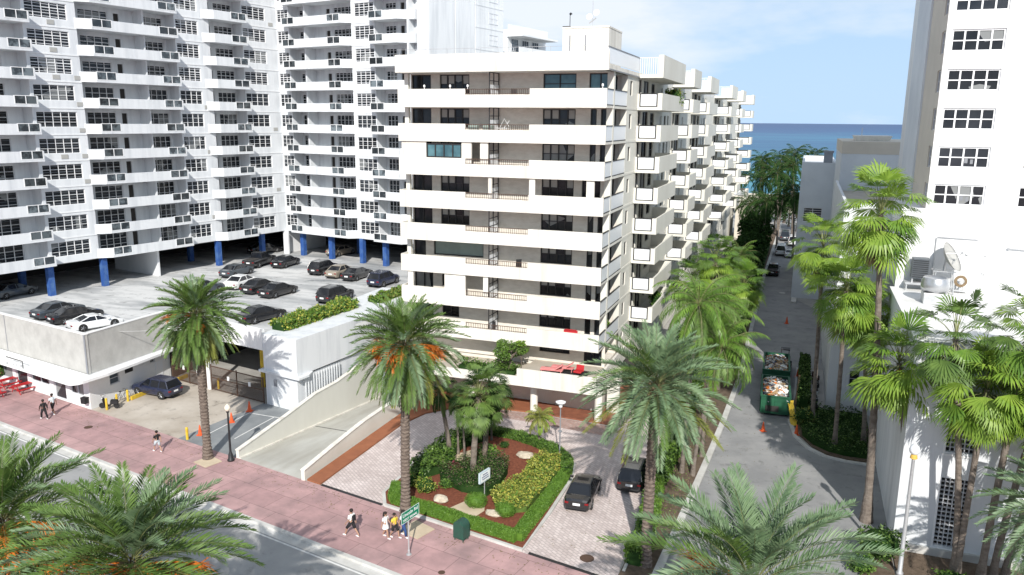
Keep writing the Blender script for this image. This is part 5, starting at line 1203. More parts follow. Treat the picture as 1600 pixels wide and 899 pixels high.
# planter hedge on the deck edge
hedge('planter_hedge', [(-42.9, 56.2), (-42.2, 62.5), (-41.8, 66.5)], 1.6, .75, 'long flowering planter hedge along the edge of the roof car park', 'hedge', ('leaf_bright', 'leaf_green', 'leaf_bright', 'leaf_variegated'), 25, 260, .12, z0=6.56, jit=.2)
hedge('planter_hedge', [(-40.6, 69.0), (-40.2, 75)], 1.4, .7, 'short planter hedge by the navy SUV at the far corner of the roof car park', 'hedge', ('leaf_bright', 'leaf_green', 'leaf_yellow'), 26, 170, .14, z0=6.3, jit=.2)

# broad-leaved trees
def tree(loc, h, rad, label, seed, mats=('leaf_green', 'leaf_bright', 'leaf_dark'), n=2600, size=.12, name='leafy_tree', group=None, th=.35, clumps=14, squash=.75):
    rv = random.Random(seed); o = empty(name, loc, 0, label, 'tree', group); tk = MB(); cz = h-rad*squash
    tk.tube([(0, 0, 0), (.1, .05, cz*.5), (0, 0, cz)], [rad*.09, rad*.07, rad*.05], 8); mb = MB(); pts = []
    for c in range(clumps):
        d = Vector((rv.gauss(0, 1), rv.gauss(0, 1), rv.gauss(0, .8)+.2)).normalized(); cc = Vector((d.x*rad*.68, d.y*rad*.68, cz+d.z*rad*squash*.7)); cr_ = rad*rv.uniform(.24, .42)
        tk.tube([(0, 0, cz*rv.uniform(.45, .9)), cc*.6+Vector((0, 0, cz*.4)), cc], [rad*.035, rad*.025, rad*.01], 5)
        for k in range(n//clumps):
            q = Vector((rv.gauss(0, 1), rv.gauss(0, 1), rv.gauss(0, 1))).normalized()*cr_*rv.uniform(.5, 1.05)**.5; q.z *= .75; pts.append(cc+q)
    tk.build('trunk', 'trunk_dark', o); leaf_cloud(mb, pts, size, len(mats), rv); mb.build('crown', list(mats), o); return o
g = G(757, 603, 3.55); tree((-22.9, 61.3, 3.6), 3.1, 1.75, 'small round-headed tree on the terrace above the porch', 30, ('leaf_bright', 'leaf_green', 'leaf_green'), 4200, .09)
ground_patch('terrace_shrubs', [(-27.5, 60.4), (-21.9, 60.4), (-21.9, 61.8), (-27.5, 61.8)], .8, 'green shrubs filling the terrace planter left of the red loungers', 'shrubs', ('leaf_green', 'leaf_bright', 'leaf_dark'), 31, 1700, .09, z0=3.55)
g = G(802, 552, 5.0); tree((-21.9, 61.5, 3.55), 3.0, .45, 'tall thin leafy plant on the terrace, right of the round-headed tree', 32, ('leaf_bright', 'leaf_lime'), 160, .16, 'potted_tree')
# seaward palms and trees
FARP = [(-9.6, 202, 14.5), (-6.2, 196, 16.5), (-3.2, 205, 17.5), (-7.8, 176, 13), (-4.6, 168, 15), (-2.0, 180, 16), (-9.8, 158, 9.5), (-1.2, 152, 12.5), (-6.6, 148, 11), (-11.2, 215, 15.5), (.6, 214, 17), (-5.0, 186, 12), (-14.5, 206, 12)]
desc = ['at the left, against the open sea', 'tall and central, crown touching the sea', 'nearest the grey block roof', 'low, beside the last balconies', 'in the middle of the grove', 'leaning toward the grey block', 'short, behind the beige annex', 'over the parked vans', 'over the dark alley hedge', 'farthest left, behind the balconies', 'behind the grey block corner', 'in the heart of the grove', 'half hidden by the cream building']
for i, (X, Y, h) in enumerate(FARP):
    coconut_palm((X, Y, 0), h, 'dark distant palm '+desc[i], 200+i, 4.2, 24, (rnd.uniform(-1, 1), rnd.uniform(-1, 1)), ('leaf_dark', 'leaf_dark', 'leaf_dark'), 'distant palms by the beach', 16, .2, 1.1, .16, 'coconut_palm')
TR = [(-7.6, 122, 8.5, 3.0), (-7.4, 131, 8.0, 3.0), (-7.7, 140, 8.6, 3.2), (-7.9, 151, 8.6, 3.4), (-8.5, 164, 8, 3.6), (-8, 190, 9, 5), (-1, 196, 9, 5), (-4.5, 212, 9, 5)]
tdesc = ['first dark tree of the row that walls the alley, nearest the pickup', 'second dark tree of the alley row, left of the white van', 'third dark tree of the alley row', 'fourth dark tree of the alley row', 'last dark tree of the alley row, by the beige annex', 'dark broad tree under the left distant palms', 'dark broad tree at the far end of the alley', 'dark broad tree before the beach']
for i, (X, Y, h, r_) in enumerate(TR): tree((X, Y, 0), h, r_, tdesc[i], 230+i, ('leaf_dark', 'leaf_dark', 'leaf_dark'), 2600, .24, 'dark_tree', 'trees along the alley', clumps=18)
for i, (X, Y, h, lab) in enumerate([(-6.9, 90, 8, 'feather palm along the alley behind the clump, first of two'), (-7.0, 101, 8.5, 'feather palm along the alley behind the clump, second of two')]):
    coconut_palm((X, Y, 0), h, lab, 250+i, 3.2, 28, (0, 0), ('leaf_green', 'leaf_bright', 'leaf_dark'), 'feather palms along the alley', 24)

# ================================================================== VEHICLES
KIND = { # L, W, H, belt, nose z, tail z, base rear, top rear, top front, base front, ground clearance, wheel r
 'sedan': (4.75, 1.82, 1.45, .95, .78, .98, -1.75, -.95, .30, 1.10, .2, .33),
 'suv': (4.65, 1.88, 1.70, 1.05, .95, 1.05, -2.22, -1.85, .35, 1.10, .26, .37),
 'sport': (4.5, 1.86, 1.28, .85, .68, .92, -1.7, -.7, .15, 1.0, .15, .34),
 'hatch': (4.2, 1.78, 1.5, .95, .82, .98, -1.98, -1.5, .3, 1.1, .2, .32),
 'pickup': (5.5, 1.9, 1.85, 1.12, 1.05, 1.12, -.85, -.75, .55, 1.15, .32, .41),
 'van': (5.4, 1.95, 2.1, 1.15, 1.0, 1.15, -2.62, -2.5, 1.15, 1.9, .25, .36)}
def make_car(kind, paint, name, label, cat, loc, rz, group=None, rails=False):
    Lc, W, H, belt, zn, zt, rb, rt_, ft, fb, gc, wr = KIND[kind]; hw = W/2
    o = empty(name, loc, rz, label, cat, group)
    mb = MB(); st = [(-Lc/2, .78, gc+.12, zt-.18), (-Lc/2+.1, .9, gc+.04, zt-.04), (-Lc/2+.5, 1, gc, zt), (rb+.5, 1, gc, belt), (0, 1, gc, belt), (fb-.1, 1, gc, belt-.01), (fb+.5, 1, gc, (belt+zn)/2+.04), (Lc/2-.45, .97, gc, zn), (Lc/2-.12, .88, gc+.03, zn-.1), (Lc/2, .72, gc+.1, zn-.25)]
    if kind == 'pickup': st = [(-Lc/2, .95, gc+.1, zt-.02), (-Lc/2+.08, 1, gc, zt), (rb-.02, 1, gc, zt)] + st[4:]
    rows = []
    for x, k, z0, z1 in st:
        w_ = hw*k; zm = z0+(z1-z0)*.45
        half = [(w_*.86, z0), (w_*.97, z0+.1), (w_, zm), (w_*.985, z0+(z1-z0)*.75), (w_*.9, z1), (w_*.5, z1+.03)]
        rows.append([(x, y, z) for y, z in half] + [(x, -y, z) for y, z in reversed(half)])
    n = len(rows[0]); vs = [p for r_ in rows for p in r_]; fs = [(i*n+j, (i+1)*n+j, (i+1)*n+(j+1) % n, i*n+(j+1) % n) for i in range(len(rows)-1) for j in range(n)]
    fs = [tuple(reversed(f)) for f in fs] + [tuple(range(n)), tuple(range(len(rows)*n-1, (len(rows)-1)*n-1, -1))]
    mb.add(vs, fs)
    if kind == 'pickup':   # open bed
        mb.box(-Lc/2+.1, rb-.1, -hw*.8, hw*.8, zt+.032, zt+.035, 1)
    bo = mb.build('body', [paint, 'inner_dark'], o, smooth=False, bevel=.045)
    # glass house
    b0, t0 = hw*.9, hw*.70; zb_, zt2 = belt-.02, H-.07
    g = MB(); g.add([(rb, -b0, zb_), (fb, -b0, zb_), (fb, b0, zb_), (rb, b0, zb_), (rt_, -t0, zt2), (ft, -t0, zt2), (ft, t0, zt2), (rt_, t0, zt2)], [(0,3,2,1),(4,5,6,7),(0,1,5,4),(1,2,6,5),(2,3,7,6),(3,0,4,7)])
    g.build('windows', 'car_glass', o)
    r_ = MB(); xm = (rt_+ft)/2
    r_.add([(rt_-.04, -t0-.01, zt2), (ft+.03, -t0-.01, zt2), (ft+.03, t0+.01, zt2), (rt_-.04, t0+.01, zt2), (rt_+.08, -t0*.9, H), (ft-.12, -t0*.9, H), (ft-.12, t0*.9, H), (rt_+.08, t0*.9, H)], [(0,3,2,1),(4,5,6,7),(0,1,5,4),(1,2,6,5),(2,3,7,6),(3,0,4,7)])
    for s_ in (-1, 1):
        r_.tube([(rb, s_*b0, zb_), (rt_, s_*t0, zt2)], .055, 5); r_.tube([(fb, s_*b0, zb_), (ft, s_*t0, zt2)], .035, 5)
        for x in ((-.15,) if kind in ('sedan', 'sport') else (-.1, rt_*.62)):
            k = .03; r_.tube([(x+.05, s_*b0, zb_), (x, s_*(t0+.0), zt2)], .04, 5)
        if rails or kind == 'suv': r_.tube([(rt_+.2, s_*t0*.86, H+.04), (ft-.25, s_*t0*.86, H+.04)], .022, 5)
    r_.build('roof', paint, o, bevel=.02)
    if kind in ('sedan', 'sport', 'suv') and paint in ('car_black', 'car_grey'):
        s_ = MB(); s_.box(xm-.1, ft-.3, -t0*.6, t0*.6, H+.002, H+.008); s_.build('sunroof', 'car_glass', o)
    wm = MB(Matrix.Rotation(R(90), 4, 'X')); wm.lathe((0, 0, -.11), [(wr*.62, 0), (wr*.93, .0), (wr, .05), (wr, .17), (wr*.93, .22), (wr*.62, .22)], 20)
    wme = wm.mesh('wheel', ['rubber']); rm = MB(Matrix.Rotation(R(90), 4, 'X'))
    rm.lathe((0, 0, -.118), [(wr*.15, 0), (wr*.2, .005), (wr*.2, .22), (wr*.15, .236)], 8)
    for i in range(5):
        a = i*2*math.pi/5; 
        for z in (-.114, .1): rm.tube([(math.cos(a)*wr*.15, math.sin(a)*wr*.15, z), (math.cos(a)*wr*.64, math.sin(a)*wr*.64, z)], wr*.085, 4)
    rme = rm.mesh('rim', ['rim'])
    for x in (-Lc*.29-.05, Lc*.30):
        for s_ in (-1, 1):
            q = link('wheel', wme, o, (x, s_*(hw-.095), wr)); link('rim', rme, q)
    ar = MB(Matrix.Rotation(R(90), 4, 'X')); ar.lathe((0, 0, -.05), [(wr*1.0, 0), (wr*1.14, .0), (wr*1.14, .1), (wr, .1)], 18); ame = ar.mesh('wheel_arch', ['black_metal'])
    for x in (-Lc*.29-.05, Lc*.30):
        for s_ in (-1, 1): link('wheel_arch', ame, o, (x, s_*(hw-.045), wr))
    for s_ in (-1, 1):
        t_ = MB(); t_.box(-Lc/2-.012, -Lc/2+.14, s_*hw*.58, s_*hw*.86, zt-.34, zt-.2); t_.build('taillight', 'tail_red', o, bevel=.02)
        h_ = MB(); h_.box(Lc/2-.22, Lc/2-.045, s_*hw*.48, s_*hw*.78, zn-.28, zn-.12); h_.build('headlight', 'lamp_clear', o, bevel=.02)
        m_ = MB(); m_.box(fb-.3, fb-.1, s_*hw*.97, s_*(hw+.2), belt-.02, belt+.13); m_.build('mirror', paint, o, bevel=.02)
    p = MB(); p.box(-Lc/2-.02, -Lc/2-.005, -.24, .24, zt-.42, zt-.26); p.build('number_plate', 'plate_white', o)
    p = MB(); p.box(-Lc/2-.03, -Lc/2+.2, -hw*.75, hw*.75, gc+.08, gc+.2); p.build('bumper', 'black_metal', o, bevel=.02); p = MB(); p.box(Lc/2-.2, Lc/2+.01, -hw*.7, hw*.7, gc+.1, gc+.22); p.build('bumper', 'black_metal', o, bevel=.02)
    return o
def car_px(rear, front, z, kind, paint, name, label, cat='car', group=None, **k):
    a = G(*rear, z); b = G(*front, z); d = (b-a); d.z = 0; d.normalize(); Lc = KIND[kind][0]
    c = a + d*Lc/2; return make_car(kind, paint, name, label, cat, (c.x, c.y, z+.012), math.atan2(d.y, d.x), group, **k)
DG = 'cars on the roof car park'; dz = DZ
car_px((388, 421), (430, 408), dz, 'pickup', 'car_black', 'pickup_truck', 'boxy black pickup, parked on the deck nearest the left blue columns', 'pickup', DG)
car_px((431, 421), (463, 411), dz, 'sedan', 'car_black', 'parked_car', 'black sedan parked right beside the boxy black pickup on the deck', 'car', DG)
car_px((489, 432), (522, 422), dz, 'suv', 'car_black', 'parked_car', 'black hatchback, leftmost of the four cars in front of the blue columns', 'car', DG)
car_px((516, 437), (548, 426), dz, 'sedan', 'car_tan', 'parked_car', 'tan metallic sedan, the only beige car on the deck', 'car', DG)
car_px((541, 441), (576, 430), dz, 'sedan', 'car_black', 'parked_car', 'black sedan between the tan sedan and the big navy SUV', 'car', DG)
car_px((582, 451), (621, 438), dz, 'suv', 'car_navy', 'parked_car', 'big navy SUV nearest the cream building on the deck', 'car', DG)
car_px((358, 455), (396, 443), dz, 'sedan', 'car_white', 'parked_car', 'white sedan half behind the date palm crown on the deck', 'car', DG)
car_px((350, 436), (380, 428), dz, 'sedan', 'car_grey', 'parked_car', 'dark grey car mostly hidden behind the date palm crown, behind the white sedan', 'car', DG)
car_px((384, 462), (424, 450), dz, 'sedan', 'car_black', 'parked_car', 'black sedan with red tail lamps between the white sedan and another black sedan', 'car', DG)
car_px((411, 468), (455, 456), dz, 'sedan', 'car_black', 'parked_car', 'black coupe-like sedan, right end of the middle row on the deck', 'car', DG)
car_px((503, 477), (540, 465), dz, 'suv', 'car_black', 'parked_car', 'small black SUV standing alone in the middle of the deck', 'car', DG)
car_px((376, 508), (424, 497), dz, 'sedan', 'car_black', 'parked_car', 'black car behind the date palm crown near the planter hedge', 'car', DG)
car_px((108, 519), (166, 509), dz, 'sport', 'car_white', 'parked_car', 'white sports coupe parked against the front wall of the deck', 'car', DG)
car_px((78, 509), (140, 497), dz, 'sedan', 'car_black', 'parked_car', 'black sedan beside the white sports coupe', 'car', DG)
car_px((54, 502), (105, 491), dz, 'sedan', 'car_grey', 'parked_car', 'grey sedan, leftmost of the three cars by the front wall of the deck', 'car', DG)
car_px((390, 398), (432, 393), dz, 'sedan', 'car_black', 'parked_car', 'black car in the shade under the tower, behind the boxy black pickup', 'car', DG)
car_px((515, 402), (555, 394), dz, 'sedan', 'car_tan', 'parked_car', 'dim tan car in the dark garage between two blue columns', 'car', DG)
car_px((285, 462), (332, 455), dz, 'sedan', 'car_grey', 'parked_car', 'grey car in the dark garage under the left wing', 'car', DG)
car_px((-12, 470), (35, 460), dz, 'sedan', 'car_grey', 'parked_car', 'grey car in the dark garage at the left edge of the photo', 'car', DG)
car_px((276, 622), (222, 612), 0, 'suv', 'car_navy', 'parked_car', 'dark blue SUV in the yard beside the white shop wall', 'car')
car_px((900, 803), (920, 757), 0, 'sedan', 'car_black', 'parked_car', 'black sedan on the pink driveway beside the garden hedge, seen from behind', 'car', 'cars on the driveway')
car_px((982, 774), (1000, 728), 0, 'suv', 'car_black', 'parked_car', 'black SUV on the driveway, partly behind the date palm trunk', 'car', 'cars on the driveway', rails=True)
AG = 'vehicles in the alley'
car_px((1206, 433), (1213, 411), 0, 'pickup', 'car_black', 'pickup_truck', 'black pickup in the shaded alley, behind the white van', 'pickup', AG)
car_px((1219, 401), (1224, 380), 0, 'van', 'car_white', 'white_van', 'white van ahead of the black pickup in the alley', 'van', AG)
make_car('sedan', 'car_white', 'parked_car', 'white car right of the white van at the grey wall', 'car', (-1.9, 158, .012), R(92), AG)
make_car('van', 'car_grey', 'grey_van', 'grey van at the far end of the alley', 'van', (-3.4, 181, .012), R(91), AG)
make_car('van', 'car_white', 'white_van', 'white van far down the alley, beyond the first one', 'van', (-1.6, 174, .012), R(91), AG)
make_car('hatch', 'car_maroon', 'parked_car', 'dark red car beside the beige annex', 'car', (-8.3, 170, .012), R(80))
# scooters and bicycle
def scooter(loc, rz, label, group=None, col='black_metal'):
    o = empty('motor_scooter', loc, rz, label, 'scooter', group); mb = MB()
    mb.prism([(-.75, -.13), (-.2, -.16), (-.1, -.1), (-.1, .1), (-.2, .16), (-.75, .13)], .42, .72); mb.box(-.1, .42, -.14, .14, .26, .33); mb.add([(.38, -.2, .3), (.38, .2, .3), (.5, .16, .95), (.5, -.16, .95), (.52, -.12, .3), (.52, .12, .3), (.62, .08, .9), (.62, -.08, .9)], [(0,1,2,3), (4,7,6,5), (0,3,7,4), (1,5,6,2), (3,2,6,7), (0,4,5,1)])
    mb.build('body', col, o, bevel=.02)
    s_ = MB(); s_.prism([(-.72, -.12), (-.15, -.13), (-.15, .13), (-.72, .12)], .73, .82); s_.build('seat', 'rubber', o, bevel=.02)
    wm = MB(Matrix.Rotation(R(90), 4, 'X')); wm.lathe((0, 0, -.05), [(.12, .02), (.22, 0), (.26, .03), (.26, .07), (.22, .1), (.12, .08)], 16); me = wm.mesh('wheel', ['rubber'])
    link('wheel', me, o, (-.6, 0, .26)); link('wheel', me, o, (.68, 0, .26))
    h_ = MB(); h_.tube([(.68, 0, .26), (.5, 0, 1.0)], .03, 6); h_.tube([(.46, -.34, 1.08), (.5, -.1, 1.02), (.5, .1, 1.02), (.46, .34, 1.08)], .018, 6)
    for s__ in (-1, 1): h_.tube([(.5, s__*.2, 1.04), (.52, s__*.3, 1.25)], .01, 4); h_.lathe((.52, s__*.3, 1.22), [(.01, 0), (.05, .03), (.05, .08), (.01, .1)], 8)
    h_.build('handlebar', 'steel', o); l_ = MB(); l_.lathe((.62, 0, .86), [(.01, 0), (.07, .02), (.07, .1), (.01, .12)], 10); l_.build('headlamp', 'lamp_clear', o); return o
g = G(162, 641); scooter((g.x+.2, g.y+.5, .01), R(200), 'black scooter parked at the shop corner beside the yellow rail')
for i, (x, y, cl, lb) in enumerate([(2.35, 71.4, 'black_metal', 'black motor scooter nearest the shrub bed in the row by the annex wall'), (2.35, 73.3, 'car_grey', 'grey motor scooter, second in the row by the annex wall'), (2.3, 75.4, 'pure_white', 'white-faced motor scooter in the middle of the row'), (2.4, 77.6, 'black_metal', 'black motor scooter before the last one of the row'), (2.4, 80.0, 'car_maroon', 'dark red motor scooter at the far end of the row')]):
    scooter((x, y, .01), R(95+i*4), lb, 'motor scooters by the annex wall', cl)
o = empty('bicycle', (-56.1, 50.9, .01), R(88), 'dark bicycle leaning on the white shop wall behind the yellow rail', 'bicycle')
wm = MB(Matrix.Rotation(R(90), 4, 'X')); ring = [(math.cos(i*R(20))*.33, math.sin(i*R(20))*.33, 0) for i in range(19)]; wm.tube(ring, .018, 5)
for i in range(8): a = i*R(45); wm.tube([(0, 0, 0), (math.cos(a)*.33, math.sin(a)*.33, 0)], .004, 3)
me = wm.mesh('wheel', ['rubber']); link('wheel', me, o, (-.52, 0, .35)); link('wheel', me, o, (.52, 0, .35))
mb = MB(); pts = dict(r=(-.52, 0, .35), b=(-.05, 0, .3), s=(-.2, 0, .85), h=(.38, 0, .85), f=(.52, 0, .35), t=(.35, 0, .98))
for a, b in (('r', 'b'), ('r', 's'), ('b', 's'), ('b', 'h'), ('s', 'h'), ('h', 'f'), ('h', 't')): mb.tube([pts[a], pts[b]], .018, 5)
mb.tube([(.3, -.25, 1.0), (.35, 0, .98), (.3, .25, 1.0)], .014, 5); mb.build('frame', 'black_metal', o); mb = MB(); mb.box(-.32, -.08, -.07, .07, .88, .93); mb.build('saddle', 'rubber', o, bevel=.02)

# ================================================================== STREET FURNITURE
# green street name sign
g = G(639, 867); o = empty('street_sign', (g.x, g.y, .01), AL+R(90), 'green street name sign reading Lincoln Rd on a post on the pink pavement', 'street sign')
mb = MB(); mb.tube([(0, 0, 0), (0, 0, 2.85)], .045, 10); mb.lathe((0, 0, 0), [(.16, 0), (.16, .03), (.07, .06), (.07, .3), (.045, .32)], 12); mb.build('post', 'galv', o)
pn = MB(); pn.box(-.68, .95, -.05, -.03, 2.2, 2.92); pn.build('panel', 'sign_green', o)
bd = MB(); 
for a in ((-.68, .95, 2.2, 2.225), (-.68, .95, 2.895, 2.92), (-.68, -.655, 2.225, 2.895), (.925, .95, 2.225, 2.895)): bd.box(a[0], a[1], -.058, -.0501, a[2], a[3])
bd.box(-.66, .93, -.0299, -.02, 2.22, 2.9); bd.build('panel_border', 'sign_white', o)
def text(s_, size, parent, loc, rot, m, name='lettering', wd=None):
    cu_ = bpy.data.curves.new(name, 'FONT'); cu_.body = s_; cu_.size = size; cu_.extrude = .003; cu_.align_x = 'CENTER'; cu_.align_y = 'CENTER'; cu_.offset = .004
    t_ = bpy.data.objects.new(name, cu_); COL.objects.link(t_); bpy.context.view_layer.update()
    me = bpy.data.meshes.new_from_object(t_.evaluated_get(bpy.context.evaluated_depsgraph_get())); bpy.data.objects.remove(t_)
    me.materials.clear(); me.materials.append(MATS[m]); ob = bpy.data.objects.new(name, me); COL.objects.link(ob); ob.parent = parent; ob.location = loc; ob.rotation_euler = rot
    if wd: k = wd/max(.01, ob.dimensions.x); ob.scale = (k, 1, 1)
    return ob
text('Lincoln Rd', .3, o, (.13, -.056, 2.68), (R(90), 0, 0), 'sign_white', wd=1.36); text('NEXT SIGNAL', .2, o, (.13, -.056, 2.37), (R(90), 0, 0), 'sign_white', wd=1.3)
# black lamp with globe
g = G(361, 720); o = empty('street_lamp', (g.x, g.y, .01), 0, 'black street lamp with a cream globe beside the sloping ramp wall', 'street lamp')
mb = MB(); mb.lathe((0, 0, 0), [(.26, 0), (.26, .1), (.2, .16), (.17, .5), (.12, .6), (.085, .75), (.075, 2.5), (.06, 3.75), (.1, 3.8), (.12, 3.86), (.09, 3.9)], 14); mb.build('post', 'black_metal', o, smooth=True)
mb = MB(); mb.lathe((0, 0, 3.9), [(.1, 0), (.17, .08), (.22, .2), (.22, .3), (.16, .42), (.06, .5), (.02, .56)], 14); mb.build('globe', 'globe', o, smooth=True)
# driveway lamp
g = G(874, 722); o = empty('driveway_lamp', (g.x, g.y, .1), 0, 'slim grey lamp with a flat glass head at the far corner of the garden bed', 'street lamp')
mb = MB(); mb.lathe((0, 0, 0), [(.1, 0), (.09, .3), (.055, .35), (.05, 2.3), (.16, 2.32), (.16, 2.38), (.05, 2.4), (.045, 4.2), (.1, 4.25)], 10); mb.build('post', 'panel_grey', o)
mb = MB(); mb.lathe((0, 0, 4.25), [(.13, 0), (.15, .3), (.36, .33), (.38, .4), (.2, .47), (.04, .52)], 16); mb.build('lamp_head', 'panel_pale', o)
# silver pole with acorn lamp
g = G(1405, 899); o = empty('street_lamp', (g.x, g.y, 0), 0, 'tall silver street lamp in front of the louvred white wall', 'street lamp')
mb = MB(); mb.lathe((0, 0, 0), [(.2, 0), (.2, .2), (.13, .3), (.105, 3), (.085, 7.0), (.1, 7.05)], 14); mb.build('post', 'galv', o, smooth=True)
mb = MB(); mb.lathe((0, 0, 7.05), [(.1, 0), (.2, .06), (.17, .22), (.1, .28)], 12); mb.build('fitter', 'amber', o)
mb = MB(); mb.lathe((0, 0, 7.33), [(.12, 0), (.24, .1), (.28, .28), (.22, .48), (.1, .58), (.03, .7)], 14); mb.build('globe', 'panel_pale', o, smooth=True)
# postal relay box
g = G(721, 843); o = empty('relay_box', (g.x, g.y, .01), R(168), 'dark green mail storage box on legs at the garden kerb', 'mail box')
mb = MB(); prf = [(-.38, .18), (.38, .18), (.38, 1.0)] + [(.38*math.cos(R(a)), 1.0+.3*math.sin(R(a))) for a in range(15, 180, 15)] + [(-.38, 1.0)]
vs = [(x, -.33, z) for x, z in prf] + [(x, .33, z) for x, z in prf]; n = len(prf)
mb.add(vs, [tuple(range(n)), tuple(range(2*n-1, n-1, -1))] + [(i, n+i, n+(i+1) % n, (i+1) % n) for i in range(n)])
for x in (-.33, .28):
    for y in (-.28, .23): mb.box(x, x+.05, y, y+.05, 0, .2)
mb.build('box', 'green_box', o); mb = MB(); mb.box(-.3, .3, -.345, -.332, .3, 1.0); mb.build('door', 'green_dumpster', o)
# small garden sign
g = G(757, 779); o = empty('garden_sign', (g.x, g.y, .13), AL+R(88), 'small blue-grey sign on a post among the dark shrubs of the garden bed', 'sign')
mb = MB(); mb.tube([(0, 0, 0), (0, 0, 1.3)], .035, 8); mb.build('post', 'galv', o)
mb = MB(); mb.box(-.62, .55, -.08, .06, 1.15, 1.9); mb.build('panel', 'sign_bluegrey', o)
mb = MB(); mb.box(-.5, .5, -.09, -.081, 1.22, 1.82)
mb.build('face', 'sign_white', o); mb = MB()
for j, (a, b) in enumerate(((-.3, .3), (-.42, .42), (-.36, .4))):
    x = a
    while x < b-.1: mb.box(x, x+.07, -.095, -.0901, 1.66-.16*j, 1.75-.16*j); x += .11
mb.build('lettering', 'cloth_blue', o)
# cones and barriers
cm = empty('traffic_cone', (0, 0, 0)); mb = MB(); mb.box(-.2, .2, -.2, .2, 0, .04); mb.lathe((0, 0, .04), [(.15, 0), (.11, .25), (.035, .68), (.02, .7)], 14); mb.build('cone', 'orange_plastic', cm)
for i, (px, s_, lab) in enumerate([((390, 643), 1.25, 'tall orange cone in the shaded yard corner by the white block'), ((362, 660), 1.15, 'orange cone just right of the globe lamp, in the yard'), ((313, 680), 1.15, 'orange cone left of the date palm trunk, at the edge of the pavement'), ((1192, 674), 1.1, 'orange-red cone standing alone before the near dumpster'), ((1244, 680), 1.2, 'orange-red cone at the kerb beside the yellow plastic'), ((1229, 506), 1.2, 'small orange cone behind the far dumpster'), ((1246, 590), 1.2, 'orange cone squeezed between the dumpsters and the hedge')]):
    g = G(*px); put(cm, i == 0, (g.x, g.y, .012), rnd.random(), lab, 'traffic cone', 'orange cones', (s_, s_, s_))
g = G(293, 687); o = empty('yellow_bollard', (g.x, g.y, .01), 0, 'short yellow post at the pavement edge left of the cones', 'bollard'); mb = MB(); mb.lathe((0, 0, 0), [(.11, 0), (.11, .95), (.07, 1.02), (.01, 1.04)], 12); mb.build('post', 'yellow_paint', o)
bm_ = None
for i, (x, y, lab) in enumerate([(-55.5, 48.6, 'yellow post at the street end of the yellow rail'), (-55.5, 49.7, 'second yellow post by the scooter'), (-55.5, 50.9, 'third yellow post of the rail, beside the bicycle'), (-50.3, 56.6, 'yellow post behind the gate right of the white pier')]):
    if i == 0:
        bm_ = empty('yellow_bollard', (0, 0, 0)); mb = MB(); mb.lathe((0, 0, 0), [(.1, 0), (.1, 1.0), (.07, 1.06), (.01, 1.08)], 12); mb.build('post', 'yellow_paint', bm_)
    put(bm_, i == 0, (x, y, .01), 0, lab, 'bollard', 'yellow bollards')
mb = MB(); mb.box(-.1, .1, 0, 7.0, 0, .35); o = mb.build('yellow_kerb', 'yellow_paint', bevel=.02); o.location = (-55.45, 51.2, .01); tag(o, 'long yellow painted kerb behind the blue SUV', 'kerb')
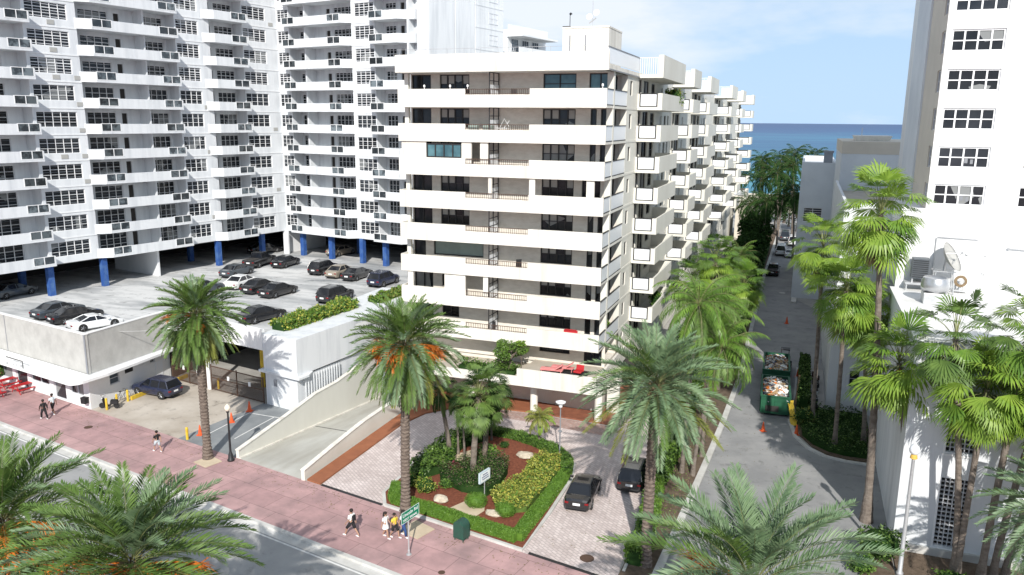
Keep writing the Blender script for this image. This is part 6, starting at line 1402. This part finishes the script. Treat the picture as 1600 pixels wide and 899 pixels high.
# dumpsters
def dumpster(loc, rz, label, seed):
    o = empty('dumpster', loc, rz, label, 'dumpster', 'green roll-off dumpsters'); mb = MB(); Ld, Wd, Hd = 6.0, 2.4, 1.75
    mb.box(-Wd/2, Wd/2, 0, Ld, .2, .3); mb.box(-Wd/2, Wd/2, 0, .09, .301, Hd); mb.box(-Wd/2, Wd/2, Ld-.09, Ld, .301, Hd); mb.box(-Wd/2, -Wd/2+.09, .091, Ld-.091, .301, Hd); mb.box(Wd/2-.09, Wd/2, .091, Ld-.091, .301, Hd)
    for i in range(9):
        y = .3+i*.66
        for s_ in (-1, 1): mb.box(s_*Wd/2, s_*(Wd/2+.07), y, y+.1, .22, Hd-.02)
    for x in (-Wd/2, -.05, Wd/2-.1): mb.box(x, x+.1, -.06, -.001, .3, Hd)
    mb.box(-Wd/2-.08, Wd/2+.08, -.08, .1, Hd+.001, Hd+.08); mb.box(-Wd/2-.08, Wd/2+.08, Ld-.1, Ld+.08, Hd+.001, Hd+.08); mb.box(-Wd/2-.08, -Wd/2+.1, .1, Ld-.1, Hd+.001, Hd+.08); mb.box(Wd/2-.1, Wd/2+.08, .1, Ld-.1, Hd+.001, Hd+.08)
    mb.box(-.8, .3, -.1, -.061, .45, .95, 1); mb.build('container', ['green_dumpster', 'inner_dark'], o)
    w_ = MB(Matrix.Rotation(R(90), 4, 'Y')); 
    for x, y in ((-.9, .4), (.9, .4), (-.9, Ld-.4), (.9, Ld-.4)): w_.lathe((-.12, y, x), [(.04, 0), (.12, .0), (.12, .12), (.04, .12)], 12)
    w_.build('roller', 'rubber', o)
    rv = random.Random(seed); mats = ['plaster', 'cardboard', 'trash_mix', 'plastic_blue', 'pure_white', 'fruit_orange', 'black_metal', 'panel_grey', 'plaster', 'pure_white', 'cardboard']
    db = MB()
    db.prism([(-Wd/2+.1, .1), (Wd/2-.1, .1), (Wd/2-.1, Ld-.1), (-Wd/2+.1, Ld-.1)], .31, 1.35, 2)
    for i in range(560):
        x, y = rv.uniform(-1.02, 1.02), rv.uniform(.2, Ld-.2); hh = 1.35+.5*(1-(x/1.3)**2)*math.sin(math.pi*y/Ld)**.4
        M = Matrix.Translation((x, y, hh*rv.uniform(.9, 1.05))) @ Matrix.Rotation(rv.uniform(0, 3.1), 4, 'Z') @ Matrix.Rotation(rv.uniform(-.7, .7), 4, 'X') @ Matrix.Rotation(rv.uniform(-.7, .7), 4, 'Y')
        a, b, c = rv.uniform(.06, .3), rv.uniform(.04, .2), rv.uniform(.008, .07); T0 = db.T; db.T = M; db.box(-a, a, -b, b, -c, c, rv.randrange(len(mats))); db.T = T0
    r_ = db.build('rubble', mats); r_.location = loc; r_.rotation_euler = (0, 0, rz); r_['label'] = 'building debris heaped in the '+('near' if seed == 1 else 'far')+' green dumpster'; r_['category'] = 'debris'; r_['kind'] = 'stuff'
    return o
dumpster((-.95, 68.75, .012), R(2.5), 'green roll-off dumpster full of rubble, the near one, behind the cones', 1)
dumpster((-1.2, 76.6, .012), R(2.0), 'green roll-off dumpster full of rubble, the far one with an orange tub on top', 2)
o = empty('loader_machine', (-.6, 83.4, .012), R(90), 'small dark machine with a cab behind the far dumpster', 'machine')
mb = MB(); mb.box(-.7, .7, -.55, .55, .35, 1.2); mb.box(-.9, -.7, -.5, .5, .4, 1.5); mb.build('body', 'black_metal', o, bevel=.04)
mb = MB(); mb.box(-.5, .4, -.45, .45, 2.1, 2.2)
for x in (-.45, .35):
    for y in (-.4, .35): mb.box(x, x+.06, y, y+.06, 1.2, 2.1)
mb.build('cab', 'black_metal', o); wm = MB(Matrix.Rotation(R(90), 4, 'X')); wm.lathe((0, 0, -.12), [(.1, .02), (.35, 0), (.38, .06), (.38, .18), (.35, .24), (.1, .22)], 14); me = wm.mesh('wheel', ['rubber'])
for x in (-.45, .5):
    for y in (-.6, .6): link('wheel', me, o, (x, y, .38))
# yellow tarp sheet by the near dumpster, boards
mb = MB(); rv = random.Random(4); pts = []
for i in range(9):
    for j in range(4): pts.append((j*.16+rv.uniform(-.06, .06)+i*.06, -i*.28, 1.4*(1-i/8)**1.4+.05+rv.uniform(0, .12)))
mb.add(pts, [(i*4+j, i*4+j+1, (i+1)*4+j+1, (i+1)*4+j) for i in range(8) for j in range(3)]); o = mb.build('plastic_sheet', 'yellow_paint'); o.location = (.0, 69.0, .02); sm = o.modifiers.new('s', 'SOLIDIFY'); sm.thickness = .02
tag(o, 'crumpled yellow plastic sheet hanging by the near dumpster', 'plastic sheet')
for i in range(4):
    mb = MB(); mb.box(-.08, .08, 0, 2.6, 0, .05); o = mb.build('timber_plank', 'cardboard'); o.location = (.45+.12*i, 70.2+i*1.1, .03); o.rotation_euler = (R(32+6*i), R(8), R(-8+5*i))
    tag(o, ['lowest', 'second', 'third', 'steepest'][i]+' of the planks leaning beside the green dumpsters', 'plank', 'planks by the dumpsters')
mb = MB(); mb.box(-.35, .35, 0, 3.0, 0, .22); o = mb.build('concrete_barrier', 'kerb', bevel=.03); o.location = (-.3, 116, .02); tag(o, 'pale block beside the pickup in the alley', 'barrier')
# manholes
for px, r_, lab in (((917, 873), .42, 'round dark manhole cover on the pink driveway'), ((138, 668), .33, 'round dark manhole cover on the pink pavement by the shop'), ((690, 895), .2, 'small round cover on the pink pavement at the bottom edge'), ((1222, 458), .45, 'pale round cover in the alley beyond the dumpsters')):
    g = G(*px); mb = MB(); mb.lathe((0, 0, 0), [(r_*.86, 0), (r_, .0), (r_, .012), (r_*.9, .014), (r_*.88, .008), (r_*.3, .009)], 28)
    if r_ > .3: mb.box(-r_*.4, r_*.4, -.03, .03, .0095, .014, 0)
    o = mb.build('manhole_cover', ['iron_brown' if 'pale' not in lab else 'kerb']); o.location = (g.x, g.y, .013); tag(o, lab, 'manhole cover')
# tree grate beds on the pavement
for px, s_, lab in (((325, 722), .8, 'square sandy tree pit around the date palm by the black lamp'), ((650, 828), .9, 'irregular sandy tree pit behind the green street sign')):
    g = G(*px); mb = MB(); mb.prism([(-s_, -s_*.8), (s_*.9, -s_), (s_*1.1, s_*.7), (-s_*.8, s_)], 0, .05); o = mb.build('tree_pit', 'sand', bevel=.02); o.location = (g.x, g.y, .006); o.rotation_euler = (0, 0, AL); tag(o, lab, 'tree pit')
# picnic tables outside the shop
def picnic(loc, rz, lab):
    o = empty('picnic_table', loc, rz, lab, 'picnic table', 'red picnic tables'); mb = MB()
    for i in range(5): mb.box(-.95, .95, -.37+.15*i, -.24+.15*i, .72, .76)
    mb.build('tabletop', 'red_plastic', o)
    for s_ in (-1, 1):
        b = MB(); b.box(-.95, .95, s_*.6, s_*.9, .42, .46); b.build('seat', 'red_plastic', o)
    for x in (-.7, .7):
        l_ = MB(); l_.tube([(x, -.75, 0), (x, -.2, .72)], .04, 5); l_.tube([(x, .75, 0), (x, .2, .72)], .04, 5); l_.box(x-.03, x+.03, -.8, .8, .36, .42); l_.build('leg', 'red_plastic', o)
p = S(-37.2+0, 4.3); 
for i, (px, lab) in enumerate([((38, 612), 'red picnic table nearest the shop door under the white canopy'), ((14, 604), 'red picnic table cut by the left edge, beside the first one'), ((-14, 622), 'red picnic table mostly outside the left edge')]):
    g = G(*px); picnic((g.x, g.y, .01), AL+R(90), lab)
g = G(6, 598); bush('potted_plant', (g.x-1.2, g.y+.8, .0), (.9, .7, 1.6), 'green potted shrub at the left edge beside the red tables', 'potted plant', ('leaf_green', 'leaf_bright', 'leaf_red'), 44, 500, .11)
mb = MB(); mb.box(-.25, .25, -.2, .2, 0, .5); mb.box(-.28, .28, -.23, .23, .501, .56); o = mb.build('waste_bin', 'black_metal', bevel=.02); q = PSH(a1-.35, -.32, 0); o.location = (q[0], q[1], .6); tag(o, 'small black box fixed on the shop corner', 'box')
# terrace furniture: red loungers on a dark mat
mb = MB(); mb.box(0, 4.1, 0, 2.0, 0, .02); o = mb.build('terrace_mat', 'black_metal'); o.location = (-20.0, 60.6, 4.085); tag(o, 'dark mat under the red loungers on the terrace', 'mat')
def lounger(loc, rz, lab, m):
    o = empty('sun_lounger', loc, rz, lab, 'sun lounger', 'red loungers on the terrace'); f = MB(); f.box(-.95, .95, -.33, .33, .28, .33); 
    for x in (-.85, .8):
        for y in (-.3, .25): f.box(x, x+.05, y, y+.05, 0, .28)
    f.build('frame', 'pink_cushion', o); c = MB(); c.box(-.95, .35, -.3, .3, .331, .42); c.build('cushion', m, o, bevel=.03)
    b = MB(Matrix.Translation((.36, 0, .36)) @ Matrix.Rotation(R(-35), 4, 'Y')); b.box(0, .7, -.3, .3, 0, .09); b.build('backrest', m, o, bevel=.03)
lounger((-18.9, 61.0, 4.11), R(5), 'pink cushioned lounger, left of the pair on the dark terrace mat', 'pink_cushion'); lounger((-18.2, 61.9, 4.11), R(3), 'pink lounger behind the other on the dark terrace mat', 'pink_cushion')
o = empty('lounge_chair', (-16.7, 61.4, 4.11), R(-95), 'bright red lounge chair at the right end of the dark terrace mat', 'chair'); mb = MB(); mb.box(-.35, .35, -.35, .35, .2, .34); mb.build('seat', 'red_plastic', o, bevel=.05)
mb = MB(Matrix.Rotation(R(-12), 4, 'Y')); mb.box(-.42, -.34, -.35, .35, .25, .8); mb.build('backrest', 'red_plastic', o, bevel=.04)
# balcony bits
k_ = levels[1][0]
o = empty('balcony_table', (-24.2, 62.9, bz[1]+.2), 0, 'white table with upturned chairs on the second balcony behind the railing', 'table'); mb = MB(); mb.box(-.5, .5, -.4, .4, .95, 1.0)
for x in (-.45, .4):
    for y in (-.35, .3): mb.box(x, x+.05, y, y+.05, 0, .95)
mb.build('tabletop', 'pure_white', o); mb = MB(); mb.tube([(-.3, 0, 1.0), (.1, 0, 1.75), (.5, .1, 1.1)], .02, 5); mb.tube([(0, .2, 1.0), (.5, .2, 1.6)], .02, 5); mb.build('chair_frame', 'pure_white', o)
for x, lab in ((-25.9, 'green crate left of the privacy screen on the second balcony'), (-24.6, 'green crate right under the white table on the second balcony')):
    mb = MB(); mb.box(-.4, .4, -.25, .25, .0, 1.2); o = mb.build('green_crate', 'shutter_green', bevel=.02); o.location = (x-.8, 62.5, bz[1]+.2); tag(o, lab, 'crate', 'green crates')
mb = MB(); mb.box(-.6, .6, -.05, .05, 0, .25); mb.box(-.5, .5, -.12, .12, .251, .3); o = mb.build('red_towel', 'red_plastic', bevel=.02); o.location = (-17.6, 61.95, bz[7]+1.45); tag(o, 'red towel hung over the lowest balcony band', 'towel')
for i, (x, y) in enumerate(((-25.0, 62.6), (-23.2, 62.7), (-22.5, 62.7))):
    o = empty('balcony_chair', (x, y, bz[7 if i == 0 else (0 if i == 1 else 5)]+.2), R(20*i), ['dark metal chair beside the privacy screen on the lowest balcony', 'patio chair behind the railing of the top balcony', 'dark chair behind the railing of the third balcony from below'][i], 'chair', None)
    mb = MB(); mb.box(-.25, .25, -.25, .25, .42, .46)
    for a in (-.25, .21):
        for b in (-.25, .21): mb.box(a, a+.04, b, b+.04, 0, .42)
    mb.build('seat', 'black_metal', o); mb = MB(); mb.box(-.25, .25, .21, .25, .46, 1.35); mb.build('backrest', 'black_metal', o)
bush('potted_plant', (-13.6, 84.5, bz[0]+.2), (1.0, 1.2, 2.0), 'yellow-green plant spilling over the top side balcony', 'potted plant', ('leaf_yellow', 'leaf_bright', 'leaf_green'), 45, 500, .13)
bush('potted_plant', (-13.5, 79.5, bz[7]+.2), (.7, .9, 1.6), 'green plant on the lowest side balcony', 'potted plant', ('leaf_bright', 'leaf_green'), 46, 350, .12)
bush('potted_plant', (-15.6, 66.0, bz[7]+.2), (.5, .8, 1.5), 'yellow-green plant in the open corner bay low on the cream building', 'potted plant', ('leaf_lime', 'leaf_bright'), 47, 300, .12)
# gulls / finials on the band: four small lights
lm = MB(); lm.lathe((0, 0, 0), [(.03, 0), (.03, .12), (.09, .16), (.09, .3), (.02, .36)], 8)
for i, x in enumerate((-31.0, -28.6, -27.0, -15.5)):
    o = lm.build('ornament', 'pure_white'); o.location = (x, 61.9, bz[0]+1.5); tag(o, ['small white ornament on the top balcony band, farthest left', 'small white ornament on the top band, left of the railing notch', 'small white ornament at the left end of the top railing notch', 'small white ornament at the right corner of the top band'][i], 'ornament', 'white ornaments on the top band')

# ================================================================== PEOPLE
def person(px, heading, h, label, top, bottom, hair='hair_dark', skin='skin', long_legs=False, stride=.32, phase=1, arms=(.25, -.25), dress=False, long_hair=False, bag=None, sleeves=.3):
    g = G(*px); s_ = h/1.75; o = empty('person', (g.x, g.y, .008), heading, label, 'person')
    # x forward, y left
    hip = Vector((0, 0, .93)); V = []; E = []; Rr = []
    def v(p, r, par=None):
        V.append(Vector(p)*s_); Rr.append(r*s_); i = len(V)-1
        if par is not None: E.append((par, i))
        return i
    pel = v((0, 0, .95), .13); sp1 = v((.0, 0, 1.12), .125, pel); ch = v((.01, 0, 1.30), .145, sp1); nk0 = v((0, 0, 1.44), .085, ch); nk = v((.01, 0, 1.50), .052, nk0); hd0 = v((.02, 0, 1.57), .075, nk); hd1 = v((.02, 0, 1.66), .095, hd0); hd2 = v((.01, 0, 1.73), .06, hd1)
    for sd_, st_, ar in ((1, stride*phase, arms[0]), (-1, -stride*phase, arms[1])):
        hp = v((0, sd_*.09, .9), .1, pel); fwdk = st_*.55+.06; kn = v((fwdk, sd_*.1, .50), .062, hp); fx = st_; back = st_ < 0
        an = v((fx-(.05 if back else 0), sd_*.1, .12 if back else .09), .042, kn); he = v((fx+.05, sd_*.105, .04), .04, an); to = v((fx+.17, sd_*.11, .028), .03, he)
        sh = v((0, sd_*.17, 1.40), .065, ch); el = v((ar*.25-.03, sd_*.235, 1.13), .042, sh); wr_ = v((ar*.75+.04, sd_*.235, .90), .028, el); pm = v((ar*.85+.06, sd_*.23, .83), .032, wr_)
        for fi, (fy, fl) in enumerate(((-.028, .062), (-.01, .072), (.01, .068), (.027, .052))):
            f1 = v((ar*.9+.065, sd_*.23+fy, .79), .0095, pm); f2 = v((ar*.9+.09, sd_*.23+fy, .79-fl*.7), .008, f1)
        t1 = v((ar*.85+.1, sd_*.215, .82), .0105, pm); t2 = v((ar*.85+.125, sd_*.21, .79), .009, t1)
    me = bpy.data.meshes.new('body'); me.from_pydata([tuple(p) for p in V], E, []); ob = bpy.data.objects.new('body', me); COL.objects.link(ob); ob.parent = o
    me.materials.append(MATS[skin]); sk = ob.modifiers.new('skin', 'SKIN'); ob.modifiers.new('sub', 'SUBSURF').levels = 1; ob.modifiers['sub'].render_levels = 1; sk.use_smooth_shade = True
    for i, r_ in enumerate(Rr): me.skin_vertices[0].data[i].radius = (r_, r_); me.skin_vertices[0].data[i].use_root = (i == 0)
    # face
    f = MB(); P_ = lambda x, y, z: (x*s_, y*s_, z*s_)
    f.tube([P_(.10, 0, 1.66), P_(.135, 0, 1.625), P_(.105, 0, 1.61)], .014*s_, 5)
    for y in (-.105, .105): f.lathe(P_(.01, y*.9, 1.6), [(.005, 0), (.022*s_, .02), (.02*s_, .05), (.005, .065)], 6)
    f.build('nose_and_ears', skin, ob)
    e_ = MB()
    for y in (-.034, .034): e_.box((.100)*s_, (.112)*s_, (y-.012)*s_, (y+.012)*s_, 1.655*s_, 1.668*s_)
    e_.box(.092*s_, .104*s_, -.022*s_, .022*s_, 1.582*s_, 1.59*s_); e_.build('eyes_and_mouth', 'hair_dark', ob)
    hb = MB(); hb.lathe((-.012*s_, 0, 1.62*s_), [(.09*s_, -.03*s_), (.112*s_, .03*s_), (.113*s_, .08*s_), (.09*s_, .13*s_), (.05*s_, .155*s_), (.005, .163*s_)], 14)
    if long_hair: hb.tube([P_(-.07, 0, 1.68), P_(-.11, 0, 1.5), P_(-.13, 0, 1.25)], [.1*s_, .09*s_, .04*s_], 8)
    hb.build('hair', hair, o, smooth=True)
    def tub(mb, pts, rad, n=10): mb.tube([P_(*p) for p in pts], [r_*s_ for r_ in rad], n)
    t = MB(); n = 14; rings = [(.93 if not dress else .98, .158, .125), (1.05, .15, .12), (1.2, .16, .125), (1.33, .185, .128), (1.42, .17, .105), (1.465, .085, .075)]
    if dress: rings = [(.66, .24, .22), (.85, .2, .17)] + rings
    vs = [(ry*math.cos(2*math.pi*j/n)*s_, rx*math.sin(2*math.pi*j/n)*s_, z*s_) for z, rx, ry in rings for j in range(n)]
    t.add(vs, [(i*n+j, i*n+(j+1) % n, (i+1)*n+(j+1) % n, (i+1)*n+j) for i in range(len(rings)-1) for j in range(n)])
    for sd_, ar in ((1, arms[0]), (-1, arms[1])): tub(t, [(0, sd_*.15, 1.41), (ar*.1-.01, sd_*.205, 1.28), (ar*.25*sleeves/.3 if sleeves > .3 else ar*.14, sd_*.225, 1.2 if sleeves <= .3 else 1.12)] + ([(ar*.7+.03, sd_*.235, .93)] if sleeves > .5 else []), [.085, .075, .068] + ([.045] if sleeves > .5 else []), 8)
    t.build('dress' if dress else 'shirt', top, o, smooth=True)
    if not dress:
        b = MB(); rg = [(.84, .175, .135), (.92, .172, .135), (1.0, .158, .125)]; vs = [(ry*math.cos(2*math.pi*j/n)*s_, rx*math.sin(2*math.pi*j/n)*s_, z*s_) for z, rx, ry in rg for j in range(n)]
        b.add(vs, [(i*n+j, i*n+(j+1) % n, (i+1)*n+(j+1) % n, (i+1)*n+j) for i in range(len(rg)-1) for j in range(n)])
        for sd_, st_ in ((1, stride*phase), (-1, -stride*phase)):
            k = st_*.55+.06; pts = [(0, sd_*.085, .92), (k*.55, sd_*.095, .68), (k, sd_*.1, .52)] + ([(st_-.02, sd_*.1, .13)] if long_legs else []); tub(b, pts, [.115, .1, .088] + ([.065] if long_legs else []), 9)
        b.build('trousers' if long_legs else 'shorts', bottom, o, smooth=True)
    for sd_, st_ in ((1, stride*phase), (-1, -stride*phase)): sh = MB(); tub(sh, [(st_-.03, sd_*.105, .05), (st_+.08, sd_*.107, .045), (st_+.2, sd_*.11, .035)], [.05, .052, .032], 8); sh.build('shoe', 'cloth_white', o, smooth=True)
    if bag: b = MB(); b.box(-.24*s_, -.13*s_, -.14*s_, .14*s_, 1.05*s_, 1.4*s_); b.build('backpack', bag, o, bevel=.03)
    return o
SA = AL
person((70, 655), AL+R(180), 1.72, 'person all in black with big dark hair walking left on the pavement by the shop', 'cloth_black', 'cloth_black', skin='skin_dark', long_legs=True, stride=.3, sleeves=.7)
person((84, 647), AL+R(182), 1.82, 'person in a pale grey shirt and black shorts beside the one in black', 'cloth_pale', 'cloth_black', skin='skin_dark', phase=-1)
person((247, 706), AL+R(178), 1.7, 'person in dark clothes on the pavement, half hidden by the foreground palm fronds', 'cloth_black', 'cloth_grey', phase=1)
person((550, 838), AL+R(185), 1.8, 'person in a white top and black shorts with a black backpack, walking alone', 'cloth_white', 'cloth_black', phase=1, stride=.4, bag='cloth_black')
person((603, 840), AL+R(5), 1.68, 'person in a short white dress with dark hair, left of the yellow shirt', 'cloth_white', 'cloth_white', dress=True, long_hair=True, phase=-1, stride=.25, sleeves=.2)
person((617, 840), AL+R(0), 1.6, 'person in a bright yellow T-shirt and dark shorts beside the white dress', 'cloth_yellow', 'cloth_black', phase=1, stride=.28)
person((631, 838), AL+R(-5), 1.72, 'person with long black hair and blue trousers, half behind the green street sign', 'cloth_pale', 'cloth_blue', long_hair=True, long_legs=True, phase=-1, stride=.3, bag='cloth_olive')

# dry leaves blown over the paving
mb = MB(); rv = random.Random(9); pts = []
for i in range(900):
    if i % 3: a_, b_ = rv.uniform(-28, 24), 5.6 - abs(rv.gauss(0, 1.3)) - .1; q = S(a_, max(.1, b_), .03)
    elif i % 2: q = (rv.uniform(-14, -9), rv.uniform(41, 60), .03)
    else: q = (rv.uniform(-5, 0), rv.uniform(45, 80), .03)
    pts.append((q[0], q[1], rv.uniform(.012, .03)))
for p in pts:
    a = rv.uniform(0, 6.28); s_ = rv.uniform(.03, .09); c_, d_ = math.cos(a)*s_, math.sin(a)*s_
    mb.add([(p[0]-c_, p[1]-d_, p[2]), (p[0]-d_*.4, p[1]+c_*.4, p[2]+.01), (p[0]+c_, p[1]+d_, p[2]), (p[0]+d_*.4, p[1]-c_*.4, p[2]+.005)], [(0, 1, 2, 3)])
tag(mb.build('fallen_leaves', 'litter'), 'dry brown leaves scattered over the pink pavement and driveway', 'leaves', kind='stuff')
